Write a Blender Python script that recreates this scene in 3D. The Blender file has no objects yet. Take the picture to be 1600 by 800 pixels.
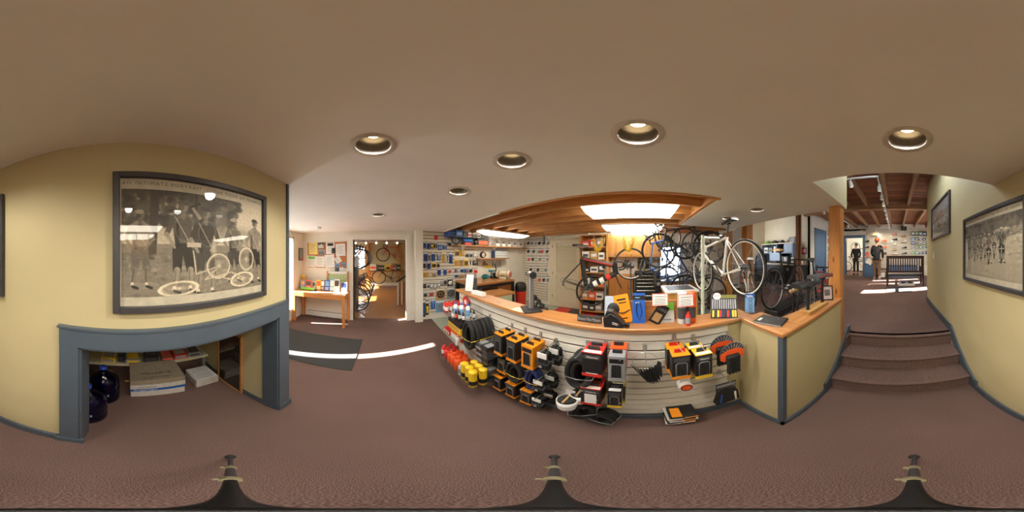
import bpy, bmesh, math, random
import numpy as np
from mathutils import Vector, Matrix, Euler
random.seed(7)
S = bpy.context.scene
C = S.collection
R = math.radians
# ---------------------------------------------------------------- camera, sky, sun, exposure
H = 1.55                                   # lens height; the room is laid out around the camera's spot
cd = bpy.data.cameras.new('camera'); cam = bpy.data.objects.new('camera', cd); C.objects.link(cam)
cd.type = 'PANO'
try: cd.panorama_type = 'EQUIRECTANGULAR'
except Exception: cd.cycles.panorama_type = 'EQUIRECTANGULAR'
cd.clip_start = 0.02
cam.location = (0, 0, H); cam.rotation_euler = (R(90), 0, R(45))
S.camera = cam
W = bpy.data.worlds.new('sky'); S.world = W; W.use_nodes = True
bg = W.node_tree.nodes['Background']; bg.inputs[0].default_value = (0.84, 0.92, 1.0, 1); bg.inputs[1].default_value = 13.0
sd = bpy.data.lights.new('sun', 'SUN'); sun = bpy.data.objects.new('sun', sd); C.objects.link(sun)
sd.energy = 105; sd.angle = R(0.6); sd.color = (1, 0.97, 0.92)
sun.rotation_euler = Vector((-0.264, 1.0, -0.67)).to_track_quat('-Z', 'Y').to_euler()
sun.location = (2, -8, 7)
S.view_settings.view_transform = 'Standard'; S.view_settings.look = 'None'
S.view_settings.gamma = 1; S.view_settings.use_curve_mapping = False
S.view_settings.exposure = 0.0
S.cycles.max_bounces = 10; S.cycles.diffuse_bounces = 7; S.cycles.glossy_bounces = 4
S.cycles.transparent_max_bounces = 16; S.cycles.sample_clamp_indirect = 6.0
S.cycles.use_denoising = True; S.cycles.caustics_reflective = False; S.cycles.caustics_refractive = False
# ---------------------------------------------------------------- helpers
def pd(x, y):
    a, e = R((x - 1000) * .225), R((400 - y) * .225)
    return Vector((math.sin(a) * math.cos(e), math.cos(a) * math.cos(e), math.sin(e)))
def onX(x, y, X): d = pd(x, y); t = X / d.x; return Vector((X, d.y * t, H + d.z * t))
def onY(x, y, Y): d = pd(x, y); t = Y / d.y; return Vector((d.x * t, Y, H + d.z * t))
def onZ(x, y, Z): d = pd(x, y); t = (Z - H) / d.z; return Vector((d.x * t, d.y * t, Z))
def at(x, y, r): d = pd(x, y); t = r / math.hypot(d.x, d.y); return Vector((d.x * t, d.y * t, H + d.z * t))
def lin(c):
    return tuple(((v / 255) / 12.92 if v / 255 <= .04045 else ((v / 255 + .055) / 1.055) ** 2.4) for v in c[:3])
MATS = {}
def M(name, rgb=(128, 128, 128), rough=.55, metal=0., var=.10, scale=25., bump=0., emit=0., ecol=None, coat=0., spec=.5, stretch=None, alpha=1.):
    if name in MATS: return MATS[name]
    m = bpy.data.materials.new(name); m.use_nodes = True; MATS[name] = m
    nt = m.node_tree; b = nt.nodes['Principled BSDF']; c = lin(rgb)
    b.inputs['Roughness'].default_value = rough; b.inputs['Metallic'].default_value = metal
    b.inputs['Specular IOR Level'].default_value = spec; b.inputs['Coat Weight'].default_value = coat
    tc = nt.nodes.new('ShaderNodeTexCoord'); n = nt.nodes.new('ShaderNodeTexNoise'); n.inputs['Scale'].default_value = scale
    n.inputs['Detail'].default_value = 4
    if stretch:
        mp = nt.nodes.new('ShaderNodeMapping'); mp.inputs['Scale'].default_value = stretch
        nt.links.new(tc.outputs['Object'], mp.inputs[0]); nt.links.new(mp.outputs[0], n.inputs['Vector'])
    else: nt.links.new(tc.outputs['Object'], n.inputs['Vector'])
    r = nt.nodes.new('ShaderNodeValToRGB'); r.color_ramp.elements[0].position = .3; r.color_ramp.elements[1].position = .7
    r.color_ramp.elements[0].color = (*[v * (1 - var) for v in c], 1); r.color_ramp.elements[1].color = (*[min(1, v * (1 + var)) for v in c], 1)
    nt.links.new(n.outputs['Fac'], r.inputs[0]); nt.links.new(r.outputs[0], b.inputs['Base Color'])
    if bump:
        bp = nt.nodes.new('ShaderNodeBump'); bp.inputs['Strength'].default_value = bump; bp.inputs['Distance'].default_value = .01
        nt.links.new(n.outputs['Fac'], bp.inputs['Height']); nt.links.new(bp.outputs[0], b.inputs['Normal'])
    if emit:
        b.inputs['Emission Color'].default_value = (*(lin(ecol) if ecol else c), 1); b.inputs['Emission Strength'].default_value = emit
    return m
def woodmat(name, a, b_, rough=.45, axis=0, scale=3.0, coat=0., knots=True):
    if name in MATS: return MATS[name]
    m = bpy.data.materials.new(name); m.use_nodes = True; MATS[name] = m
    nt = m.node_tree; b = nt.nodes['Principled BSDF']; b.inputs['Roughness'].default_value = rough; b.inputs['Coat Weight'].default_value = coat
    tc = nt.nodes.new('ShaderNodeTexCoord'); mp = nt.nodes.new('ShaderNodeMapping')
    sc = [16., 16., 16.]; sc[axis] = 0.9; mp.inputs['Scale'].default_value = sc
    nt.links.new(tc.outputs['Object'], mp.inputs[0])
    n = nt.nodes.new('ShaderNodeTexNoise'); n.inputs['Scale'].default_value = scale; n.inputs['Detail'].default_value = 6; n.inputs['Distortion'].default_value = .7
    nt.links.new(mp.outputs[0], n.inputs['Vector'])
    r = nt.nodes.new('ShaderNodeValToRGB'); r.color_ramp.elements[0].position = .32; r.color_ramp.elements[1].position = .68
    r.color_ramp.elements[0].color = (*lin(a), 1); r.color_ramp.elements[1].color = (*lin(b_), 1)
    nt.links.new(n.outputs['Fac'], r.inputs[0])
    if knots:
        mp2 = nt.nodes.new('ShaderNodeMapping'); s2 = [5., 5., 5.]; s2[axis] = 1.6; mp2.inputs['Scale'].default_value = s2
        nt.links.new(tc.outputs['Object'], mp2.inputs[0])
        vo = nt.nodes.new('ShaderNodeTexVoronoi'); vo.inputs['Scale'].default_value = 1.3; nt.links.new(mp2.outputs[0], vo.inputs['Vector'])
        r2 = nt.nodes.new('ShaderNodeValToRGB'); r2.color_ramp.elements[0].position = .03; r2.color_ramp.elements[1].position = .10
        r2.color_ramp.elements[0].color = (.35, .25, .18, 1); r2.color_ramp.elements[1].color = (1, 1, 1, 1)
        nt.links.new(vo.outputs['Distance'], r2.inputs[0])
        mx = nt.nodes.new('ShaderNodeMix'); mx.data_type = 'RGBA'; mx.blend_type = 'MULTIPLY'; mx.inputs[0].default_value = 1
        nt.links.new(r.outputs[0], mx.inputs[6]); nt.links.new(r2.outputs[0], mx.inputs[7]); nt.links.new(mx.outputs[2], b.inputs['Base Color'])
    else: nt.links.new(r.outputs[0], b.inputs['Base Color'])
    return m
def carpet(name, a, b_, c_):
    m = bpy.data.materials.new(name); m.use_nodes = True; MATS[name] = m
    nt = m.node_tree; b = nt.nodes['Principled BSDF']; b.inputs['Roughness'].default_value = .95; b.inputs['Specular IOR Level'].default_value = .1
    tc = nt.nodes.new('ShaderNodeTexCoord'); n = nt.nodes.new('ShaderNodeTexNoise'); n.inputs['Scale'].default_value = 330; n.inputs['Detail'].default_value = 3
    n2 = nt.nodes.new('ShaderNodeTexNoise'); n2.inputs['Scale'].default_value = 1.7
    for q in (n, n2): nt.links.new(tc.outputs['Object'], q.inputs['Vector'])
    r = nt.nodes.new('ShaderNodeValToRGB'); e = r.color_ramp.elements; e[0].position = .36; e[1].position = .66
    e[0].color = (*lin(a), 1); e[1].color = (*lin(c_), 1); k = e.new(.5); k.color = (*lin(b_), 1)
    nt.links.new(n.outputs['Fac'], r.inputs[0])
    mx = nt.nodes.new('ShaderNodeMix'); mx.data_type = 'RGBA'; mx.blend_type = 'MULTIPLY'; mx.inputs[0].default_value = .35
    nt.links.new(r.outputs[0], mx.inputs[6]); nt.links.new(n2.outputs['Fac'], mx.inputs[7]); nt.links.new(mx.outputs[2], b.inputs['Base Color'])
    bp = nt.nodes.new('ShaderNodeBump'); bp.inputs['Strength'].default_value = .15; bp.inputs['Distance'].default_value = .003
    nt.links.new(n.outputs['Fac'], bp.inputs['Height']); nt.links.new(bp.outputs[0], b.inputs['Normal'])
    return m
def glassmat(name, tint=(1, 1, 1), refl=.5, rough=.02, dens=0.0):
    m = bpy.data.materials.new(name); m.use_nodes = True; MATS[name] = m
    nt = m.node_tree; nt.nodes.clear(); o = nt.nodes.new('ShaderNodeOutputMaterial')
    t = nt.nodes.new('ShaderNodeBsdfTransparent'); t.inputs[0].default_value = (*tint, 1)
    g = nt.nodes.new('ShaderNodeBsdfGlossy'); g.inputs['Roughness'].default_value = rough
    lw = nt.nodes.new('ShaderNodeLayerWeight'); lw.inputs[0].default_value = .5; f = nt.nodes.new('ShaderNodeMath'); f.operation = 'POWER'; f.inputs[1].default_value = 4.5; nt.links.new(lw.outputs['Facing'], f.inputs[0])
    ml = nt.nodes.new('ShaderNodeMath'); ml.operation = 'MULTIPLY_ADD'; ml.inputs[1].default_value = refl; ml.inputs[2].default_value = dens + .022
    x = nt.nodes.new('ShaderNodeMixShader')
    nt.links.new(f.outputs[0], ml.inputs[0]); nt.links.new(ml.outputs[0], x.inputs[0]); nt.links.new(t.outputs[0], x.inputs[1]); nt.links.new(g.outputs[0], x.inputs[2])
    nt.links.new(x.outputs[0], o.inputs[0])
    return m
def emitmat(name, rgb, s):
    if name in MATS: return MATS[name]
    m = bpy.data.materials.new(name); m.use_nodes = True; MATS[name] = m
    nt = m.node_tree; nt.nodes.clear(); o = nt.nodes.new('ShaderNodeOutputMaterial'); e = nt.nodes.new('ShaderNodeEmission')
    e.inputs[0].default_value = (*lin(rgb), 1); e.inputs[1].default_value = s; nt.links.new(e.outputs[0], o.inputs[0]); return m
def printmat():
    m = bpy.data.materials.new('print'); m.use_nodes = True; MATS['print'] = m
    nt = m.node_tree; b = nt.nodes['Principled BSDF']; b.inputs['Roughness'].default_value = .6
    a = nt.nodes.new('ShaderNodeVertexColor'); a.layer_name = 'Col'; nt.links.new(a.outputs[0], b.inputs['Base Color']); return m
printmat()
_bev = {}
def chamfer(s, b):
    k = (round(s[0], 4), round(s[1], 4), round(s[2], 4), round(b, 4))
    if k not in _bev:
        bm = bmesh.new(); bmesh.ops.create_cube(bm, size=1); bmesh.ops.scale(bm, vec=s, verts=bm.verts)
        bmesh.ops.bevel(bm, geom=bm.edges[:], offset=min(b, min(s) * .45), segments=1, affect='EDGES', profile=.5)
        bm.verts.index_update(); _bev[k] = ([v.co.copy() for v in bm.verts], [[v.index for v in f.verts] for f in bm.faces]); bm.free()
    return _bev[k]
class MB:
    def __init__(s): s.v = []; s.f = []; s.mi = []; s.sm = []
    def add(s, vs, fs, m=0, smooth=False):
        o = len(s.v); s.v += [tuple(v) for v in vs]
        for f in fs: s.f.append([i + o for i in f]); s.mi.append(m); s.sm.append(smooth)
        return s
    def box(s, c, d, m=0, b=0., rot=None):
        if b: vs, fs = chamfer(d, b)
        else:
            x, y, z = d[0] / 2, d[1] / 2, d[2] / 2
            vs = [Vector(q) for q in ((-x, -y, -z), (x, -y, -z), (x, y, -z), (-x, y, -z), (-x, -y, z), (x, -y, z), (x, y, z), (-x, y, z))]
            fs = [(0, 3, 2, 1), (4, 5, 6, 7), (0, 1, 5, 4), (1, 2, 6, 5), (2, 3, 7, 6), (3, 0, 4, 7)]
        c = Vector(c)
        if rot is not None:
            if not isinstance(rot, Matrix): rot = Euler(rot).to_matrix()
            vs = [rot @ v for v in vs]
        return s.add([v + c for v in vs], fs, m)
    def bx(s, x0, x1, y0, y1, z0, z1, m=0, b=0.):
        return s.box(((x0 + x1) / 2, (y0 + y1) / 2, (z0 + z1) / 2), (abs(x1 - x0), abs(y1 - y0), abs(z1 - z0)), m, b)
    def cyl(s, p0, p1, r, r1=None, n=12, m=0, cap=True, smooth=True):
        p0, p1 = Vector(p0), Vector(p1); r1 = r if r1 is None else r1; d = (p1 - p0)
        if d.length < 1e-6: return s
        q = d.to_track_quat('Z', 'Y').to_matrix(); vs = []
        for p, rr in ((p0, r), (p1, r1)):
            for i in range(n):
                a = 2 * math.pi * i / n; vs.append(p + q @ Vector((rr * math.cos(a), rr * math.sin(a), 0)))
        s.add(vs, [(i, (i + 1) % n, n + (i + 1) % n, n + i) for i in range(n)], m, smooth)
        if cap: s.add(vs, [tuple(range(n))[::-1], tuple(range(n, 2 * n))], m)
        return s
    def tube(s, pts, r, n=6, m=0, closed=False, rs=None):
        pts = [Vector(p) for p in pts]; k = len(pts); vs = []; up = None
        for i, p in enumerate(pts):
            a = pts[(i - 1) % k] if (closed or i > 0) else p; b = pts[(i + 1) % k] if (closed or i < k - 1) else p
            t = (b - a).normalized()
            if up is None: up = t.orthogonal().normalized()
            up = (up - t * up.dot(t)); up = up.normalized() if up.length > 1e-6 else t.orthogonal().normalized()
            w = t.cross(up); rr = rs[i] if rs else r
            for j in range(n):
                g = 2 * math.pi * j / n; vs.append(p + up * (rr * math.cos(g)) + w * (rr * math.sin(g)))
        e = k if closed else k - 1
        s.add(vs, [(i * n + j, i * n + (j + 1) % n, ((i + 1) % k) * n + (j + 1) % n, ((i + 1) % k) * n + j) for i in range(e) for j in range(n)], m, True)
        if not closed: s.add(vs[:n] + vs[-n:], [tuple(range(n))[::-1], tuple(range(n, 2 * n))], m)
        return s
    def lathe(s, prof, n=16, c=(0, 0, 0), q=None, m=0, smooth=True, cap=True):
        c = Vector(c); vs = []
        for r, z in prof:
            for i in range(n):
                a = 2 * math.pi * i / n; p = Vector((r * math.cos(a), r * math.sin(a), z)); vs.append(c + (q @ p if q is not None else p))
        k = len(prof)
        s.add(vs, [(i * n + j, i * n + (j + 1) % n, (i + 1) * n + (j + 1) % n, (i + 1) * n + j) for i in range(k - 1) for j in range(n)], m, smooth)
        if cap and prof[0][0] > 1e-4: s.add(vs[:n], [tuple(range(n))[::-1]], m)
        if cap and prof[-1][0] > 1e-4: s.add(vs[-n:], [tuple(range(n))], m)
        return s
    def ring(s, c, Rr, r, q=None, N=28, n=6, m=0, sc=(1, 1)):
        c = Vector(c); pts = []
        for i in range(N):
            a = 2 * math.pi * i / N; p = Vector((Rr * sc[0] * math.cos(a), Rr * sc[1] * math.sin(a), 0)); pts.append(c + (q @ p if q is not None else p))
        return s.tube(pts, r, n, m, True)
    def prism(s, poly, o, u, v, t, m=0):
        o, u, v = Vector(o), Vector(u), Vector(v); w = u.cross(v).normalized() * t; k = len(poly)
        a = [o + u * p[0] + v * p[1] for p in poly]; vs = a + [p + w for p in a]
        return s.add(vs, [tuple(range(k))[::-1], tuple(range(k, 2 * k))] + [(i, (i + 1) % k, k + (i + 1) % k, k + i) for i in range(k)], m)
    def ball(s, c, r, n=10, m=0):
        c = Vector(c); r = (r, r, r) if not hasattr(r, '__len__') else r; k = max(4, n // 2); vs = []
        for i in range(1, k):
            t = math.pi * i / k
            for j in range(n):
                a = 2 * math.pi * j / n; vs.append(c + Vector((r[0] * math.sin(t) * math.cos(a), r[1] * math.sin(t) * math.sin(a), r[2] * math.cos(t))))
        T = len(vs); vs += [c + Vector((0, 0, r[2])), c - Vector((0, 0, r[2]))]
        fs = [(i * n + j, (i + 1) * n + j, (i + 1) * n + (j + 1) % n, i * n + (j + 1) % n) for i in range(k - 2) for j in range(n)]
        fs += [(T, j, (j + 1) % n) for j in range(n)] + [(T + 1, (k - 2) * n + (j + 1) % n, (k - 2) * n + j) for j in range(n)]
        return s.add(vs, fs, m, True)
    def mesh(s, name, mats):
        me = bpy.data.meshes.new(name); me.from_pydata(s.v, [], s.f)
        for m in (mats if isinstance(mats, (list, tuple)) else [mats]): me.materials.append(m)
        me.polygons.foreach_set('material_index', s.mi); me.polygons.foreach_set('use_smooth', s.sm); me.update(); return me
    def build(s, name, mats, parent=None, loc=None, rot=None):
        return place(name, s.mesh(name, mats), parent, loc, rot)
def place(name, me, parent=None, loc=None, rot=None):
    o = bpy.data.objects.new(name, me); C.objects.link(o)
    if parent is not None: o.parent = parent
    if loc is not None: o.location = loc
    if rot is not None: o.rotation_euler = rot
    return o
def tag(o, label, cat, group=None, kind=None):
    o['label'] = label; o['category'] = cat
    if group: o['group'] = group
    if kind: o['kind'] = kind
    return o
def thing(name, label, cat, loc=(0, 0, 0), rz=0., group=None, rot=None):
    o = bpy.data.objects.new(name, None); C.objects.link(o); o.empty_display_size = .05
    o.location = loc; o.rotation_euler = rot if rot is not None else (0, 0, rz); return tag(o, label, cat, group)
def struct(name, mb, mats, label=None, cat=None, parent=None):
    o = mb.build(name, mats, parent); o['kind'] = 'structure'
    if label: o['label'] = label; o['category'] = cat
    return o
def copytree(o, parent=None):
    c = o.copy(); C.objects.link(c); c.parent = parent
    for ch in list(o.children): copytree(ch, c)
    return c
def dup(o, loc, label, rz=None, rot=None, group=None):
    c = copytree(o); c.location = loc; c['label'] = label
    if rz is not None: c.rotation_euler = (0, 0, rz)
    if rot is not None: c.rotation_euler = rot
    if group: c['group'] = group
    return c
def text(body, size, mat, parent, loc, rot, name='lettering', align='CENTER', ext=.0004, sx=1., sp=1.):
    cu = bpy.data.curves.new(name, 'FONT'); cu.body = body; cu.size = size; cu.align_x = align; cu.align_y = 'CENTER'; cu.extrude = ext; cu.space_character = sp
    cu.materials.append(mat); cu.resolution_u = 3
    f = bpy.data.objects.new('font', cu); C.objects.link(f); dg = bpy.context.evaluated_depsgraph_get(); me = bpy.data.meshes.new_from_object(f.evaluated_get(dg)); bpy.data.objects.remove(f, do_unlink=True)
    o = place(name, me, parent, loc, rot); o.scale = (sx, 1, 1); return o
class Canvas:                                # a flat print, drawn as colours on a fine grid
    def __init__(s, w, h, c): s.w, s.h = w, h; s.a = np.zeros((h, w, 3)); s.a[:] = c; s.Y, s.X = np.mgrid[0:h, 0:w]; s.u = s.X / w; s.t = s.Y / h; s.k = h / w
    def put(s, mask, c, o=1.): m = np.clip(mask, 0, 1)[..., None] * o; s.a = s.a * (1 - m) + np.array(c) * m
    def ell(s, x, y, rx, ry, c, o=1., soft=.02, rot=0.):
        dx, dy = s.u - x, (s.t - y) * s.k; ca, sa = math.cos(rot), math.sin(rot); ax, ay = dx * ca + dy * sa, -dx * sa + dy * ca
        d = np.sqrt((ax / rx) ** 2 + (ay / ry) ** 2); s.put((1 - d) / (soft / min(rx, ry)) + .5, c, o)
    def ringe(s, x, y, rx, ry, wd, c, o=1., rot=0.):
        dx, dy = s.u - x, (s.t - y) * s.k; ca, sa = math.cos(rot), math.sin(rot); ax, ay = dx * ca + dy * sa, -dx * sa + dy * ca
        d = np.abs(np.sqrt((ax / rx) ** 2 + (ay / ry) ** 2) - 1) * min(rx, ry); s.put(1 - (d - wd / 2) * s.w, c, o)
    def seg(s, x0, y0, x1, y1, w0, c, o=1., w1=None):
        w1 = w0 if w1 is None else w1; px, py = s.u, s.t * s.k; y0 *= s.k; y1 *= s.k; dx, dy = x1 - x0, y1 - y0
        t = np.clip(((px - x0) * dx + (py - y0) * dy) / (dx * dx + dy * dy + 1e-9), 0, 1); d = np.hypot(px - x0 - t * dx, py - y0 - t * dy)
        s.put(((w0 + (w1 - w0) * t) / 2 - d) * s.w + .5, c, o)
    def rect(s, x0, y0, x1, y1, c, o=1.): s.put(((s.u >= x0) & (s.u <= x1) & (s.t >= y0) & (s.t <= y1)) * 1., c, o)
    def noise(s, amt, seed=1, sc=1):
        r = np.random.RandomState(seed).rand(s.h // sc + 2, s.w // sc + 2); r = np.kron(r, np.ones((sc, sc)))[:s.h, :s.w]; s.a *= (1 + amt * (r - .5))[..., None]
    def mesh(s, name, wid, hei):             # lies in local x (width) / z (height), faces -y
        xs = np.linspace(-wid / 2, wid / 2, s.w); zs = np.linspace(hei / 2, -hei / 2, s.h)
        gx, gz = np.meshgrid(xs, zs); co = np.stack([gx, np.zeros_like(gx), gz], -1).reshape(-1, 3)
        i = (np.arange(s.h - 1)[:, None] * s.w + np.arange(s.w - 1)[None, :]).ravel(); q = np.stack([i, i + s.w, i + s.w + 1, i + 1], -1)
        me = bpy.data.meshes.new(name); me.vertices.add(len(co)); me.vertices.foreach_set('co', co.ravel())
        me.loops.add(q.size); me.loops.foreach_set('vertex_index', q.ravel().astype(np.int32)); me.polygons.add(len(q)); me.polygons.foreach_set('loop_start', (np.arange(len(q)) * 4).astype(np.int32))
        me.update(); me.validate()
        at_ = me.color_attributes.new('Col', 'FLOAT_COLOR', 'POINT'); lc = np.clip(s.a, 0, 255) / 255; lc = np.where(lc <= .04045, lc / 12.92, ((lc + .055) / 1.055) ** 2.4)
        at_.data.foreach_set('color', np.concatenate([lc, np.ones((s.h, s.w, 1))], -1).ravel().astype(np.float32)); me.materials.append(MATS['print']); return me
ORD = ['first', 'second', 'third', 'fourth', 'fifth', 'sixth', 'seventh', 'eighth', 'ninth', 'tenth', 'eleventh', 'twelfth']
# ---------------------------------------------------------------- the setting
YW, ZC, YE, XL, YS, CT, UF, YP, YB, XU = -.693, 2.127, -2.015, -3.69, 1.015, 1.078, .52, .60, 4.26, 1.86
ZD, ZJ, XF = 3.22, 3.05, 8.4               # upper deck, upper joist underside, far wall
cream = M('cream_paint', (190, 176, 132), .7, var=.03, scale=4, bump=.02)
white = M('white_paint', (232, 228, 216), .65, var=.03, scale=5, bump=.02)
ceilm = M('ceiling_paint', (246, 243, 238), .85, var=.025, scale=3)
blue = M('blue_grey_paint', (76, 87, 96), .42, var=.06, scale=8)
carp = carpet('carpet', (75, 58, 52), (116, 92, 84), (160, 133, 123))
shopfl = M('painted_floor', (168, 178, 160), .5, var=.08, scale=3)
pine = woodmat('pine', (156, 102, 54), (188, 134, 78), .35, axis=0, coat=.3)
pineY = woodmat('pine_y', (156, 102, 54), (188, 134, 78), .35, axis=1, coat=.3)
joistX = woodmat('joist_wood', (172, 112, 58), (206, 150, 88), .6, axis=0)
joistY = woodmat('joist_wood_y', (172, 112, 58), (206, 150, 88), .6, axis=1)
joistZ = woodmat('post_wood', (176, 112, 48), (206, 142, 70), .55, axis=2, scale=2)
oldX = woodmat('old_joist', (140, 104, 72), (182, 142, 102), .7, axis=0)
oldY = woodmat('old_joist_y', (140, 104, 72), (182, 142, 102), .7, axis=1)
plankm = [woodmat('old_plank_%d' % i, (96 + 12 * i, 56 + 8 * i, 34 + 5 * i), (138 + 12 * i, 88 + 8 * i, 56 + 5 * i), .7, axis=1) for i in range(3)]
black = M('black_plastic', (28, 28, 29), .45, var=.1)
rubber = M('black_rubber', (30, 29, 28), .75, var=.15, scale=60, bump=.1)
chrome = M('chrome', (200, 200, 200), .25, 1., var=.03)
alu = M('brushed_metal', (172, 174, 176), .38, .9, var=.05)
whitep = M('white_plastic', (232, 232, 228), .4, var=.02)
clear = glassmat('clear_glass', (1, 1, 1), .55)
picglass = glassmat('picture_glass', (.97, .97, .96), .8, .015, .012)
acryl = glassmat('acrylic', (.975, .98, .985), .35, .05, .02)
steel = M('grey_steel', (120, 122, 124), .4, .6, var=.05)
def strip(name, mb, m, i=[0]):
    i[0] += 1; return struct(name, mb, m)
b = MB(); b.bx(XL - .15, XU + .1, YE - .15, 1.10, -.12, 0); struct('floor', b, carp, 'brown speckled carpet of the lower shop floor', 'floor')
b = MB(); b.bx(XL - .15, XU, 1.10, YB + .1, -.12, 0); struct('floor_workshop', b, shopfl, 'pale green painted workshop floor behind the counter', 'floor')
b = MB(); b.bx(1.95, XF + 3.2, YE - .15, .74, .36, UF); b.bx(XU, XF + 3.2, .74, 5.5, .36, UF); b.bx(XU, XU + .08, .74, YB, 0, .36); b.bx(1.80, 1.96, .56, .742, 0, UF - .002)
struct('floor_upper', b, carp, 'brown carpet of the upper shop floor beyond the steps', 'floor')
# carpeted steps
st = bpy.data.objects.new('stairs', None); C.objects.link(st); st['kind'] = 'structure'; st['label'] = 'three carpeted steps up to the shoe room'; st['category'] = 'stairs'
for i, (x, z) in enumerate(((1.375, .174), (1.635, .347), (1.915, .52))):
    pr = [(x + .03, 0 if i == 0 else z - .175), (x + .03, z - .05), (x + .006, z - .032), (x, z - .016), (x + .008, z - .004), (x + .03, z), (2.0 if i == 2 else x + .45, z), (2.0 if i == 2 else x + .45, 0 if i == 0 else z - .175)]
    m = MB(); m.prism(pr, (0, YW + .02, 0), (1, 0, 0), (0, 0, 1), -(YP - YW - .04)); m.build('step', carp, st)
# walls
b = MB(); t0, t1 = YW - .12, YW
b.bx(.212, 1.03, t0, t1, 0, 2.25); b.bx(1.03, 3.58, t0, t1, 0, ZD); b.bx(-1.01, .212, t0, t1, 1.107, 2.25); b.bx(-1.01, -.90, t0, t1, 0, 1.107)
struct('wall_picture', b, cream, 'long cream wall with the framed posters', 'wall')
b = MB(); b.bx(-1.01, -.90, YE, t0, 0, 2.25); struct('wall_alcove_side', b, cream)
b = MB(); b.bx(-.9, .62, YE, YE + .08, 0, 1.3); b.bx(.54, .62, YE, t0, 0, 1.3); b.bx(-.9, .62, YE, t0, 1.18, 1.3); struct('wall_alcove_back', b, cream)
b = MB(); b.bx(3.46, 3.58, YE, t0, UF, ZD); struct('wall_hall_return', b, white)
# entry wall with door and two sidelights
A0, A1, B0, B1, D0, D1 = -3.20, -3.03, -1.80, -1.62, -2.92, -1.92
b = MB(); y0, y1 = YE - .14, YE
for x0, x1, z0, z1 in ((XL - .15, A0, 0, 2.25), (A0, A1, 0, .29), (A0, A1, 1.96, 2.25), (A1, D0, 0, 2.25), (D0, D1, 2.03, 2.25), (D1, B0, 0, 2.25), (B0, B1, 0, .29), (B0, B1, 1.96, 2.25), (B1, -.9, 0, 2.25)):
    b.bx(x0, x1, y0, y1, z0, z1)
struct('wall_entry', b, white, 'white entry wall beside the table', 'wall')
for k, (x0, x1) in enumerate(((A0, A1), (B0, B1))):
    w = bpy.data.objects.new('window_%d' % (k + 1), None); C.objects.link(w); w['kind'] = 'structure'; w['label'] = ('tall narrow sidelight window beside the brochure table', 'tall narrow sidelight window on the far side of the entry door')[k]; w['category'] = 'window'
    m = MB()
    for a in ((x0 - .05, x0 + .012, .24, 2.01), (x1 - .012, x1 + .05, .24, 2.01)): m.bx(a[0], a[1], YE - .02, YE + .025, a[2], a[3])
    m.bx(x0 - .05, x1 + .05, YE - .02, YE + .025, .24, .302); m.bx(x0 - .05, x1 + .05, YE - .02, YE + .025, 1.948, 2.01); m.build('window_frame', white, w)
    m = MB(); m.bx(x0 + .012, x1 - .012, YE - .06, YE - .054, .302, 1.948); m.build('pane', clear, w)
d1 = bpy.data.objects.new('door_1', None); C.objects.link(d1); d1['kind'] = 'structure'; d1['label'] = 'white entry door between two sidelights, its frosted pane added for daylight'; d1['category'] = 'door'
m = MB(); m.bx(D0, D1, YE - .09, YE - .03, 0.02, 2.03)
m = MB(); m.bx(D0, D0 + .13, YE - .09, YE - .03, .02, 2.03); m.bx(D1 - .13, D1, YE - .09, YE - .03, .02, 2.03); m.bx(D0 + .13, D1 - .13, YE - .09, YE - .03, .02, .95); m.bx(D0 + .13, D1 - .13, YE - .09, YE - .03, 1.9, 2.03); m.build('door_leaf', white, d1)
fg = bpy.data.materials.new('added_frosted_glass'); fg.use_nodes = True; fn = fg.node_tree; fn.nodes.clear(); fo = fn.nodes.new('ShaderNodeOutputMaterial'); ft = fn.nodes.new('ShaderNodeBsdfTranslucent'); ft.inputs[0].default_value = (.115, .12, .122, 1); fn.links.new(ft.outputs[0], fo.inputs[0])
m = MB(); m.add([(D0 + .13, YE - .06, .95), (D1 - .13, YE - .06, .95), (D1 - .13, YE - .06, 1.9), (D0 + .13, YE - .06, 1.9)], [(0, 1, 2, 3)]); m.build('added_frosted_pane', fg, d1)  # unseen pane added to the door so daylight brightens the entry
for zz in ((.2, .85),):
    for xx in (D0 + .12, D0 + .54): m = MB(); m.bx(xx, xx + .34, YE - .03, YE - .018, *zz, b=.006); m.build('door_panel', white, d1)
m = MB(); m.cyl((D0 + .07, YE - .03, 1.0), (D0 + .07, YE + .03, 1.0), .012); m.ball((D0 + .07, YE + .05, 1.0), .028); m.build('door_knob', chrome, d1)
m = MB(); m.bx(-3.32, -1.5, YE - .02, YE + .06, 0, .02); m.build('threshold', pine, d1)
# left wall with the showroom doorway
dy0, dy1, dz = -.704, .511, 1.93
b = MB()
for y0, y1, z0, z1 in ((YE - .15, dy0, 0, 2.4), (dy0, dy1, dz, 2.4), (dy1, YB + .1, 0, 2.4)): b.bx(XL - .15, XL, y0, y1, z0, z1)
struct('wall_left', b, white, 'white wall with the doorway to the bike showroom', 'wall')
b = MB(); b.bx(-3.69, -3.52, .69, .86, 0, ZC); struct('wall_pier', b, white)
b = MB(); w = .10
b.bx(XL - .16, XL + .03, dy0 - w, dy0, 0, dz + w); b.bx(XL - .16, XL + .03, dy1, dy1 + w, 0, dz + w); b.bx(XL - .16, XL + .03, dy0, dy1, dz, dz + w)
b.bx(XL - .16, XL + .045, dy0 - w - .02, dy1 + w + .02, dz + w, dz + w + .025)
struct('trim_1', b, white, 'white painted casing around the showroom doorway', 'door trim')
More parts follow.
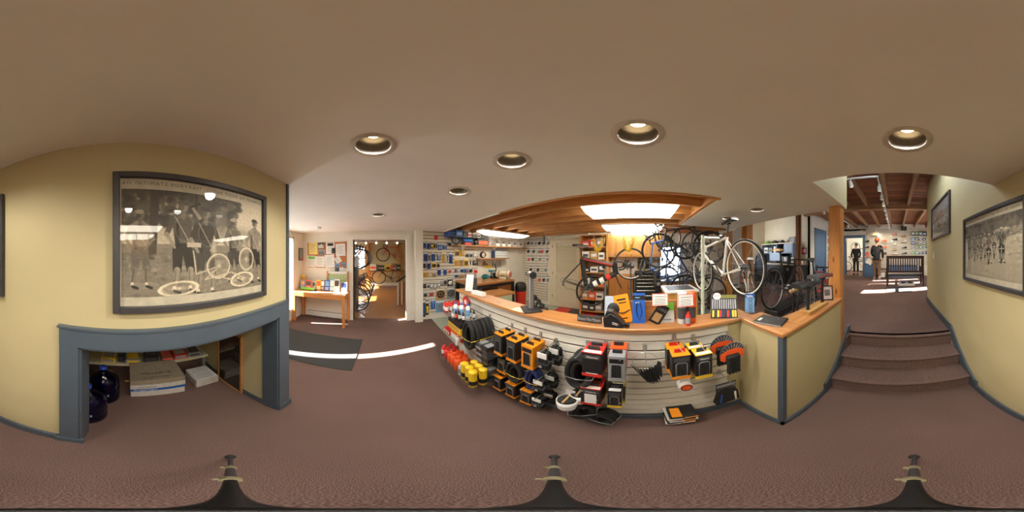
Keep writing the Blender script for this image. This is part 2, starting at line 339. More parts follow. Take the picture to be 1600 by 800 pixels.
# workshop back wall with window
wx0, wx1, wz0, wz1 = .52, 1.08, 1.02, 1.80
b = MB()
for x0, x1, z0, z1 in ((XL, wx0, 0, 2.4), (wx0, wx1, 0, wz0), (wx0, wx1, wz1, 2.4), (wx1, 3.2, 0, 2.4), (1.8, 3.2, 2.4, ZD)): b.bx(x0, x1, YB, YB + .12, z0, z1)
struct('wall_back', b, white, 'white back wall of the repair workshop', 'wall')
w = bpy.data.objects.new('window_3', None); C.objects.link(w); w['kind'] = 'structure'; w['label'] = 'bright small-paned window behind the hanging bicycles'; w['category'] = 'window'
m = MB(); fb = M('pale_blue_trim', (150, 178, 205), .5)
for a in ((wx0 - .06, wx0 + .02, wz0 - .06, wz1 + .06), (wx1 - .02, wx1 + .06, wz0 - .06, wz1 + .06)): m.bx(a[0], a[1], YB - .02, YB + .05, a[2], a[3])
m.bx(wx0, wx1, YB - .02, YB + .05, wz0 - .06, wz0 + .02); m.bx(wx0, wx1, YB - .02, YB + .05, wz1 - .02, wz1 + .06); m.build('window_frame', fb, w)
for i in range(1, 3): m = MB(); m.bx(wx0 + (wx1 - wx0) * i / 3 - .011, wx0 + (wx1 - wx0) * i / 3 + .011, YB + .02, YB + .05, wz0, wz1); m.build('muntin', white, w)
for i in range(1, 3): m = MB(); m.bx(wx0, wx1, YB + .02, YB + .05, wz0 + (wz1 - wz0) * i / 3 - .011, wz0 + (wz1 - wz0) * i / 3 + .011); m.build('muntin', white, w)
m = MB(); m.bx(wx0, wx1, YB + .06, YB + .066, wz0, wz1); m.build('pane', clear, w)
# upper rooms
beige = M('beige_paint', (214, 200, 172), .7, var=.03, scale=4)
b = MB(); b.bx(3.08, 5.25, 5.35, 5.45, 0, ZD); b.bx(3.08, 3.2, YB, 5.4, 0, 1.2); b.bx(3.08, 3.2, YB, 5.4, 2.7, ZD); b.bx(3.08, 3.2, YB, 4.4, 1.2, 2.7); b.bx(5.15, 5.25, 3.0, 5.35, UF, ZD); struct('wall_office', b, beige, 'cream wall of the office nook behind the desk', 'wall')  # unseen opening left in the nook's side wall, added for daylight on the desk
b = MB(); b.bx(5.15, XF + .1, 3.0, 3.1, UF, ZD); struct('wall_blue_door', b, white)
fy0, fy1, fz = 1.74, 2.66, 2.52
b = MB()
for y0, y1, z0, z1 in ((YE - .1, fy0, UF, ZD), (fy0, fy1, fz, ZD), (fy1, 3.1, UF, ZD)): b.bx(XF, XF + .12, y0, y1, z0, z1)
struct('wall_far', b, white, 'white far wall of the shoe room', 'wall')
b = MB(); b.bx(XF - .03, XF + .13, fy0 - .14, fy0, UF, fz + .14); b.bx(XF - .03, XF + .13, fy1, fy1 + .14, UF, fz + .14); b.bx(XF - .03, XF + .13, fy0, fy1, fz, fz + .14)
struct('trim_2', b, M('blue_trim', (86, 118, 152), .5), 'blue casing of the far doorway where a person stands', 'door trim')
b = MB(); b.bx(XF + 2.9, XF + 3.0, 0, 4, UF, 3); b.bx(XF, XF + 3, 4, 4.1, UF, 3); b.bx(XF, XF + 3, 0, .1, UF, 3); b.bx(XF, XF + 3, 0, 4.1, 2.9, 3.0); struct('wall_far_room', b, white)
b = MB(); wins = ((5.05, 5.6), (6.3, 6.75), (7.3, 7.6)); e = 3.46
for x0, x1 in wins + ((XF + .1, XF + .1),):
    b.bx(e, x0, YE - .14, YE, 0, ZD)
    if x1 > x0: b.bx(x0, x1, YE - .14, YE, 0, 1.15); b.bx(x0, x1, YE - .14, YE, 2.6, ZD)
    e = x1
struct('wall_hall_windows', b, white)
for k, (x0, x1) in enumerate(wins):
    w = bpy.data.objects.new('window_%d' % (k + 4), None); C.objects.link(w); w['kind'] = 'structure'
    m = MB(); m.bx(x0, x0 + .04, YE - .05, YE + .02, 1.15, 2.6); m.bx(x1 - .04, x1, YE - .05, YE + .02, 1.15, 2.6); m.bx(x0, x1, YE - .05, YE + .02, 1.15, 1.2); m.bx(x0, x1, YE - .05, YE + .02, 2.55, 2.6); m.bx(x0, x1, YE - .05, YE, 1.86, 1.9); m.build('window_frame', white, w)
    m = MB(); m.bx(x0, x1, YE - .08, YE - .075, 1.15, 2.6); m.build('pane', clear, w)
# soffits round the stairwell and the workshop opening
b = MB(); b.bx(.95, 1.029, YW, .58, ZC + .002, ZD); b.bx(.95, XU, .58, .66, ZC + .001, ZD); b.bx(XU - .08, XU, .66, 2.93, ZC + .001, ZD)
b.bx(.744, XU - .08, 2.87, 2.93, ZC + .001, 2.45); struct('wall_soffit', b, cream)
# ceilings
cans = [(-.718, -.048), (-.62, .62), (-1.235, .611), (-2.244, -.078), (-.008, .624), (.668, -.047), (1.307, 1.493), (1.25, 2.10)]
def drill(o):
    cut = MB()
    for x, y in cans: cut.cyl((x, y, ZC - .05), (x, y, ZC + .5), .081, n=32)
    c = cut.build('cutter', ceilm); md = o.modifiers.new('holes', 'BOOLEAN'); md.object = c; md.operation = 'DIFFERENCE'; md.solver = 'EXACT'
    dg = bpy.context.evaluated_depsgraph_get(); me = bpy.data.meshes.new_from_object(o.evaluated_get(dg)); o.modifiers.clear(); o.data = me
    bpy.data.objects.remove(c, do_unlink=True)
for nm, (x0, x1, y0, y1) in {'ceiling': (XL - .1, 1.03, YE - .1, 1.37), 'ceiling_by_post': (1.03, XU, .58, 1.37), 'ceiling_over_bikes': (.744, XU, 1.37, 2.93)}.items():
    m = MB(); m.bx(x0, x1, y0, y1, ZC, ZC + .12); o = struct(nm, m, ceilm, {'ceiling': 'low beige painted ceiling with recessed lights'}.get(nm), 'ceiling' if nm == 'ceiling' else None); drill(o)
    if nm != 'ceiling': o['category'] = 'ceiling'; o['label'] = 'low painted ceiling strip ' + ('above the wooden post' if 'post' in nm else 'above the white bicycle')
m = MB(); m.bx(XL - .1, .76, 1.37, 2.93, 2.40, 2.46); m.bx(XL - .1, 1.95, 2.93, YB + .1, 2.40, 2.46); wc = struct('ceiling_workshop', m, woodmat('workshop_deck', (150, 96, 50), (190, 132, 76), .7, axis=0), 'wooden joisted ceiling over the workshop', 'ceiling')
for y in (1.42, 1.80, 2.18, 2.56, 2.94, 3.32, 3.70, 4.08):
    m = MB(); x1 = .74 if y < 2.9 else 1.93; m.bx(XL, x1, y - .024, y + .024, 2.15, 2.40); m.build('joist', joistX, wc)
m = MB(); m.bx(.70, .744, 1.372, 2.93, 2.13, 2.40); m.build('trimmer_joist', joistY, wc)
m = MB(); m.bx(-1.6, .744, 1.370, 1.395, 2.112, 2.40); m.build('fascia_board', joistX, wc)
m = MB(); m.bx(XL, -1.6, 1.366, 1.395, 2.112, 2.40); m.build('fascia_board', white, wc)
m = MB(); m.bx(XL - .1, XF + 3.2, YE - .2, 5.5, ZD + .03, ZD + .09); uc = struct('ceiling_upper', m, plankm[0], 'old plank ceiling with joists over the upper room', 'ceiling')
x = 1.035; k = 0
pm = {}
while x < XF:
    w_ = (.19, .235, .21)[k % 3]
    if w_ not in pm: q = MB(); q.bx(0, w_ - .008, YE, 5.35, 0, .03); pm[w_] = [q.mesh('plank', mm) for mm in plankm]
    place('plank', pm[w_][(k * 7 + k // 3) % 3], uc, (x, 0, ZD)); x += w_; k += 1
for y in (-1.55, -.95, -.35, .25, .85, 1.45, 2.05, 2.65):
    m = MB(); m.bx(1.1, XF, y - .035, y + .035, ZJ, ZD); m.build('joist', oldX, uc)
m = MB(); m.bx(4.68, 4.84, YE, 3.0, ZJ - .10, ZJ + .06); m.build('cross_beam', oldY, uc)
# baseboards and blue trim
b = MB()
b.bx(.302, 1.30, YW, YW + .018, 0, .09); b.bx(1.98, 3.58, YW, YW + .018, UF, UF + .10); struct('baseboard_picture', b, blue, 'blue grey baseboard along the picture wall', 'baseboard')
b = MB()
for y, s in ((YW, 1), (YP, -1)):
    b.prism([(1.26, 0), (1.40, 0), (2.02, UF), (2.02, UF + .10), (1.93, UF + .10), (1.30, .16), (1.26, .16)], (0, y, 0), (1, 0, 0), (0, 0, 1), -.022 * s)
struct('trim_3', b, blue, 'blue grey sloping skirting boards beside the steps', 'trim')
b = MB(); b.bx(.212, .302, YW, YW + .022, 0, 1.207); b.bx(-1.012, -.90, YW, YW + .022, 0, 1.207); b.bx(-1.012, .302, YW, YW + .024, 1.107, 1.207); b.bx(-1.012, .31, YW, YW + .03, 1.207, 1.217, )
b.bx(.20, .224, YW - .13, YW + .01, 0, 1.107); b.bx(-.912, -.888, YW - .13, YW + .01, 0, 1.107); b.bx(-.9, .212, YW - .13, YW + .01, 1.09, 1.107)
b.bx(-1.034, -1.01, YW - .12, YW + .012, 0, ZC); b.bx(-1.04, -.895, YW, YW + .03, 0, .075); b.bx(.19, .32, YW, YW + .03, 0, .075)
struct('trim_4', b, blue, 'blue grey casing around the alcove opening under the poster', 'trim')
b = MB(); b.bx(-.905, -.893, YE + .08, YW - .13, 0, .08); struct('baseboard_alcove', b, blue)
b = MB(); b.bx(XL, XL + .015, YE, dy0 - w_ * 0 - .1, 0, .10); b.bx(XL, XL + .015, dy1 + .1, .69, 0, .1); struct('baseboard_left', b, white)
# wooden posts
b = MB(); b.bx(1.685, 1.822, YP + .002, YP + .14, 0, ZC, b=.006); struct('post_counter', b, joistZ, 'square honey coloured wooden post at the end of the counter', 'post')
for k, (x, y, s, l) in enumerate(((2.22, 3.70, .085, 'narrow wooden post between the white bicycle and the wall'), (2.72, 3.52, .11, 'wooden post behind the white bicycle rear wheel'))):
    b = MB(); b.bx(x - s, x + s, y - s, y + s, 0, ZD, b=.006); o = struct('post_workshop', b, joistZ, l, 'post')
b = MB(); b.bx(3.90, 3.98, 2.68, 2.76, UF, ZD); b.bx(3.955, 4.0, 2.62, 2.70, UF, ZD); struct('post_office', b, [woodmat('dark_post', (120, 78, 52), (156, 110, 78), .6, axis=2)], 'thin brown post in front of the office desk', 'post')
# recessed ceiling lamps
trimring = M('lamp_trim', (214, 205, 192), .5); baff = M('lamp_baffle', (74, 66, 58), .35, .3); bulb = emitmat('bulb', (255, 226, 170), 14)
q = MB(); q.lathe([(.079, -.002), (.104, -.006), (.106, 0), (.079, .003), (.079, -.002)], 32, cap=False); ringm = q.mesh('trim_ring', trimring)
q = MB(); q.lathe([(.079, .0), (.074, .05), (.070, .052), (.064, .085), (.056, .118), (.03, .119)], 32, cap=False); bafm = q.mesh('baffle', baff)
q = MB(); q.lathe([(.0, .074), (.02, .077), (.032, .086), (.034, .096), (.024, .118)], 24); bulbm = q.mesh('bulb', bulb)
canlab = ['recessed lamp above the alcove side, its ring nearest the big poster', 'recessed ceiling lamp above the counter beside the workshop opening', 'recessed ceiling lamp above the left end of the counter', 'recessed ceiling lamp in front of the showroom doorway', 'recessed ceiling lamp straight above the middle of the counter', 'recessed ceiling lamp glowing yellow before the steps', 'recessed ceiling lamp beyond the white bicycle saddle', 'recessed ceiling lamp hidden behind the raised saddle']
CANW = 30
for (x, y), l in zip(cans, canlab):
    t = thing('recessed_lamp', l, 'ceiling lamp', (x, y, ZC), 0, 'recessed ceiling lamps')
    place('trim_ring', ringm, t); place('baffle', bafm, t); place('bulb', bulbm, t)
    ld = bpy.data.lights.new('lamp_light', 'SPOT'); ld.energy = CANW; ld.color = (1, .945, .87); ld.spot_size = R(155); ld.spot_blend = .5; ld.shadow_soft_size = .045
    lo = bpy.data.objects.new('lamp_light', ld); C.objects.link(lo); lo.parent = t; lo.location = (0, 0, .004)
t = thing('smoke_detector', 'small white smoke detector on the ceiling near the entry', 'smoke detector', (onZ(498, 355, ZC).x, onZ(498, 355, ZC).y, ZC))
q = MB(); q.lathe([(.055, 0), (.055, -.02), (.04, -.035), (0, -.036)], 20); q.build('housing', whitep, t); q = MB(); q.cyl((.03, 0, -.034), (.03, 0, -.038), .005); q.build('indicator', M('grey', (120, 120, 120)), t)
# fluorescent fixtures of the workshop
tube_e = emitmat('fluorescent_lens', (255, 243, 222), 14.0)
def fluor(label, c, sx, sy):
    t = thing('fluorescent_light', label, 'ceiling light', c, 0, 'workshop fluorescent lights')
    q = MB(); q.bx(-sx / 2, sx / 2, -sy / 2, sy / 2, .07, .10); q.build('housing', whitep, t)
    q = MB(); a, bq = sx / 2, sy / 2
    vs = [(-a, -bq, .07), (a, -bq, .07), (a, bq, .07), (-a, bq, .07), (-a * .93, -bq * .72, 0), (a * .93, -bq * .72, 0), (a * .93, bq * .72, 0), (-a * .93, bq * .72, 0)]
    q.add(vs, [(4, 7, 6, 5), (0, 4, 5, 1), (1, 5, 6, 2), (2, 6, 7, 3), (3, 7, 4, 0)]); q.build('lens', tube_e, t)
    for s in (-1, 1): q = MB(); q.cyl((s * a * .7, 0, .1), (s * a * .7, 0, .30), .004, n=6); q.build('hanger', steel, t)
    return t
fluor('big glowing fluorescent light nearest above the counter opening', (-.12, 2.05, 2.085), 1.14, .50)
fluor('glowing fluorescent light in the middle of the workshop ceiling', (-.14, 3.28, 2.085), 1.2, .36)
fluor('glowing fluorescent light farthest back above the wall cabinets', (-.12, 3.92, 2.06), 1.15, .3)
fluor('long fluorescent strip light above the workbench', (-2.86, 2.65, 2.02), .24, 1.5)
q = MB(); q.bx(1.95, 2.0, 2.93, YB, 2.13, ZD); struct('wall_workshop_end', q, white)
t = fluor('cool white ceiling panel light above the steps', (2.02, .02, 2.93), .62, 1.15); t['group'] = 'added hall fill light'  # unseen fixture added over the steps to brighten the hall wall
for ch in t.children:
    if ch.name.startswith('lens'): ch.data.materials[0] = emitmat('added_fill_lens', (226, 238, 255), 9.0)
# ---------------------------------------------------------------- service counter
groove = M('slat_groove', (70, 42, 30), .8)
slatw = M('slat_white', (226, 220, 204), .5, var=.02, scale=6)
ctr = thing('service_counter', 'long white slat wall counter with a pine top turning towards the steps', 'counter', (0, YS, 0))
def sub(mb, name, mats, par=None, off=(0, -YS, 0)): return mb.build(name, mats, par or ctr, off)
x0, x1 = -2.04, .605
m = MB(); m.bx(x0, x1, YS + .012, YS + .03, .06, 1.05); sub(m, 'backing', groove)
m = MB(); m.bx(x0, x1, YS + .03, YS + .10, 0, 1.05); m.bx(x1, .735, YS, YS + .1, 0, 1.05); m.bx(x0, x0 + .02, YS, YS + .1, 0, 1.05); sub(m, 'carcass', cream)
q = MB(); q.bx(x0, x1, 0, .014, 0, .067, b=.002); sm_ = q.mesh('slat', slatw)
for k in range(11): place('slat', sm_, ctr, (0, 0, .961 - .081 * k - .0745))
q = MB(); q.bx(x0, x1, YS, YS + .014, .9655, 1.05); sub(q, 'top_rail', slatw)
m = MB(); m.bx(.715, .75, YP, YS + .05, 0, 1.05); sub(m, 'return_panel', cream)
m = MB(); m.bx(.735, 1.70, YP, YP + .035, 0, 1.05); sub(m, 'stair_panel', cream)
m = MB(); m.bx(.705, .745, YP - .012, YP + .028, 0, 1.05, b=.003); sub(m, 'corner_trim', blue)
m = MB(); m.bx(x0, .715, YS - .016, YS + .002, 0, .062); m.bx(.698, .716, YP - .018, YS, 0, .062); m.bx(.698, 1.28, YP - .018, YP, 0, .062); sub(m, 'baseboard', blue)
m = MB(); m.bx(-2.09, .80, .972, 1.172, 1.05, CT, b=.005); sub(m, 'countertop', pine)
m = MB(); m.bx(.69, .90, .575, .974, 1.0502, CT + .0004, b=.005); sub(m, 'countertop', pineY)
m = MB(); m.bx(.80, 1.69, .577, .775, 1.0504, CT + .0002, b=.005); sub(m, 'countertop', pine)
m = MB(); m.bx(-2.02, .75, YS + .1, YS + .5, .70, .73); m.bx(-2.02, -2.0, YS + .1, YS + .5, 0, .7); m.bx(.3, .32, YS + .1, YS + .5, 0, .7); sub(m, 'inner_worktop', M('pale_laminate', (196, 206, 190), .4))
# ---------------------------------------------------------------- goods on the counter front
def col(n, rgb, rough=.42, **k): return M('c_' + n, rgb, rough, var=k.pop('var', .05), **k)
K = dict(orange=col('orange', (240, 148, 28)), blk=col('blk', (30, 29, 30)), red=col('red', (205, 44, 34)), yel=col('yel', (236, 196, 40)), wht=col('wht', (232, 230, 224)),
         gry=col('gry', (150, 152, 154)), blu=col('blu', (36, 92, 176)), dgr=col('dgr', (70, 70, 72)), org2=col('org2', (238, 92, 36)), tan=col('tan', (190, 150, 96)), lbl=col('lbl', (120, 170, 214)),
         grn=col('grn', (96, 176, 56)), nav=col('nav', (30, 44, 96)), brn=col('brn', (110, 70, 40)), slv=col('slv', (190, 192, 196), .3, metal=.6), pink=col('pink', (226, 96, 90)), teal=col('teal', (24, 120, 130)))
hookm = M('hook_wire', (190, 188, 182), .3, .8)
nh = MB(); nh.bx(-.012, .012, -.004, .004, -.02, .03); nh.tube([(0, 0, .008), (0, -.20, .008), (0, -.215, .022)], .0028, 6); hookmesh = nh.mesh('hook', hookm)
def hook(X, z): tag(place('peg_hook', hookmesh, None, (X, YS - .006, z)), 'chrome wire peg hook plugged into the slats of the counter front', 'hook', 'peg hooks on the counter front')
def spanY(xa, xb, ya, yb, Y):
    c = (xa + xb) / 2; a, b_ = onY(xa, ya, Y), onY(xb, ya, Y); t, u = onY(c, ya, Y), onY(c, yb, Y); return t.x, b_.x - a.x, t.z, t.z - u.z
def carton(label, X, Yf, zt, w, h, d, body, band, win, top=None, tab='blk', group=None, text_=None, rib=True):
    t = thing('tire_box', label, 'boxed tire', (X, Yf, zt - h), 0, group)
    q = MB(); q.bx(-w / 2, w / 2, 0, d, 0, h, b=.002); q.build('carton', K[body], t)
    q = MB(); q.bx(-w / 2 - .001, w / 2 + .001, -.001, d + .001, .0, h * .13); q.build('base_band', K[band], t)
    q = MB(); q.bx(-w / 2 - .001, w / 2 + .001, -.001, d + .001, h * .985, h + .0015); q.build('top_flap', K[top or band], t)
    if win:
        q = MB(); q.bx(-w * .30, w * .30, -.003, .001, h * .17, h * .70); p = q.build('window', K[win], t)
        if rib:
            q = MB()
            for s in (-.2, -.07, .07, .2): q.cyl((s * w, -.001, h * .19), (s * w, -.001, h * .68), w * .07, n=8)
            q.build('folded_tread', rubber, p); q = MB(); q.tube([(-w * .31, -.003, h * .16), (w * .31, -.003, h * .16), (w * .31, -.003, h * .66), (w * .2, -.003, h * .72), (-w * .2, -.003, h * .72), (-w * .31, -.003, h * .66)], .0022, 4, closed=True); q.build('window_border', K['gry'], p)
    q = MB(); q.bx(-w * .42, w * .42, -.0025, 0, h * .76, h * .92); q.build('logo_panel', K['dgr' if body == 'blk' else 'blk'], t)
    if text_: text(text_, w * .2, K['wht'], t, (0, -.0035, h * .84), (R(90), 0, 0), sx=.9)
    if band in ('red', 'yel') or top in ('red', 'yel'): q = MB(); q.bx(-w * .45, w * .45, .004, d * .38, h + .0014, h + .0028); q.build('top_label', K['wht'], t)
    q = MB(); q.bx(-w * .3, w * .3, -.0012, .0005, h * .135, h * .165); q.build('barcode', K['wht'], t)
    q = MB(); q.bx(-w * .32, w * .32, d * .45, d * .55, h, h + .03, b=.003); q.build('hang_tab', K[tab], t)
    return t
yo = .845
for nm, ya, yb, px_ in (('top', 0, 0, ((768, 787, 517, 552), (786, 810, 529, 565), (810, 836, 540, 573))), ('bottom', 0, 0, ((767, 785, 592, 620), (785, 808, 604, 632), (808, 833, 617, 643)))):
    for i, (a, b_, c, d) in enumerate(px_):
        X, w, zt, h = spanY(a, b_, c, d, yo); w = .098; h = .225 if nm == 'top' else .20
        zt = (.862, .862, .868)[i] if nm == 'top' else .335
        st_ = 'black rubber-windowed' if i < 2 else 'plain orange'
        bd = 'blk' if i < 2 or nm == 'bottom' else 'orange'
        for k, y in enumerate((yo, yo + .079)):
            carton('orange boxed tire, %s one on the %s hook from the counter end, %s row' % (('front', 'rear')[k], ORD[i], nm), X, y, zt, w, h, .074, bd, 'orange', 'dgr', 'orange', 'blk', 'orange boxed tires on the counter front')
        hook(X, zt + .035)
def bundle(label, X, Yc, zt, w, h, n, matn='rub', band='yel', group=None, tilt=0., name='tire_bundle', cat='bicycle tire', spread=.028, r=.014):
    t = thing(name, label, cat, (X, Yc, zt - h), tilt, group); mm = rubber if matn == 'rub' else K[matn]
    for i in range(n):
        q = MB(); o = (i - (n - 1) / 2) * spread; q.ring((0, o, h / 2), .5, r * (1 + .12 * (i % 2)), Matrix(((1, 0, 0), (0, 0, 1), (0, 1, 0))), 26, 8, sc=(w - 2 * r + .01 * math.sin(i * 2.1), h - 2 * r + .012 * math.cos(i * 1.7)))
        q.build('tire_loop', mm, t)
        q = MB(); q.ring((.008, o + .006, h / 2 - .01), .5, r * .8, Matrix(((1, 0, 0), (0, 0, 1), (0, 1, 0))), 22, 6, sc=(w * .55, h - 4 * r)); q.build('inner_fold', mm, t)
    dd = n * spread / 2 + r * .7; ww = w / 2 + .002; q = MB(); q.tube([(-ww, -dd, h * .44), (0, -dd - .004, h * .40), (ww, -dd, h * .45), (ww, dd, h * .45), (0, dd, h * .42), (-ww, dd, h * .44)], .003, 5, closed=True); q.build('wrap_band', K[band], t); return t
# middle row: a dark box, two bundles
carton('black boxed tire with orange base hanging between two orange rows', -.985, .86, .60, .10, .19, .075, 'blk', 'orange', 'dgr', 'blk', 'blk'); hook(-.985, .64)
bundle('black folded tires with a yellow cable tie between the orange rows', -.84, .90, .62, .17, .24, 4); hook(-.84, .64)
bundle('blue and black folded tires beside the grey slats, between orange rows', -.68, .90, .62, .13, .25, 3, 'nav'); hook(-.68, .64)
# stack of inner tube boxes hanging left of the orange tires
tb = 0
for r_, z in enumerate((.70, .625, .55, .40, .325)):
    for c_ in range(2 if r_ < 3 else 2):
        X = -1.20 + c_ * .09; y = .78 + .004 * r_
        t = thing('inner_tube_box', 'dark inner tube box, %s from the top in the column %s' % (ORD[r_], ('by the bottle trays', 'by the orange tires')[c_]), 'tube box', (X, y, z - .07), 0, 'inner tube boxes')
        q = MB(); q.bx(-.04, .04, 0, .20, 0, .068, b=.002); q.build('carton', K['blk' if (r_ + c_) % 2 else 'dgr'], t)
        q = MB(); q.bx(-.041, .041, -.001, .05, .005, .03); q.build('side_band', K['gry' if c_ == 0 else 'dgr'], t)
        q = MB(); q.bx(-.03, .03, .02, .10, .067, .0695); q.build('top_label', K['orange' if r_ == 2 else 'gry'], t)
bundle('fat roll of black tires hanging below the counter end', -1.33, .87, .90, .22, .33, 6, spread=.045, r=.02); hook(-1.33, .90)
# strapped black tube packs
def pack(label, X, Y, zt, w, h, d, strap='wht', group=None):
    t = thing('tire_pack', label, 'folded tire', (X, Y, zt - h), 0, group)
    for i, (dx, hh) in enumerate(((-.27, .95), (0, 1.), (.27, .93))):
        q = MB(); q.ring((dx * w, d / 2, h * hh / 2), .5, w * .16, Matrix(((0, 1, 0), (1, 0, 0), (0, 0, 1))) @ Matrix(((1, 0, 0), (0, 0, 1), (0, 1, 0))), 18, 7, sc=(d * .8, h * hh - w * .3)); q.build('tire_fold', rubber, t)
    q = MB(); q.bx(-w * .42, w * .42, -.004, .004, h * .66, h * .9, b=.002); q.build('label_card', K[strap], t)
    q = MB(); q.bx(-w * .52, w * .52, -.006, d * 1.02, h * .40, h * .445); q.build('wrap_band', K['dgr'], t)
    q = MB(); q.cyl((-w * .1, -.006, h * .27), (-w * .1, -.001, h * .27), w * .16, n=12); q.build('round_sticker', K['gry'], t)
    q = MB(); q.tube([(-w * .3, d * .5, h), (-w * .2, d * .5, h + .03), (w * .2, d * .5, h + .03), (w * .3, d * .5, h)], .003, 5); q.build('hanger_wire', K['blk'], t)
for i, (x, ya, yb) in enumerate(((857, 531, 575), (853, 586, 612), (849, 622, 643))):
    for k, y in enumerate((.85, .945)):
        zt = (.87, .56, .30)[i]; X = onY((868, 862, 860)[i], 560, 1.0).x + .015 - .0 * k
        pack('strapped black folded tire with pale label, %s on the %s hook' % (('front one', 'rear one')[k], ('upper', 'middle', 'lowest')[i]), X - .03 * (1 - k), y, zt, .085, (.21, .20, .19)[i], .075, 'wht', 'strapped black folded tires')
    hook(onY((868, 862, 860)[i], 560, 1.0).x, (.88, .57, .31)[i])
bundle('thick black roll of folded tires with pale tie on the counter front', -.335, .90, .90, .17, .30, 5, band='gry', spread=.03, r=.017); hook(-.335, .91)
for i, y in enumerate((.80, .875, .95)):
    t = thing('sleeved_tire_pack', 'dark folded tire in a white sleeve, %s of the three' % ('nearest', 'middle', 'rearmost')[i], 'folded tire', (-.385 + .045 * i, y, .375 + .028 * i), 0, 'tires in white sleeves')
    q = MB(); q.lathe([(.052, 0), (.058, .05), (.061, .10), (.058, .10), (.055, .05)], 20, cap=True); q.build('paper_sleeve', K['wht'], t)
    q = MB(); q.ring((0, 0, .095), .03, .024, None, 20, 8); q.build('tire_coil', rubber, t)
    q = MB(); q.bx(-.006, .006, -.055, .055, .11, .122, b=.002); q.build('tan_wall', K['tan'], t)
    q = MB(); q.bx(-.03, .03, .045, .052, .08, .17, b=.004); q.build('hang_card', K['wht'], t)
hook(-.30, .60)
bundle('low bundle of black folded tires near the carpet, below white sleeves', -.335, .90, .35, .16, .22, 4, band='gry', tilt=.4)
# red and black boxes
def redbox(label, px_, yf, body, band, win, top, txt, h=None, rib=False):
    X, w, zt, hh = spanY(*px_, yf); return carton(label, X, yf, zt, min(w, .125), h or hh, .085, body, band, win, top, 'blk', 'red and black boxed tires', txt, rib)
redbox('red and black boxed tire, front of the upper hook, lettering on black', (909, 940, 552, 596), .82, 'blk', 'red', None, 'red', 'Vittoria', .20)
redbox('red and black boxed tire, rear of the upper hook behind another', (915, 944, 545, 590), .915, 'blk', 'red', None, 'red', None, .20); hook(-.215, .93)
redbox('red and black boxed tire with a white drawing, on the lower hook', (907, 938, 608, 638), .82, 'blk', 'red', 'wht', 'red', 'Vittoria', .20); hook(-.22, .51)
redbox('red and black boxed tire behind the lower one with the drawing', (914, 942, 600, 634), .915, 'blk', 'yel', None, 'red', None, .20)
bundle('black folded tire bundle on the carpet edge under red boxes', -.20, .91, .23, .15, .17, 4, band='gry', tilt=-.3)
redbox('grey-capped boxed tire with exposed black tread and red top', (950, 976, 558, 602), .82, 'gry', 'gry', 'blk', 'gry', None, .21, True)
redbox('red-topped boxed tire behind the grey-capped one', (953, 978, 545, 590), .915, 'org2', 'gry', None, 'org2', None, .20); hook(-.10, .93)
redbox('black boxed tire with yellow corner bands near the baseboard', (949, 971, 612, 640), .82, 'blk', 'yel', 'dgr', 'blk', None, .20, True)
redbox('black and yellow boxed tire pressed behind the yellow-banded one', (955, 976, 603, 640), .915, 'blk', 'yel', None, 'yel', None, .22); hook(-.10, .50)
# ring of rubber flaps
t = thing('flap_ring', 'wire ring strung with black rubber flaps on the counter front', 'sample ring', (.03, .955, .83))
q = MB(); q.ring((0, 0, 0), .075, .0025, Matrix(((1, 0, 0), (0, 0, 1), (0, 1, 0))), 32, 5); q.build('wire_ring', hookm, t)
for i in range(10):
    u_ = i / 9; xx = -.072 + .155 * u_; zz = -math.sqrt(max(.0, .075 ** 2 - min(.0745, abs(xx) * .9) ** 2)); ln = R(-30 + 34 * u_); tw = R(66 - 20 * u_); q = MB(); uu = Vector((math.cos(tw), -math.sin(tw), 0)); vv = Vector((math.sin(ln), 0, math.cos(ln)))
    q.prism([(-.012, .012), (.012, .012), (.024, -.05), (.030, -.125), (.010, -.108), (-.010, -.13), (-.03, -.115), (-.024, -.05)], (xx, -.012 - .004 * (i % 2), zz), uu, vv, .0035); q.build('rubber_flap', rubber, t)
hook(.03, .91)
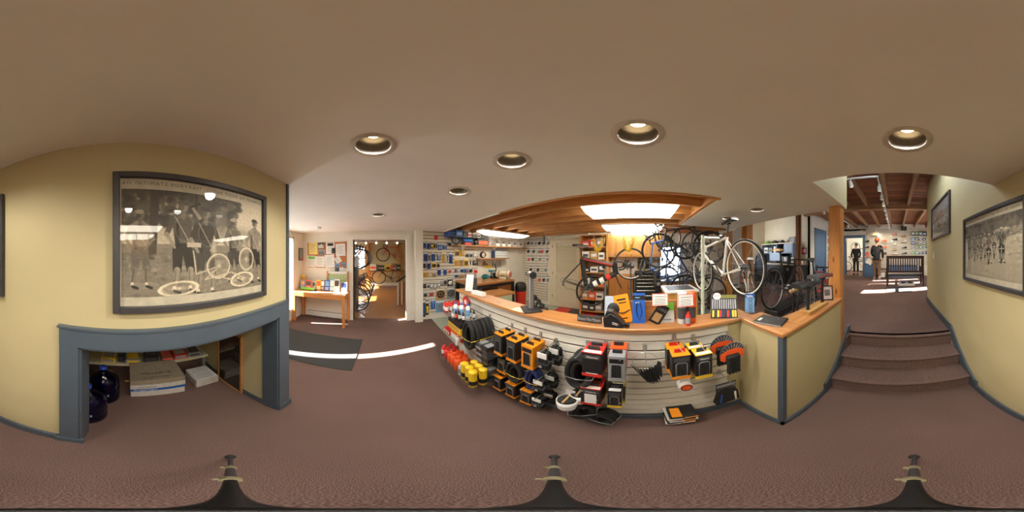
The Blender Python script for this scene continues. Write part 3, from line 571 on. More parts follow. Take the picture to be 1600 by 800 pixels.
# right-hand group
def pair(lab, pxf, body, band, win, top, txt, h, off=(-.012, 0)):
    X, w, zt, hh = spanY(*pxf, .82)
    for k in range(2): carton(lab % ('front', 'rear')[k], X + (.0 if k == 0 else off[0]), .82 + .09 * k, zt, .098, h, .082, body, band, win, top, 'red' if body == 'blk' and band == 'orange' else 'blk', 'boxed tires near the return panel', txt if k == 0 else None)
    hook(X, zt + .03)
pair('black boxed tire with orange top and base, %s on its hook', (1053, 1077, 556, 600), 'blk', 'orange', 'dgr', 'orange', None, .20)
pair('black boxed tire with yellow top and tray, %s on its hook', (1087, 1114, 554, 596), 'blk', 'yel', 'blk', 'yel', 'Vittoria', .21)
for k, (x, y, Y) in enumerate(((1145, 552, .80), (1129, 540, .90))):
    p = onY(x, y, Y); t = thing('round_card_tire_pack', 'folded knobby tire on a round orange and black card, %s one' % ('front', 'rear')[k], 'folded tire', (p.x, Y, p.z - .16), 0, 'tires on round cards')
    q = MB(); q.cyl((0, .004, .16), (0, .010, .16), .083, n=36); q.build('round_card', K['dgr'], t)
    q = MB(); q.prism([(-.08, .02), (-.03, .045), (.03, .045), (.08, .02), (.08, -.03), (.05, -.05), (.045, .005), (-.045, .005), (-.05, -.05), (-.08, -.03)], (0, .003, .15), (1, 0, 0), (0, 0, 1), .003); q.build('orange_band', K['org2'], t)
    for i in range(8): a = R(25 + 18 * i); q = MB(); q.cyl((.045 * math.cos(a), .002, .16 + .045 * math.sin(a)), (.078 * math.cos(a), .002, .16 + .078 * math.sin(a)), .002, n=5); q.build('spoke_print', K['gry'], t)
    q = MB(); q.bx(-.045, .045, -.022, .004, -.01, .152, b=.012)
    for i in range(9):
        for j in range(4): q.bx(-.04 + .021 * j, -.026 + .021 * j, -.027, -.02, i * .017 - .004, i * .017 + .008)
    q.build('knobby_tire', rubber, t)
hook(.60, .93)
p = onY(1073, 600, .84)
t = thing('bar_tape_roll', 'round white and orange bar tape roll under the orange boxes', 'bar tape', (p.x, .84, p.z - .085))
q = MB(); q.cyl((0, 0, .04), (0, .07, .04), .042, n=24); q.build('white_shell', K['wht'], t); q = MB()
for i in range(5): q.cyl((0, -.004 + .001 * i, .045), (0, .001, .045), .034 - .005 * i, n=22)
q.build('tape_window', K['org2'], t); q = MB(); q.ring((0, -.003, .045), .03, .004, Matrix(((1, 0, 0), (0, 0, 1), (0, 1, 0))), 22, 5); q.build('window_rim', K['blk'], t)
q = MB(); q.bx(-.03, .03, .03, .036, .06, .15, b=.003); q.build('hang_card', K['wht'], t)
for i in range(6):
    t = thing('flat_packet', '%s and orange flat tire packet, %s from the carpet in the low stack' % (('white', 'black')[i % 2], ORD[i]), 'packet', (.225 + .01 * (i % 3), .875 - .002 * i, .045 + .024 * i), (-.06, .05, 0)[i % 3], 'stack of flat packets')
    q = MB(); q.bx(-.085, .085, 0, .16, 0, .022, b=.004); q.build('packet', K['wht' if i % 2 == 0 else 'blk'], t); q = MB(); q.bx(.0, .08, -.0015, .03, .005, .017); q.build('orange_end', K['orange' if i % 2 else 'blk'], t)
    q = MB(); q.bx(-.07, -.01, .01, .12, .0215, .0232); q.build('top_print', K['orange' if i % 2 else 'gry'], t)
p = onY(1136, 599, .90)
t = thing('carded_pack', 'black folded tire with blue stripes under a grey header card', 'folded tire', (p.x, .88, p.z - .25))
q = MB(); q.bx(-.075, .075, .03, .034, .10, .25, b=.001); q.build('header_card', K['dgr'], t); q = MB(); q.bx(-.07, .07, .0285, .03, .205, .235); q.build('header_print', K['gry'], t)
q = MB(); q.prism([(-.085, 0), (.085, .015), (.07, .15), (.0, .185), (-.06, .15)], (0, 0, 0), (1, 0, 0), (0, 0, 1), -.05); q.build('folded_tire', rubber, t)
for s, cc in ((-1, 'blu'), (1, 'wht')): q = MB(); q.prism([(s * .05, .02), (s * .062, .02), (s * .055, .14), (s * .04, .14)], (0, -.002, 0), (1, 0, 0), (0, 0, 1), -.004); q.build('stripe', K[cc], t)
hook(p.x, .56)
# ---------------------------------------------------------------- acrylic trays at the counter's left end
def tray(label, X0, X1, Y0, Y1, z, hh=.06):
    t = thing('acrylic_tray', label, 'display tray', ((X0 + X1) / 2, (Y0 + Y1) / 2, z), 0, 'clear display trays'); a, b_ = (X1 - X0) / 2, (Y1 - Y0) / 2
    q = MB(); q.bx(-a, a, -b_, b_, 0, .005); q.build('tray_base', acryl, t); q = MB(); q.bx(-a, a, -b_, -b_ + .004, .005, hh); q.build('front_lip', acryl, t)
    for s in (-1, 1): q = MB(); q.bx(s * a - .002, s * a + .002, -b_, b_, .005, hh); q.build('side_lip', acryl, t)
    q = MB(); q.bx(-a, a, b_ - .006, b_ - .001, .005, .12); q.build('back_plate', acryl, t)
tray('clear display tray of lubricants, highest of three', -1.93, -1.46, .70, 1.012, .83); tray('clear display tray of patch kits, middle of three', -1.90, -1.46, .70, 1.012, .545); tray('clear display tray of bottles, lowest of three above the carpet', -1.86, -1.05, .63, 1.012, .22)
def bottle(label, X, Y, z, r, h, body, cap, group, nozzle=False, band=None):
    t = thing('bottle', label, 'bottle', (X, Y, z), 0, group)
    q = MB(); q.lathe([(r * .92, 0), (r, .006), (r, h * .70), (r * .8, h * .78), (r * .45, h * .82), (r * .45, h * .84)], 14); q.build('bottle_body', K[body], t)
    q = MB(); q.lathe([(r * .55, h * .835), (r * .55, h * .92), (r * (.16 if nozzle else .5), h * (.94 if nozzle else .985)), (r * .12 if nozzle else r * .45, h)], 12); q.build('cap', K[cap], t)
    if band: q = MB(); q.lathe([(r * 1.01, h * .18), (r * 1.015, h * .2), (r * 1.015, h * .56), (r * 1.01, h * .58)], 14); q.build('label_band', K[band], t)
    return t
z = .8355
for i in range(2):
    for j in range(4): bottle('red bottle in the outer corner of the top tray, %s row, %s along' % (('front', 'back')[i], ORD[j]), -1.895 + .05 * i, .745 + .056 * j, z, .022, .13, 'red', 'red', 'red bottles in the top tray', False, 'wht')
for i in range(3): bottle('tall white bottle with blue cap, %s of three in the top tray' % ORD[i], -1.66 + .06 * i, .78 + .045 * i, z, .025, .19, 'wht', 'blu', 'white and blue bottles', True, 'lbl')
for i in range(4):
    for j in range(2): bottle('small dark dropper bottle, %s in the %s row of the top tray' % (ORD[i], ('front', 'back')[j]), -1.63 + .045 * i, .73 + .13 * j - .0 + .02 * i, z, .014, .115, 'gry' if i < 1 else 'blk', 'blk', 'dropper bottles in the top tray', True, 'org2' if i == 1 else 'wht')
t = thing('gear_badge', 'red toothed cardboard badge standing behind the red bottles', 'sign', (-1.80, .985, z)); q = MB()
q.prism([((.085 if i % 2 else .07) * math.cos(i * math.pi / 14), .09 + (.085 if i % 2 else .07) * math.sin(i * math.pi / 14)) for i in range(28)], (0, 0, .03), (1, 0, 0), (0, 0, 1), -.004); q.build('toothed_card', K['red'], t); q = MB(); q.cyl((0, -.006, .12), (0, -.001, .12), .032, n=20); q.build('centre_disc', K['wht'], t)
t = thing('display_carton', 'gold and black counter display carton below the top tray', 'box', (-1.60, .73, .68)); q = MB(); q.bx(-.15, .15, 0, .12, 0, .10, b=.002); q.build('carton', K['yel'], t); q = MB(); q.bx(-.151, .151, -.001, .121, .085, .13); q.build('open_top', K['blk'], t)
for i in range(6): q = MB(); q.bx(-.12 + .042 * i, -.095 + .042 * i, -.003, 0, .02, .075); q.build('printed_panel', K['tan'], t)
t = thing('display_carton', 'orange and white carton carrying the gold display carton', 'box', (-1.63, .75, .5505)); q = MB(); q.bx(-.12, .12, 0, .10, 0, .128, b=.002); q.build('carton', K['wht'], t); q = MB(); q.bx(-.121, .121, -.001, .101, .07, .129); q.build('orange_top', K['org2'], t)
for i in range(3):
    t = thing('patch_kit', 'small red and white patch kit box, %s in the middle tray' % ORD[i], 'box', (-1.86 + .055 * i, .73, .5505), 0, 'patch kit boxes'); q = MB(); q.bx(-.024, .024, 0, .09, 0, .07 + .02 * (i == 2), b=.002); q.build('carton', K['red'], t); q = MB(); q.bx(-.018, .018, -.001, 0, .015, .045); q.build('front_label', K['wht'], t)
for i in range(5): bottle('white spray bottle with red cap, %s along the middle tray' % ORD[i], -1.49 + .002 * i, .72 + .052 * i, .5505, .02, .12, 'wht', 'red' if i % 2 else 'gry', 'white bottles in the middle tray', False, 'red' if i % 2 else None)
z = .2255
for i in range(4):
    for j in range(2): bottle('orange bottle with orange cap, %s in the %s row of the low tray' % (ORD[i], ('front', 'back')[j]), -1.70 + .088 * i, .70 + .09 * j, z, .038, .165 + .03 * (i > 1), 'org2' if i else 'red', 'org2' if i else 'red', 'orange bottles in the low tray')
for i in range(2): bottle('red capped bottle at the outer end of the low tray, %s' % ('nearer the lip', 'nearer the slats')[i], -1.80, .70 + .09 * i, z, .035, .15, 'red', 'red', 'red bottles in the low tray', False, 'wht')
for i in range(2): bottle('white canister with white lid beside the yellow ones, %s' % ('front', 'back')[i], -1.33 + .04 * i, .69 + .10 * i, z, .036, .17, 'wht', 'wht', 'white canisters', False, 'gry')
for i in range(3):
    for j in range(2):
        t = thing('canister', 'yellow canister of wipes, %s along in the %s row of the low tray' % (ORD[i], ('front', 'back')[j]), 'canister', (-1.265 + .078 * i + .01 * j, .685 + .09 * j - .012 * (i == 2), z), 0, 'yellow canisters')
        q = MB(); q.lathe([(.035, 0), (.036, .004), (.036, .185), (.034, .19)], 16); q.build('tin', K['yel'], t); q = MB(); q.lathe([(.037, .19), (.038, .193), (.038, .21), (.03, .218), (0, .219)], 16); q.build('lid', K['yel'], t); q = MB(); q.lathe([(.0365, .03), (.037, .032), (.037, .09), (.0365, .092)], 16); q.build('label_band', K['blk'], t); 
# ---------------------------------------------------------------- goods on the counter top
def stand(p): return (p.x, p.y, CT + .0008)
tp = CT + .0006
t = thing('brochure_holder', 'clear holder with a white leaflet on the left end of the counter', 'brochure holder', (-1.86, 1.08, tp), R(35))
q = MB(); q.prism([(-.06, 0), (.06, 0), (.06, .006), (-.06, .006)], (0, 0, 0), (1, 0, 0), (0, 1, 0), .004); q.box((0, .0, .10), (.12, .004, .20), rot=(R(-12), 0, 0)); q.box((0, -.025, .05), (.12, .003, .10), rot=(R(-12), 0, 0)); q.build('holder', acryl, t)
q = MB(); q.box((0, -.008, .115), (.105, .006, .22), rot=(R(-12), 0, 0)); q.build('leaflet', K['wht'], t); q = MB(); q.box((.045, .06, .10), (.05, .07, .16), b=.01); q.build('dark_gadget', K['dgr'], t)
t = thing('card_tray', 'low white card box on the counter beside the leaflet holder', 'box', (-1.62, 1.06, tp), R(8)); q = MB(); q.bx(-.10, .10, -.03, .03, 0, .045, b=.003); q.build('card_stack', K['wht'], t); q = MB(); q.bx(-.095, -.02, -.031, -.02, .045, .055); q.build('upright_card', whitep, t)
p = onZ(824, 486, CT); t = thing('fork_stand', 'silver steerer tube stand on a square black base on the counter', 'display stand', (p.x, 1.085, tp), R(-38))
q = MB(); q.box((0, 0, .006), (.19, .15, .012), b=.003); q.build('base_plate', black, t); q = MB(); q.box((0, 0, .16), (.045, .04, .30), b=.006); q.build('column', alu, t)
q = MB(); q.cyl((-.06, 0, .315), (.06, 0, .315), .026, n=20); q.build('crossbar', alu, t); q = MB(); q.cyl((.06, 0, .315), (.075, 0, .315), .029, n=20); q.build('end_cap', black, t); q = MB(); q.cyl((-.075, 0, .315), (-.06, 0, .315), .029, n=20); q.build('end_cap', black, t); q = MB(); q.cyl((.053, 0, .315), (.059, 0, .315), .0275, n=20); q.build('gold_ring', K['yel'], t)
for i in range(6):
    p = onY(838 + 4.6 * i, 478 + 2 * i, 1.19); t = thing('hex_wrench', 'black T-handle hex wrench, %s from the silver stand' % ORD[i], 'tool', (p.x, 1.155, .95 - .02 * i), R(-30 + 9 * i), 'T-handle wrenches behind the counter')
    q = MB(); q.cyl((0, 0, 0), (0, 0, .18 + .012 * (5 - i)), .004, n=6); q.build('shaft', K['blk'], t); q = MB(); z = .18 + .012 * (5 - i); q.tube([(-.045, 0, z - .012), (-.02, 0, z), (.02, 0, z), (.05, 0, z - .008)], .012, 8); q.build('handle', K['blk'], t)
q = MB(); q.bx(-1.0, -.62, 1.145, 1.165, .93, .945); sub(q, 'tool_rail', steel)
t = thing('name_sign', 'dark wooden sign reading Because Nice Matters on the counter', 'sign', (onY(921, 505, 1.045).x, 1.045, tp), R(-2)); sw = .172
q = MB(); q.box((0, 0, .026), (sw, .018, .052), b=.003, rot=(R(-8), 0, 0)); q.build('sign_board', M('sign_wood', (52, 44, 38), .6), t); text('Because Nice Matters', .034, K['gry'], t, (0, -.0112, .025), (R(82), 0, 0), sx=.54)
# carded goods leaning on a low pine riser
t = thing('display_board', 'pale wooden board propping up the packets on the counter', 'board', (.06, 1.13, tp)); q = MB(); q.bx(-.20, .20, 0, .012, 0, .15, b=.002); q.build('panel', pine, t); q = MB(); q.bx(-.20, .20, .012, .04, 0, .02); q.build('foot', pine, t)
def card(name, label, cat, px_, Y, base, rz=0, tilt=-9, z0=tp, roll=0):
    X, w, zt, h = spanY(*px_, Y); t = thing(name, label, cat, (X, Y, z0), 0, None, (R(tilt), R(roll), rz)); h = max(.05, zt - z0)
    q = MB(); q.bx(-w / 2, w / 2, 0, .003, 0, h, b=.0008); q.build('backing_card', K[base] if isinstance(base, str) else base, t); return t, w, h
t, w, h = card('saddle_bag_card', 'grey blister card with a black pouch picture behind the saddle bag', 'packet', (944, 972, 464, 505), 1.09, M('pale_card', (176, 184, 196), .35))
q = MB(); q.ball((0, -.005, h * .5), (w * .36, .012, h * .26), 12); q.build('pouch', K['blk'], t)
t = thing('saddle_bag', 'black saddle bag with white lettering standing on the counter', 'bag', (onY(960, 510, 1.0).x, 1.005, tp), R(0))
q = MB(); q.prism([(-.062, .004), (.055, .0), (.065, .03), (.02, .085), (-.01, .115), (-.045, .12), (-.068, .06)], (0, -.022, 0), (1, 0, 0), (0, 0, 1), -.055); q.build('bag_body', K['blk'], t)
q = MB(); q.tube([(-.06, -.023, .07), (-.02, -.024, .1), (.02, -.023, .075), (.06, -.023, .03)], .003, 5); q.build('zipper', K['dgr'], t); q = MB(); q.bx(.06, .095, -.01, .01, .008, .03, b=.004); q.ring((.08, -.012, .006), .012, .0025, None, 14, 5); q.build('strap', K['blk'], t); [MB().box((.006, -.0225, zz), (.034, .001, .004), rot=(0, R(14), 0)).build('white_mark', K['wht'], t) for zz in (.026, .036)]; MB().box((.03, -.0225, .029), (.010, .001, .005), rot=(0, R(14), 0)).build('red_mark', K['red'], t)
t, w, h = card('cable_card', 'bright orange card carrying a dark curved part', 'packet', (966, 990, 461, 503), 1.085, 'orange', 0, -8, tp, -12)
q = MB(); q.tube([(-w * .45, -.004, h * .42), (0, -.006, h * .36), (w * .45, -.004, h * .44)], .004, 6); q.build('curved_part', K['dgr'], t); q = MB(); q.bx(-w * .3, w * .3, -.001, 0, h * .8, h * .86); q.bx(-w * .2, w * .3, -.001, 0, h * .7, h * .74); q.bx(-w * .3, w * .2, -.001, 0, h * .14, h * .18); q.build('lettering', K['blk'], t)
t, w, h = card('tool_card', 'blue card with black header hanging tool on the counter', 'packet', (988, 1008, 459, 510), 1.075, 'blu')
q = MB(); q.bx(-w * .5, w * .5, -.001, 0, h * .78, h * .92); q.build('black_header', K['blk'], t); q = MB(); q.ball((-w * .1, -.0015, h * .85), (w * .25, .001, h * .02), 8); q.build('logo_swoosh', K['lbl'], t); q = MB(); q.tube([(-w * .15, -.006, h * .68), (-w * .2, -.006, h * .4), (w * .05, -.006, h * .12), (w * .25, -.006, h * .4), (w * .1, -.006, h * .68), (-w * .15, -.006, h * .68)], .004, 5); q.build('bent_tool', K['nav'], t); q = MB(); q.bx(-w * .25, w * .05, -.004, 0, h * .66, h * .7); q.build('white_clip', K['wht'], t)
t, w, h = card('green_tool_card', 'green and grey blister card with a green fitting', 'packet', (1027, 1054, 474, 508), 1.07, M('light_grey_card', (200, 200, 192), .3))
q = MB(); q.bx(-w * .1, w * .5, -.0012, 0, h * .62, h); q.build('green_panel', K['grn'], t); q = MB(); q.ball((-w * .15, -.01, h * .5), (.010, .008, .016), 8); q.ball((-w * .02, -.01, h * .62), .009, 8); q.build('green_fitting', M('emerald', (40, 160, 90), .3), t); q = MB(); q.cyl((-w * .4, -.008, h * .25), (w * .3, -.008, h * .22), .007, n=8); q.build('pump_barrel', alu, t); q = MB(); q.bx(-w * .5, -w * .3, -.0015, 0, 0, h * .15); q.build('dark_corner', K['blk'], t)
t, w, h = card('multi_tool_card', 'black diamond-tilted card with a golden multi tool', 'packet', (1011, 1031, 474, 508), 1.05, 'blk', 0, -6, tp + .012, 32)
for i in range(7): q = MB(); q.cyl((-w * .3 + w * .09 * i, -.005, h * .12), (-w * .3 + w * .09 * i, -.005, h * .55), .0026, n=6); q.build('tool_bit', K['tan'], t)
for i in range(3): q = MB(); q.ring((-w * .28 + w * .28 * i, -.003, h * .76), .008, .0016, Matrix(((1, 0, 0), (0, 0, 1), (0, 1, 0))), 12, 4); q.build('ring_print', K['gry'], t)
def notice(label, px_, Y, z0, swoosh):
    X, w, zt, h = spanY(*px_, Y); t = thing('notice_card', label, 'notice', (X, Y, zt - h), 0, None, (R(-6), 0, 0))
    q = MB(); q.bx(-w / 2, w / 2, 0, .002, 0, h); q.build('red_border_card', K['pink'], t); q = MB(); q.bx(-w * .47, w * .47, -.0008, 0, h * .05, h * .95); q.build('white_sheet', K['wht'], t)
    q = MB()
    for k in range(4): q.bx(-w * (.36 - .04 * (k % 2)), w * (.36 - .04 * (k % 2)), -.0016, -.0008, h * (.14 + .13 * k), h * (.17 + .13 * k))
    q.build('lettering', K['dgr'], t); q = MB(); q.tube([(w * .27, -.001, h * .86), (w * .38, -.001, h * .75), (w * .27, -.001, h * .66)], .0016, 4); q.build('red_swoosh', K['red'], t); q = MB(); q.bx(-w * .33, w * .25, -.0016, -.0008, h * .72, h * .78); q.build('heading_line', K['gry'], t)
notice('small red-bordered notice card above the black tool card', (1019, 1044, 459, 478), 1.03, 0, 1); notice('small red-bordered notice card on the spray bottles', (1060, 1084, 460, 479), 1.0, 0, 1)
for k, (x, cc, l) in enumerate(((1066, 'wht', 'tall white aerosol can behind the notice card'), (1080, 'org2', 'tall orange aerosol can behind the notice card'))):
    p = onY(x, 500, 1.05); t = thing('aerosol_can', l, 'spray can', (p.x, 1.05, tp), 0, 'aerosol cans'); q = MB(); q.lathe([(.030, 0), (.032, .004), (.032, .16), (.026, .172)], 18); q.build('can', K[cc], t); q = MB(); q.lathe([(.031, .17), (.031, .222), (.028, .226), (0, .226)], 18); q.build('cap', K['wht' if k == 0 else 'org2'], t); q = MB(); q.lathe([(.0325, .04), (.0328, .042), (.0328, .12), (.0325, .122)], 18); q.build('label_band', K['dgr'], t)
p = onY(1075, 505, .995); bottle('small red bottle with pointed cap in front of the spray cans', p.x, .995, tp, .018, .105, 'red', 'red', None, True, 'gry')
# slanted tool display
p = onZ(1137, 498, CT); t = thing('tool_display', 'slanted counter display of silver tools and coloured levers', 'display box', (p.x + .01, 1.07, tp), R(-28))
q = MB(); q.prism([(-.06, 0), (.07, 0), (.07, .155), (.06, .16)], (-.10, 0, 0), (0, 1, 0), (0, 0, 1), .20); q.build('display_body', K['wht'], t)
sl = Vector((0, .12, .16)).normalized(); nn = Vector((0, -.16, .12)).normalized(); o = Vector((0, -.06, 0)); rm = Matrix((Vector((1, 0, 0)), sl, nn)).transposed()
def onsl(u, v, w=.002): return o + Vector((1, 0, 0)) * u + sl * v + nn * w
q = MB(); q.box(onsl(0, .10), (.198, .198, .004), rot=rm); q.build('sloping_face', K['blk'], t); q = MB(); q.box(onsl(.01, .18, .005), (.17, .03, .002), rot=rm); q.build('header_panel', M('olive', (120, 118, 44), .5), t)
q = MB(); q.cyl(onsl(-.055, .182, .005), onsl(-.055, .182, .009), .03, n=24); ov = q.build('oval_logo', K['wht'], t); q = MB(); q.tube([onsl(-.076 + .0042 * k, .183 + (.007 if k < 2 else .004) * math.sin(k * 1.9) + .0004 * k, .0098) for k in range(11)], .0016, 5); q.build('red_script_mark', K['red'], t)
for i in range(11): q = MB(); q.cyl(onsl(-.085 + .017 * i, .075, .008), onsl(-.085 + .017 * i, .155, .008), .0055, n=8); q.build('silver_tool', alu, t)
for i, cc in enumerate(('yel', 'blk', 'yel', 'red', 'nav', 'blk', 'red', 'nav', 'yel', 'yel')): q = MB(); q.box(onsl(-.08 + .018 * i, .035, .008), (.014, .055, .010), rot=rm); q.build('coloured_lever', K[cc], t)
p = onZ(1178, 492, CT); t = thing('blue_leaflet', 'upright blue leaflet with a column of round pictures on the counter corner', 'leaflet', (p.x + .01, 1.02, tp), R(-36)); hh = .165
q = MB(); q.bx(-.038, .038, 0, .003, 0, hh); q.build('leaflet', K['lbl'], t); q = MB(); q.bx(-.038, .038, -.001, 0, hh * .78, hh); q.build('blue_header', K['blu'], t)
for i in range(4): q = MB(); q.ring((.006, -.002, .02 + .031 * i), .012, .002, Matrix(((1, 0, 0), (0, 0, 1), (0, 1, 0))), 16, 4); q.build('round_picture', K['blk' if i != 2 else 'brn'], t)
q = MB(); q.bx(-.025, .028, -.0018, 0, hh * .82, hh * .86); q.bx(-.03, .02, -.0018, 0, hh * .89, hh * .92); q.build('lettering', K['wht'], t); q = MB(); q.bx(-.04, .04, -.014, .03, 0, .003); q.bx(-.04, .04, -.016, -.014, 0, .03); q.build('acrylic_foot', acryl, t)
t = thing('black_binder', 'black catalogue with a grey ring on its cover lying on the counter corner', 'book', (.80, .77, tp), R(-70)); q = MB(); q.bx(-.10, .10, -.075, .075, 0, .016, b=.002); q.build('cover', K['blk'], t); q = MB(); q.bx(-.097, .099, -.0755, .0755, .003, .013); q.build('page_block', K['gry'], t)
q = MB(); q.ring((.01, 0, .0165), .042, .003, None, 26, 4); q.build('ring_print', K['dgr'], t); q = MB(); q.bx(-.08, -.06, -.05, .0, .0155, .017); q.build('title_print', K['wht'], t)
# two saddles on a wooden block, framed card
saddle_prof = [(-.135, .065), (-.10, .07), (-.05, .055), (0, .034), (.06, .021), (.12, .017), (.14, .010)]
def saddlemesh(m1):
    q = MB(); N = 9; vs = []
    for x, w in saddle_prof:
        for j in range(N):
            a = math.pi * j / (N - 1); vs.append((x, w * math.cos(a), .022 * math.sin(a) ** .6 + .006 * math.cos(x * 18) - (.012 if j in (0, N - 1) else 0)))
    k = len(saddle_prof); q.add(vs, [(i * N + j, (i + 1) * N + j, (i + 1) * N + j + 1, i * N + j + 1) for i in range(k - 1) for j in range(N - 1)], 0, True)
    q.add(vs[:N] + vs[-N:], [tuple(range(N)), tuple(range(N, 2 * N))[::-1]], 0); q.add(vs, [tuple([i * N for i in range(k)] + [i * N + N - 1 for i in range(k)][::-1])], 0); return q.mesh('saddle_shell', m1)
def rails(t): q = MB(); [q.tube([(-.09, s * .022, -.012), (-.05, s * .022, -.03), (.04, s * .022, -.03), (.12, s * .008, -.006)], .0035, 5) for s in (-1, 1)]; return q.build('rails', steel, t)
t = thing('saddle_block', 'rough wooden block on the counter holding two saddle posts', 'wood block', (1.235, .668, tp)); q = MB(); q.bx(-.17, .18, -.045, .045, 0, .03, b=.003); q.build('block', woodmat('block_wood', (150, 112, 58), (188, 146, 84), .6, axis=0), t); q = MB(); q.cyl((-.12, 0, .028), (-.12, 0, .032), .02, n=16); q.build('post_socket', K['blk'], t); q = MB(); q.cyl((.14, 0, .028), (.14, 0, .032), .02, n=16); q.build('post_socket', K['blk'], t)
for (x, l, mm, rz, hh) in ((1.145, 'black saddle on a short post, nearer the blue leaflet', K['blk'], R(-14), .175), (1.405, 'black saddle with red trim on a post beside the framed card', K['dgr'], R(-20), .215)):
    t = thing('saddle', l, 'bicycle saddle', (x - .03, .668, tp + .0325)); place('shell', saddlemesh(mm), t, (0, 0, hh + .035), (0, 0, rz)); q = MB(); q.cyl((0, 0, 0), (0, 0, hh), .0135, n=14); q.build('seat_post', K['blk'], t); q = MB(); q.box((0, 0, hh + .004), (.045, .05, .022), b=.005); q.build('clamp', K['blk'], t); r_ = rails(t); r_.location = (0, 0, hh + .035); r_.rotation_euler = (0, 0, rz)
    if 'red' in l: q = MB(); q.tube([(-.09, -.072, .004), (0, -.036, .008), (.13, -.012, .006)], .004, 5); o_ = q.build('red_trim', K['red'], t, (0, 0, hh + .035), (0, 0, rz))
t = thing('framed_card', 'small black frame with a pale pink card leaning by the wooden post', 'frame', (1.545, .69, tp), R(-52), None); rr = R(-10)
for c, d in (((-.055, 0, .08), (.012, .014, .16)), ((.055, 0, .08), (.012, .014, .16)), ((0, 0, .006), (.11, .014, .012)), ((0, 0, .154), (.11, .014, .012))): q = MB(); q.box(c, d, b=.002); q.build('frame_bar', black, t, None, (rr, 0, 0))
q = MB(); q.bx(-.05, .05, .0, .003, .01, .15); q.build('card', M('pinkish_card', (214, 196, 194), .5), t, None, (rr, 0, 0)); q = MB(); q.bx(-.03, .03, -.0012, 0, .05, .115); q.build('grey_square', M('mid_grey', (112, 108, 108)), t, None, (rr, 0, 0)); q = MB(); q.bx(-.01, .01, .01, .06, 0, .07); q.build('easel_back', black, t)
# ---------------------------------------------------------------- framed posters on the long wall
framem = M('frame_charcoal', (62, 60, 60), .4)
def framed(name, label, cv, X0, X1, z0, z1, title, rz=math.pi, loc=None, fw=.03, small=None, glass=True):
    w, h = abs(X1 - X0), z1 - z0
    t = thing(name, label, 'framed poster', loc or ((X0 + X1) / 2, YW + .0015, z0), rz)
    for c, d in (((-w / 2 + fw / 2, -.0135, h / 2), (fw, .027, h)), ((w / 2 - fw / 2, -.0135, h / 2), (fw, .027, h)), ((0, -.0135, fw / 2), (w - 2 * fw, .027, fw)), ((0, -.0135, h - fw / 2), (w - 2 * fw, .027, fw))):
        q = MB(); q.box(c, d, b=.003); q.build('frame_bar', framem, t)
    iw, ih = w - 2 * fw, h - 2 * fw
    q = MB(); q.bx(-iw / 2, iw / 2, -.008, -.001, fw, h - fw); mt = q.build('mat_board', M('poster_paper', (206, 196, 172), .7), t)
    cv.a = cv.a * 1.2
    pr = place('print', cv.mesh('print', iw * .985, ih * (.83 if title else .99)), t, (0, -.0095, h / 2 - (ih * .012 if title else 0)))
    if title:
        text(title, iw * .0315, M('grey_ink', (120, 112, 98)), t, (0, -.0095, h - fw - ih * .045), (R(90), 0, 0), sx=1.05, sp=1.32)
    if small: text(small, iw * .016, MATS['grey_ink'], t, (0, -.0095, fw + ih * .035), (R(90), 0, 0))
    if glass: q = MB(); q.bx(-iw / 2, iw / 2, -.0145, -.0125, fw, h - fw); q.build('glass_pane', picglass, t)
    return t
SEP = lambda v: (v * 1.0, v * .93, v * .80)
def wheel(c, x, y, rx, ry, v, rot=0., spokes=14, w=.0065):
    for k in range(spokes):
        a = math.pi * k / spokes; dx, dy = rx * math.cos(a), ry * math.sin(a); X, Y = dx * math.cos(rot) - dy * math.sin(rot), dx * math.sin(rot) + dy * math.cos(rot); c.seg(x - X, y - Y / c.k, x + X, y + Y / c.k, .0016, SEP(v), .55)
    c.ringe(x, y, rx, ry, w, SEP(v), 1, rot); c.ringe(x, y, rx * .86, ry * .86, .003, SEP(v - 40), .7, rot); c.ell(x, y, .010, .010, SEP(v - 20))
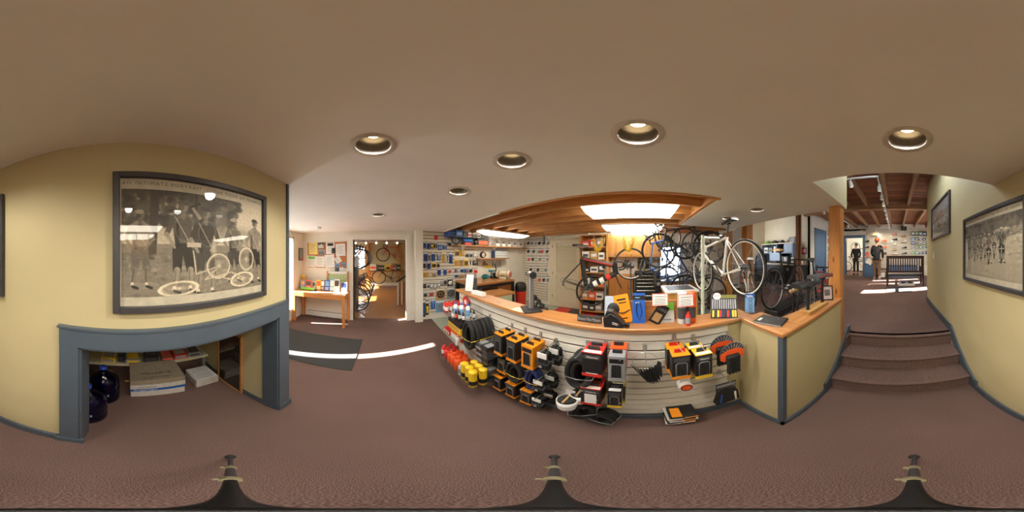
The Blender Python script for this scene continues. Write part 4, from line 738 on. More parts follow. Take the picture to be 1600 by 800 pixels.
def rider(c, x, y, s, top, sh, leg, drink=0, cap=170):
    k = c.k; S_ = lambda dx, dy: (x + dx * s, y + dy * s / k); dk = max(20, sh - 24)
    for sx in (-1, 1):                        # legs: shorts, bare knee and calf, pale sock, dark shoe
        h_, kn, an = S_(.055 * sx, .04), S_(.085 * sx + .02, .30), S_(.10 * sx, .56)
        c.seg(*h_, *kn, .135 * s, SEP(sh), 1, .105 * s); c.seg(*kn, *an, .075 * s, SEP(leg), 1, .042 * s); c.seg(kn[0] - .016 * s, kn[1], an[0] - .012 * s, an[1], .02 * s, SEP(leg - 46), .7)
        c.seg(*S_(.10 * sx, .52), *an, .046 * s, SEP(196)); c.seg(*an, *S_(.10 * sx + .07, .59), .04 * s, SEP(46))
    c.seg(*S_(.0, -.30), *S_(.01, .0), .25 * s, SEP(top), 1, .20 * s); c.ell(*S_(.01, .04), .115 * s, .07 * s, SEP(sh), soft=.006); c.seg(*S_(-.07, -.28), *S_(-.06, .0), .05 * s, SEP(dk), .5)
    c.seg(*S_(-.11, -.33), *S_(-.19, -.14), .075 * s, SEP(top), 1, .06 * s); c.seg(*S_(-.19, -.14), *S_(-.10, .02), .05 * s, SEP(leg), 1, .036 * s)
    if drink: c.seg(*S_(.11, -.33), *S_(.23, -.36), .075 * s, SEP(top), 1, .06 * s); c.seg(*S_(.23, -.36), *S_(.13, -.50), .05 * s, SEP(leg), 1, .036 * s); c.seg(*S_(.11, -.51), *S_(.22, -.57), .03 * s, SEP(40))
    else: c.seg(*S_(.11, -.33), *S_(.19, -.14), .075 * s, SEP(top), 1, .06 * s); c.seg(*S_(.19, -.14), *S_(.08, .0), .05 * s, SEP(leg), 1, .036 * s)
    c.seg(*S_(.01, -.42), *S_(.01, -.36), .06 * s, SEP(leg - 30)); c.ell(*S_(.015, -.50), .055 * s, .072 * s, SEP(leg - 12), soft=.004); c.ell(*S_(-.015, -.51), .04 * s, .06 * s, SEP(leg - 70), .6, .006); c.ell(*S_(.0, -.555), .066 * s, .034 * s, SEP(cap), soft=.004); c.seg(*S_(.03, -.545), *S_(.085, -.53), .014 * s, SEP(cap - 30))
    c.seg(*S_(-.09, -.36), *S_(.09, -.04), .012 * s, SEP(170), .8); c.ringe(*S_(.03, -.22), .12 * s, .17 * s, .012 * s, SEP(140), .35)
cv = Canvas(300, 200, SEP(168)); rs = np.random.RandomState(4)
cv.rect(0, 0, 1, .62, SEP(176)); cv.rect(0, .60, 1, 1, SEP(118)); cv.rect(.0, .52, 1, .66, SEP(98), .7)
for k in range(330): cv.ell(rs.rand() * .78 * (1 - .1 * rs.rand()), rs.rand() ** 1.5 * .34, .012 + .03 * rs.rand(), .010 + .022 * rs.rand(), SEP(48 + 46 * rs.rand()), .75, .012)
cv.seg(.19, 0, .17, .62, .05, SEP(66)); cv.seg(.47, 0, .46, .66, .095, SEP(80)); cv.seg(.44, 0, .43, .6, .02, SEP(56)); cv.ell(.62, .28, .05, .10, SEP(110), .8, .04); cv.ell(.78, .42, .10, .07, SEP(120), .6, .06)
for k in range(240): cv.ell(rs.rand(), .62 + .38 * rs.rand(), .01 + .02 * rs.rand(), .004 + .008 * rs.rand(), SEP(84 + 76 * rs.rand()), .5, .01)
for k in range(70): cv.seg(.08 + .9 * rs.rand(), .45 + .2 * rs.rand(), .08 + .9 * rs.rand() * 1, .45 + .2 * rs.rand(), .002, SEP(60 + 110 * rs.rand()), .12)
rider(cv, .10, .56, .40, 118, 96, 112, cap=140); rider(cv, .35, .53, .50, 80, 46, 138, 1, 84); rider(cv, .50, .57, .50, 58, 66, 132, cap=60); rider(cv, .72, .56, .40, 92, 56, 118, cap=140); rider(cv, .92, .56, .44, 118, 40, 134, cap=52)
cv.rect(.38, .50, .47, .54, SEP(172)); cv.ell(.56, .55, .018, .05, SEP(165))
wheel(cv, .60, .73, .085, .082, 196); wheel(cv, .84, .66, .068, .085, 190); wheel(cv, .33, .93, .115, .042, 206, -.08); wheel(cv, .80, .89, .10, .05, 208, -.1)
for a in ((.50, .86, .70, .80), (.70, .80, .82, .88), (.50, .86, .58, .76), (.42, .58, .44, .80), (.44, .80, .58, .74), (.60, .84, .74, .90)): cv.seg(*a, .008, SEP(178))
cv.noise(.12, 3, 1); cv.noise(.10, 5, 3)
framed('framed_poster', 'large framed sepia poster of resting racers above the alcove', cv, .063, -.761, 1.302, 1.934, 'AN INTIMATE PORTRAIT  \u2022  THE TOUR DE FRANCE')
cv = Canvas(280, 190, SEP(140)); rs = np.random.RandomState(9)
cv.rect(0, .0, 1, .36, SEP(96)); cv.rect(0, .34, 1, 1, SEP(146)); cv.rect(0, .16, .45, .30, SEP(150), .6)
for k in range(200): cv.ell(rs.rand(), rs.rand() * .30, .01 + .03 * rs.rand(), .012 + .04 * rs.rand(), SEP(46 + 70 * rs.rand()), .6, .02)
for k in range(170): cv.ell(.62 + .4 * rs.rand(), .22 + .5 * rs.rand() ** 2, .008 + .02 * rs.rand(), .006 + .01 * rs.rand(), SEP(100 + 80 * rs.rand()), .5, .01)
for k in range(160): cv.ell(rs.rand(), .62 + .38 * rs.rand(), .01 + .03 * rs.rand(), .003, SEP(120 + 50 * rs.rand()), .5, .008)
for x, y, s, tp_ in ((.10, .46, .20, 110), (.17, .43, .18, 160), (.24, .48, .22, 96), (.31, .43, .18, 150), (.38, .46, .21, 120), (.46, .43, .2, 168), (.53, .50, .25, 104), (.73, .46, .27, 84), (.62, .42, .18, 150)):
    rider(cv, x, y, s * 1.15, tp_ * .8, 46, 128, cap=168); cv.seg(x - .03, y + .06, x + .04, y + .06, .006, SEP(190)); cv.ringe(x, y + .17, s * .04, s * .20, .0055, SEP(44)); cv.seg(x, y + .02, x, y + .17, .007, SEP(176)); cv.seg(x - s * .16, y + .03, x - s * .17, y + .075, .006, SEP(60)); cv.seg(x + s * .16, y + .03, x + s * .17, y + .075, .006, SEP(60))
cv.noise(.12, 8, 1)
framed('framed_poster', 'large framed sepia poster of a racing bunch beside the steps', cv, 1.535, .65, 1.31, 1.927, 'AN INTIMATE PORTRAIT  \u2022  THE TOUR DE FRANCE')
cv = Canvas(120, 90, (128, 120, 112)); rs = np.random.RandomState(2); cv.rect(0, 0, 1, .4, (150, 146, 140)); cv.rect(0, .65, 1, 1, (96, 88, 80))
for k in range(60): cv.ell(rs.rand(), .3 + .5 * rs.rand(), .03 + .05 * rs.rand(), .02 + .03 * rs.rand(), SEP(60 + 120 * rs.rand()), .5, .02)
framed('framed_poster', 'smaller framed photo high on the wall above the steps', cv, 3.05, 1.975, 1.85, 2.455, None, fw=.035)
m = MB(); m.bx(2.92, 2.98, YW, YW + .006, 1.50, 1.62, b=.002); m.bx(2.945, 2.955, YW + .006, YW + .014, 1.55, 1.57); tag(m.build('light_switch', whitep), 'small white light switch on the wall above the steps', 'switch')
# ---------------------------------------------------------------- alcove
box_card = M('box_white', (206, 202, 192), .6); kraft = M('kraft', (150, 138, 116), .7)
t = thing('paper_carton', 'white paper carton with a blue stripe on the alcove carpet', 'carton', (-.25, -1.53, 0.001), math.pi + R(1)); wv, dp, hh = .46, .34, .27
q = MB(); q.bx(-wv / 2, wv / 2, -.20, dp - .20, 0, hh * .70); q.build('carton_body', box_card, t); q = MB(); q.bx(-wv / 2 - .004, wv / 2 + .004, -.204, dp - .196, hh * .58, hh); q.build('lid', kraft, t)
q = MB(); q.bx(-wv / 2 - .005, wv / 2 + .005, -.2055, -.19, hh * .36, hh * .50); q.build('blue_stripe', M('stripe_blue', (24, 96, 176), .5), t); ink = M('black_ink', (34, 32, 30))
q = MB(); q.bx(-wv / 2 - .005, wv / 2 + .005, -.2052, -.19, hh * .5, hh * .75); q.build('white_panel', box_card, t)
text('Springhill Digital', .042, ink, t, (-.0, -.09, hh + .0008), (0, 0, math.pi)); text('INTERNATIONAL       PAPER', .02, ink, t, (.0, -.155, hh + .0008), (0, 0, math.pi)); q = MB(); q.ring((-.045, -.155, hh + .001), .011, .0018, None, 16, 4); q.build('round_emblem', ink, t); text('Springhill Digital', .03, K['wht'], t, (-.11, -.2065, hh * .43), (R(90), 0, 0)); text('INTERNATIONAL PAPER', .014, ink, t, (-.1, -.2065, hh * .6), (R(90), 0, 0))
t = thing('leaflet_box', 'open shallow white box of printed leaflets on the alcove carpet', 'box', (-.72, -1.49, .001), math.pi + R(2))
q = MB(); q.bx(-.12, .12, -.13, .13, 0, .105); q.build('box_tray', box_card, t)
for i in range(2): q = MB(); q.bx(-.105, .105, -.12 + .125 * i, -.005 + .125 * i, .105, .118 - .004 * i); p_ = q.build('leaflet_stack', K['wht'], t); q = MB(); [q.bx(-.09, .09, -.11 + .125 * i + .012 * k, -.107 + .125 * i + .012 * k, .1172 - .004 * i, .119 - .004 * i) for k in range(8)]; q.build('lettering', K['gry'], p_)
t = thing('low_shelf', 'low cream shelf board across the back of the alcove', 'shelf', (-.18, -1.79, 0)); q = MB(); q.bx(-.71, .71, -.12, .125, .215, .25, b=.003); q.build('shelf_board', M('shelf_cream', (190, 182, 150), .6), t); 
for s in (-.66, .0, .66): q = MB(); q.bx(s - .02, s + .02, -.08, .12, 0, .215); q.build('bracket', M('shelf_leg', (120, 116, 100)), t)
def shelfbox(name, label, cat, x, w, h, d, c, c2, y=-1.785, top=None):
    t = thing(name, label, cat, (x, y, .251), math.pi + R(random.uniform(-6, 6))); q = MB(); q.bx(-w / 2, w / 2, -d / 2, d / 2, 0, h, b=.003); q.build('body', K[c], t); q = MB(); q.bx(-w * .38, w * .38, -d * .38, d * .38, h, h + .003); q.build('top_print', K[c2], t); q = MB(); q.bx(-w * .4, w * .4, -d / 2 - .002, -d / 2 + .001, h * .2, h * .75); q.build('front_print', K[c2], t)
shelfbox('tool_bag_pack', 'yellow and clear bag of parts on the alcove shelf by the jugs', 'packet', .20, .15, .08, .22, 'yel', 'gry'); shelfbox('dark_pouch', 'dark pouch between two yellow packs on the alcove shelf', 'pouch', .07, .06, .11, .16, 'blk', 'dgr')
shelfbox('yellow_pack', 'yellow and silver packet with bold print on the alcove shelf', 'packet', -.05, .15, .06, .22, 'gry', 'yel'); shelfbox('black_box', 'black box on the alcove shelf behind the paper carton', 'box', -.25, .16, .09, .2, 'blk', 'dgr')
shelfbox('magazine_stack', 'red printed stack of magazines on the alcove shelf', 'magazines', -.42, .13, .05, .19, 'brn', 'pink'); shelfbox('magazine_stack', 'red stack with a grey cover on the alcove shelf', 'magazines', -.57, .15, .07, .2, 'red', 'gry'); shelfbox('magazine_stack', 'grey photo magazines at the frame end of the alcove shelf', 'magazines', -.74, .15, .06, .2, 'gry', 'dgr')
jugb = glassmat('blue_jug', (.10, .14, .42), .6, .06, .03); jugb2 = M('blue_jug_cap', (36, 70, 170), .4)
for k, (x, y) in enumerate(((.262, -1.02), (.20, -1.31))):
    t = thing('water_jug', ('translucent blue water jug nearest the alcove casing', 'translucent blue water jug with cap, behind the nearer jug')[k], 'water jug', (x, y, .001), 0, 'blue water jugs'); r = .132
    q = MB(); q.lathe([(r * .9, 0), (r, .02), (r, .10), (r * .96, .115), (r, .13), (r, .215), (r * .96, .23), (r, .245), (r * .98, .31), (r * .75, .37), (r * .3, .415), (.028, .43), (.027, .475)], 28); q.build('jug_body', jugb, t)
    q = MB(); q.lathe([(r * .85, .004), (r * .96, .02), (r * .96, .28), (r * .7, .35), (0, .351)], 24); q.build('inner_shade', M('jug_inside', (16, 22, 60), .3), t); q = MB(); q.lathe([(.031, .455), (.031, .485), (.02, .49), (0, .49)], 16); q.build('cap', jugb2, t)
    q = MB()
    for i in range(7): a = R(60 + 9 * i); q.box((r * .99 * math.cos(a), r * .99 * math.sin(a), .165), (.012, .012, .03), rot=(0, 0, a))
    q.build('moulded_lettering', M('jug_mark', (150, 160, 190), .3), t)
t = thing('yellow_gadget', 'tiny yellow cable tool lying by the paper carton', 'tool', (.01, -1.60, .001)); q = MB(); q.bx(-.02, .02, -.01, .01, 0, .015, b=.003); q.build('yellow_body', K['yel'], t); q = MB(); q.tube([(.02, 0, .008), (.06, .01, .008), (.08, -.01, .006)], .004, 5); q.build('cable', K['dgr'], t)
t = thing('leaning_frame', 'gold-edged frame with a dark picture leaning on the alcove side wall', 'framed picture', (-.888, -1.245, .002), 0, None, (0, R(6), R(-90)))
cv = Canvas(90, 130, (52, 46, 40)); rs = np.random.RandomState(3)
for k in range(240): cv.ell(rs.rand(), .05 + .8 * rs.rand(), .01 + .02 * rs.rand(), .008 + .018 * rs.rand(), SEP(30 + 130 * rs.rand() ** 2), .7, .01)
t.rotation_euler = (0, R(0), R(90)); wv, hv = .36, .80
for c, d in (((-wv / 2, 0, hv / 2), (.022, .024, hv)), ((wv / 2, 0, hv / 2), (.022, .024, hv)), ((0, 0, .011), (wv, .024, .022)), ((0, 0, hv - .011), (wv, .024, .022))): q = MB(); q.box(c, d, b=.003); q.build('gilt_bar', pine, t)
place('print', cv.mesh('print', wv - .02, hv - .04), t, (0, -.002, hv / 2)); q = MB(); q.bx(-wv / 2, wv / 2, .002, .008, .01, hv - .01); q.build('back_board', K['brn'], t); q = MB(); q.bx(-wv / 2 + .01, wv / 2 - .01, -.006, -.004, .02, hv - .02); q.build('glass_pane', picglass, t)
# ---------------------------------------------------------------- entry corner: table, board, papers
tabw = woodmat('table_beech', (198, 120, 56), (222, 148, 82), .4, axis=1, coat=.2, knots=False)
tx0, tx1, ty0, ty1 = -3.665, -3.15, -1.975, -.775
t = thing('side_table', 'honey coloured wooden table with square legs under the notice board', 'table', ((tx0 + tx1) / 2, (ty0 + ty1) / 2, 0)); a, b_ = (tx1 - tx0) / 2, (ty1 - ty0) / 2
q = MB(); q.bx(-a, a, -b_, b_, .71, .742, b=.004); q.build('tabletop', tabw, t)
for s in (-1, 1): q = MB(); q.bx(s * a - .03 * (s > 0), s * a + .03 * (s < 0), -b_ + .05, b_ - .05, .64, .71); q.build('apron', tabw, t); q = MB(); q.bx(-a + .05, a - .05, s * b_ - .03 * (s > 0), s * b_ + .03 * (s < 0), .64, .71); q.build('apron', tabw, t)
for s in (-1, 1):
    for u in (-1, 1): q = MB(); q.bx(s * a - .055 * (s > 0), s * a + .055 * (s < 0), u * b_ - .055 * (u > 0), u * b_ + .055 * (u < 0), 0, .71, b=.003); q.build('leg', tabw, t)
t = thing('baseboard_heater', 'white baseboard heater on the wall under the table', 'heater', (XL, -1.35, 0)); q = MB(); q.bx(.001, .07, -.5, .46, .03, .19, b=.006); q.build('cover', whitep, t); q = MB(); q.bx(.02, .074, -.49, .45, .165, .175); q.build('slot', K['dgr'], t); q = MB(); q.bx(.001, .075, -.55, -.5, .02, .2, b=.004); q.build('end_cap', whitep, t)
# notice board
XB = XL + .002
def wallrect(xa, xb, ya, yb, X=XB): p, q_ = onX(xa, ya, X), onX(xb, yb, X); c = onX((xa + xb) / 2, (ya + yb) / 2, X); zt, zb = onX((xa + xb) / 2, ya, X).z, onX((xa + xb) / 2, yb, X).z; return (p.y + q_.y) / 2, abs(q_.y - p.y), zb, zt
y, w, zb, zt = wallrect(481, 541.5, 378, 419); t = thing('notice_board', 'cork notice board covered with papers on the white wall', 'notice board', (XB, y, zb)); q = MB(); q.bx(0, .012, -w / 2, w / 2, 0, zt - zb); q.build('cork', M('cork', (190, 116, 66), .9, var=.2, scale=120), t)
for c in ((0, zt - zb), (0, 0)): q = MB(); q.bx(0, .018, -w / 2 - .01, w / 2 + .01, c[1] - .008, c[1] + .008); q.build('frame_bar', white, t)
pap = [(483, 496.5, 379.5, 397.5, M('yellow_paper', (238, 220, 130), .8), 'yellow poster sheet at the corner of the notice board', 0), (497, 507, 379, 389, K['dgr'], 'dark photo print at the top of the notice board', .02), (498, 508, 390, 399, K['gry'], 'grey photo print below the dark photo on the board', -.02), (510, 523, 379, 397, K['wht'], 'pale flyer with a dark picture on the notice board', 0),
       (525, 540, 381, 400, K['wht'], 'white letter pinned at the doorway end of the board', .04), (480, 494.5, 399.5, 417, K['wht'], 'white sheet with green heading low on the board', -.05), (494.5, 508, 400.5, 417, K['wht'], 'white letter low in the middle of the board', 0), (508.5, 523, 398, 418, K['wht'], 'white letter with pink edge low on the board', .05),
       (524, 533, 401, 411, K['wht'], 'small tilted white card on the bare cork', .6), (524, 531, 411, 417, K['lbl'], 'small blue photo under the notice board edge', 0), (535, 541, 410, 416, K['lbl'], 'small blue postcard at the lower corner of the board', .1), (524, 530.5, 417.5, 423.5, K['dgr'], 'small dark photo hanging below the notice board', 0), (531, 537, 417.5, 423.5, K['wht'], 'small checkered card hanging below the notice board', 0), (519, 524, 387.5, 396, K['blk'], 'tiny black card overlapping the pale flyer', 0)]
for i, (xa, xb, ya, yb, mm, l, rr) in enumerate(pap):
    y, w, zb, zt = wallrect(xa, xb, ya, yb); t = thing('pinned_paper', l, 'paper', (XB + .0135 + .0014 * i, y, (zb + zt) / 2), 0, 'papers on the notice board', (rr, 0, 0)); h = zt - zb
    q = MB(); q.bx(0, .001, -w / 2, w / 2, -h / 2, h / 2); q.build('sheet', mm, t)
    if i not in (1, 9, 11, 13): q = MB(); [q.bx(.001, .0016, -w * .36, w * (.36 - .1 * (k % 3)), h * (.3 - .1 * k), h * (.325 - .1 * k)) for k in range(7)]; q.build('lettering', K['gry'], t)
    if i in (3, 5): q = MB(); q.bx(.001, .0017, -w * .35, w * .35, h * .2, h * .44); q.build('picture_print', K['blk' if i == 3 else 'grn'], t)
    if i in (1, 2, 9, 10, 11): q = MB(); [q.bx(.001, .0016, w * (-.4 + .21 * k), w * (-.26 + .21 * k), -h * .4, h * (.1 + .08 * (k % 3))) for k in range(4)]; q.build('picture_print', K['wht' if i == 1 else 'dgr'], t)
    q = MB(); q.ball((.003, 0, h * .45), .005, 6); q.build('push_pin', K[('red', 'blu', 'wht')[i % 3]], t)
p0, p1 = onY(466.5, 388, YE + .002), onY(474, 406, YE + .002); w = abs(p1.x - p0.x); t = thing('small_frame', 'narrow black framed certificate beside the entry door', 'frame', ((p0.x + p1.x) / 2 + .01, YE + .002, p1.z)); h = p0.z - p1.z; w = .20
for c, d in (((-w / 2, .008, h / 2), (.016, .016, h)), ((w / 2, .008, h / 2), (.016, .016, h)), ((0, .008, 0), (w + .016, .016, .016)), ((0, .008, h), (w + .016, .016, .016))): q = MB(); q.box(c, d); q.build('frame_bar', black, t)
q = MB(); q.bx(-w / 2, w / 2, .0, .006, 0, h); q.build('certificate', M('certificate', (150, 156, 152), .4), t); q = MB(); q.bx(-w * .4, w * .4, .006, .007, h * .06, h * .2); q.build('red_print', K['pink'], t)
# leaflets on the table
zt_ = .7425
def leaf(name, label, cat, xa, xb, ya, c, c2, X=-3.50, dz=0., par=None, pr=True):
    y0_, y1_ = onX(xa, 450, X).y, onX(xb, 450, X).y; zt = onX((xa + xb) / 2, ya, X).z; w = y1_ - y0_; h = zt - zt_ - dz
    t = thing(name, label, cat, (X, (y0_ + y1_) / 2, zt_ + dz), 0, None, (0, R(-8), 0)); q = MB(); q.bx(-.03, 0, -w / 2, w / 2, 0, h, b=.001); q.build('stack', K[c] if isinstance(c, str) else c, t); q = MB(); q.bx(.0, .0012, -w * .4, w * .4, h * .45, h * .9); q.build('cover_picture', K[c2], t); q = MB(); q.bx(.0, .0012, -w * .4, w * .3, h * .12, h * .2); q.bx(0, .0012, -w * .4, w * .38, h * .26, h * .32); q.build('lettering', K['wht'], t)
leaf('leaflet_stack', 'blue grey leaflets in the green rack on the table', 'leaflets', 469, 476, 438, M('slate_blue', (110, 130, 180), .5), 'tan', -3.42, .03); leaf('leaflet_stack', 'small yellow leaflet standing behind the blue grey ones', 'leaflets', 468.5, 475, 430, 'yel', 'tan', -3.52); leaf('leaflet_stack', 'orange red booklet with a dark picture on the table', 'leaflets', 476.5, 486, 438, 'org2', 'dgr', -3.44)
leaf('leaflet_stack', 'yellow leaflets standing on the middle of the table', 'leaflets', 494, 500.5, 437.5, 'yel', 'org2'); leaf('leaflet_stack', 'brown leaflets with white squares on the table', 'leaflets', 501, 506.5, 438, 'brn', 'wht'); leaf('leaflet_stack', 'deep blue leaflets on the table', 'leaflets', 507, 514.5, 438, 'blu', 'lbl'); leaf('leaflet_stack', 'pale blue brochure with a round emblem on the table', 'leaflets', 515, 522, 436.5, 'lbl', 'wht', -3.48); leaf('leaflet_stack', 'white and black photo brochure on the table', 'leaflets', 521.5, 530, 436.5, 'wht', 'dgr', -3.44); leaf('leaflet_stack', 'grey landscape brochure at the doorway end of the table', 'leaflets', 532, 542, 441, 'gry', 'nav', -3.46)
leaf('bottle_leaflet', 'small white packet beside the orange booklet', 'leaflets', 488, 492, 440, 'wht', 'dgr', -3.5)
y0_, y1_ = onX(469, 450, -3.38).y, onX(493, 450, -3.38).y; t = thing('grass_rack', 'low black tray with bright green strip on the table', 'tray', (-3.40, (y0_ + y1_) / 2, zt_)); w = y1_ - y0_; q = MB(); q.bx(-.05, .03, -w / 2, w / 2, 0, .025, b=.003); q.build('tray', black, t); q = MB(); q.bx(.022, .032, -w / 2 + .01, w / 2 - .03, .012, .07, b=.004); q.build('green_strip', K['grn'], t)
y0_, y1_ = onX(511, 440, -3.60).y, onX(543, 440, -3.60).y; w = y1_ - y0_; t = thing('map_display', 'wooden leaflet display with a printed map behind the brochures', 'display stand', (-3.62, (y0_ + y1_) / 2, zt_)); h = onX(527, 424, -3.6).z - zt_
for s in (-1, 1): q = MB(); q.bx(-.03, .03, s * w / 2 - .012, s * w / 2 + .012, 0, h); q.build('side_board', tabw, t)
q = MB(); q.bx(-.03, -.01, -w / 2, w / 2, 0, h - .02); q.build('back_board', K['tan'], t); q = MB(); q.bx(-.009, -.005, -w / 2 + .012, w / 2 - .012, h * .35, h * .85); q.build('map_sheet', M('map_green', (176, 190, 140), .7, var=.3, scale=30), t); q = MB(); q.bx(-.009, .0, -w / 2 + .012, w / 2 - .012, h * .87, h * .97); q.build('title_strip', K['wht'], t)
for i, (xa, ya, w, d, c, l) in enumerate(((494, 456, .20, .16, 'gry', 'printed sheet lying on the sunny side of the table'), (511, 458.5, .22, .17, 'tan', 'brown sheet lying in the middle of the table'), (529, 459.5, .24, .17, 'wht', 'white sheet lying at the doorway end of the table'))):
    p = onZ(xa, ya, zt_); t = tag(MB().bx(-d / 2, d / 2, -w / 2, w / 2, 0, .003).build('loose_sheet', K[c], None, (p.x, p.y, zt_ + .0005), (0, 0, R(4 * i - 5))), l, 'paper')
# mats
matm = M('mat_dark', (58, 58, 56), .95, var=.25, scale=160, bump=.4)
m = MB(); m.bx(-2.72, -1.78, -1.85, -.36, .001, .012, b=.004); tag(m.build('door_mat', matm), 'dark grey entrance mat crossed by a sun stripe', 'mat')
m = MB(); m.bx(4.55, 5.35, -.45, .30, UF + .001, UF + .012, b=.004); tag(m.build('door_mat', matm), 'dark grey mat on the upper floor in front of the bench', 'mat')
# ---------------------------------------------------------------- camera tripod
t = thing('tripod', 'grey tripod standing on the carpet in the middle of the room', 'tripod', (0, 0, .0015)); tg = M('tripod_grey', (96, 94, 96), .4, .5); th = M('tripod_khaki', (150, 140, 108), .5)
for k, az in enumerate((360, 866, 1428)):
    d = Vector((math.sin(R((az - 1000) * .225)), math.cos(R((az - 1000) * .225)), 0)); foot = d * .545; hub = d * .022 + Vector((0, 0, .50)); ax = hub - foot
    q = MB(); q.cyl(foot, foot + Vector((0, 0, .014)), .020, .017, n=16); lg = q.build('rubber_foot', rubber, t)
    q = MB(); q.cyl(foot + ax * .01, foot + ax * .30, .0085, n=14); q.build('lower_leg', tg, t); q = MB(); q.cyl(foot + ax * .30, foot + ax * .55, .012, n=14); q.build('middle_leg', tg, t); q = MB(); q.cyl(foot + ax * .55, hub, .011, n=14); q.build('upper_leg', black, t)
    for u, r in ((.30, .016), (.55, .0195)): c = foot + ax * u; q = MB(); q.cyl(c - ax * .022, c + ax * .022, r, n=16); cl = q.build('leg_clamp', th, t); q = MB(); s_ = d.cross(Vector((0, 0, 1))); q.box(c - s_ * (r + .004), (.014, .014, .03), b=.004, rot=(0, 0, math.atan2(d.y, d.x))); q.build('clamp_lever', th, cl)
q = MB(); q.lathe([(.012, .46), (.024, .48), (.024, .52), (.009, .54)], 18); q.build('hub', black, t); q = MB(); q.cyl((0, 0, .53), (0, 0, .80), .006, n=12); q.build('column', black, t)
# ---------------------------------------------------------------- showroom beyond the doorway
XS = -8.3
plankf = woodmat('showroom_floor', (116, 72, 34), (156, 104, 54), .35, axis=1, scale=4, knots=False, coat=.3)
b = MB(); b.bx(XS - .2, XL - .15, -3.2, 2.2, -.12, -.03); fs = struct('floor_showroom', b, plankf, 'golden plank floor of the bike showroom', 'floor')
q = MB(); q.bx(0, .128, -3.2, 2.2, -.03, 0); pmesh = q.mesh('plank', plankf); x = XL - .15 - .131
while x > XS: place('plank', pmesh, fs, (x, 0, 0)); x -= .131
q = MB(); q.bx(XL - .155, XL + .0, dy0, dy1, -.03, .004); q.build('threshold', carp, fs)
b = MB(); sw_ = ((-1.55, -.95), (1.12, 1.6)); e = -3.2
for y0, y1 in sw_ + ((2.2, 2.2),):
    b.bx(XS - .12, XS, e, y0, 0, 2.4)
    if y1 > y0: b.bx(XS - .12, XS, y0, y1, 0, .85); b.bx(XS - .12, XS, y0, y1, 2.0, 2.4)
    e = y1
struct('wall_showroom_far', b, cream, 'cream far wall of the bike showroom', 'wall')
for y0, y1 in sw_:
    w = bpy.data.objects.new('window_%d' % (7 if y0 < 0 else 8), None); C.objects.link(w); w['kind'] = 'structure'; m = MB(); m.bx(XS - .05, XS + .02, y0, y0 + .05, .85, 2.0); m.bx(XS - .05, XS + .02, y1 - .05, y1, .85, 2.0); m.bx(XS - .05, XS + .02, y0, y1, .85, .9); m.bx(XS - .05, XS + .02, y0, y1, 1.95, 2.0); m.bx(XS - .05, XS, y0, y1, 1.4, 1.43); m.bx(XS - .05, XS, (y0 + y1) / 2 - .015, (y0 + y1) / 2 + .015, .85, 2.0); m.build('window_frame', white, w); m = MB(); m.bx(XS - .07, XS - .065, y0, y1, .85, 2.0); m.build('pane', clear, w)
b = MB(); e = XS - .12; sww = ((-7.6, -6.9), (-5.4, -4.7))
for x0, x1 in sww + ((XL - .1, XL - .1),):
    b.bx(e, x0, -3.3, -3.2, 0, 2.4)
    if x1 > x0: b.bx(x0, x1, -3.3, -3.2, 0, .7); b.bx(x0, x1, -3.3, -3.2, 2.05, 2.4)
    e = x1
b.bx(XS - .12, XL - .1, 2.2, 2.3, 0, 2.4); b.bx(XL - .16, XL - .14, -3.2, -2.0, 0, 2.4); struct('wall_showroom_side', b, cream)
for i, (x0, x1) in enumerate(sww): w = bpy.data.objects.new('window_%d' % (9 + i), None); C.objects.link(w); w['kind'] = 'structure'; m = MB(); m.bx(x0, x1, -3.26, -3.23, .7, .75); m.bx(x0, x1, -3.26, -3.23, 1.37, 1.4); m.bx(x0, x1, -3.26, -3.23, 2.0, 2.05); m.build('window_frame', white, w)
b = MB(); b.bx(XS - .12, XL, -3.3, 2.3, 2.42, 2.5); sc_ = struct('ceiling_showroom', b, M('showroom_ceiling', (150, 136, 120), .8, var=.2, scale=4), 'whitewashed beam ceiling of the showroom', 'ceiling')
for x in (-4.5, -5.5, -6.5, -7.5): m = MB(); m.bx(x - .09, x + .09, -3.2, 2.2, 2.19, 2.42); m.build('beam', M('whitewashed', (176, 160, 142), .8, var=.25, scale=6), sc_)
for y in (-.82, .78): m = MB(); m.bx(XS, XS + .12, y - .06, y + .06, 0, 2.42); o = struct('post_showroom', m, joistZ); o['category'] = 'post'; o['label'] = 'wooden post on the showroom wall, %s' % ('by the larger window', 'by the narrow window')[y > 0]
m = MB(); m.bx(XS, XS + .08, -.95, 1.1, .05, .18, b=.006); tag(m.build('baseboard_heater', whitep), 'white baseboard heater along the far showroom wall', 'heater')
m = MB(); m.bx(XS, XS + .2, -.72, 1.05, .78, .82); t = tag(m.build('wall_shelf', K['brn']), 'dark wooden shelf on the far showroom wall', 'shelf')
for i, (y, w, h, c, l) in enumerate(((-.55, .3, .32, 'wht', 'white carton'), (-.15, .3, .26, 'blk', 'black carton'), (.2, .22, .3, 'yel', 'yellow carton'), (.45, .24, .24, 'red', 'red carton'), (.72, .2, .3, 'blk', 'tall black carton'))):
    t = thing('display_carton', l + ' on the far showroom shelf', 'box', (XS + .1, y, .821), 0, 'cartons on the showroom shelf'); q = MB(); q.bx(-.08, .08, -w / 2, w / 2, 0, h, b=.003); q.build('carton', K[c], t); q = MB(); q.bx(.08, .083, -w * .4, w * .4, h * .3, h * .6); q.build('print', K[('org2', 'wht', 'blk', 'wht', 'gry')[i]], t)
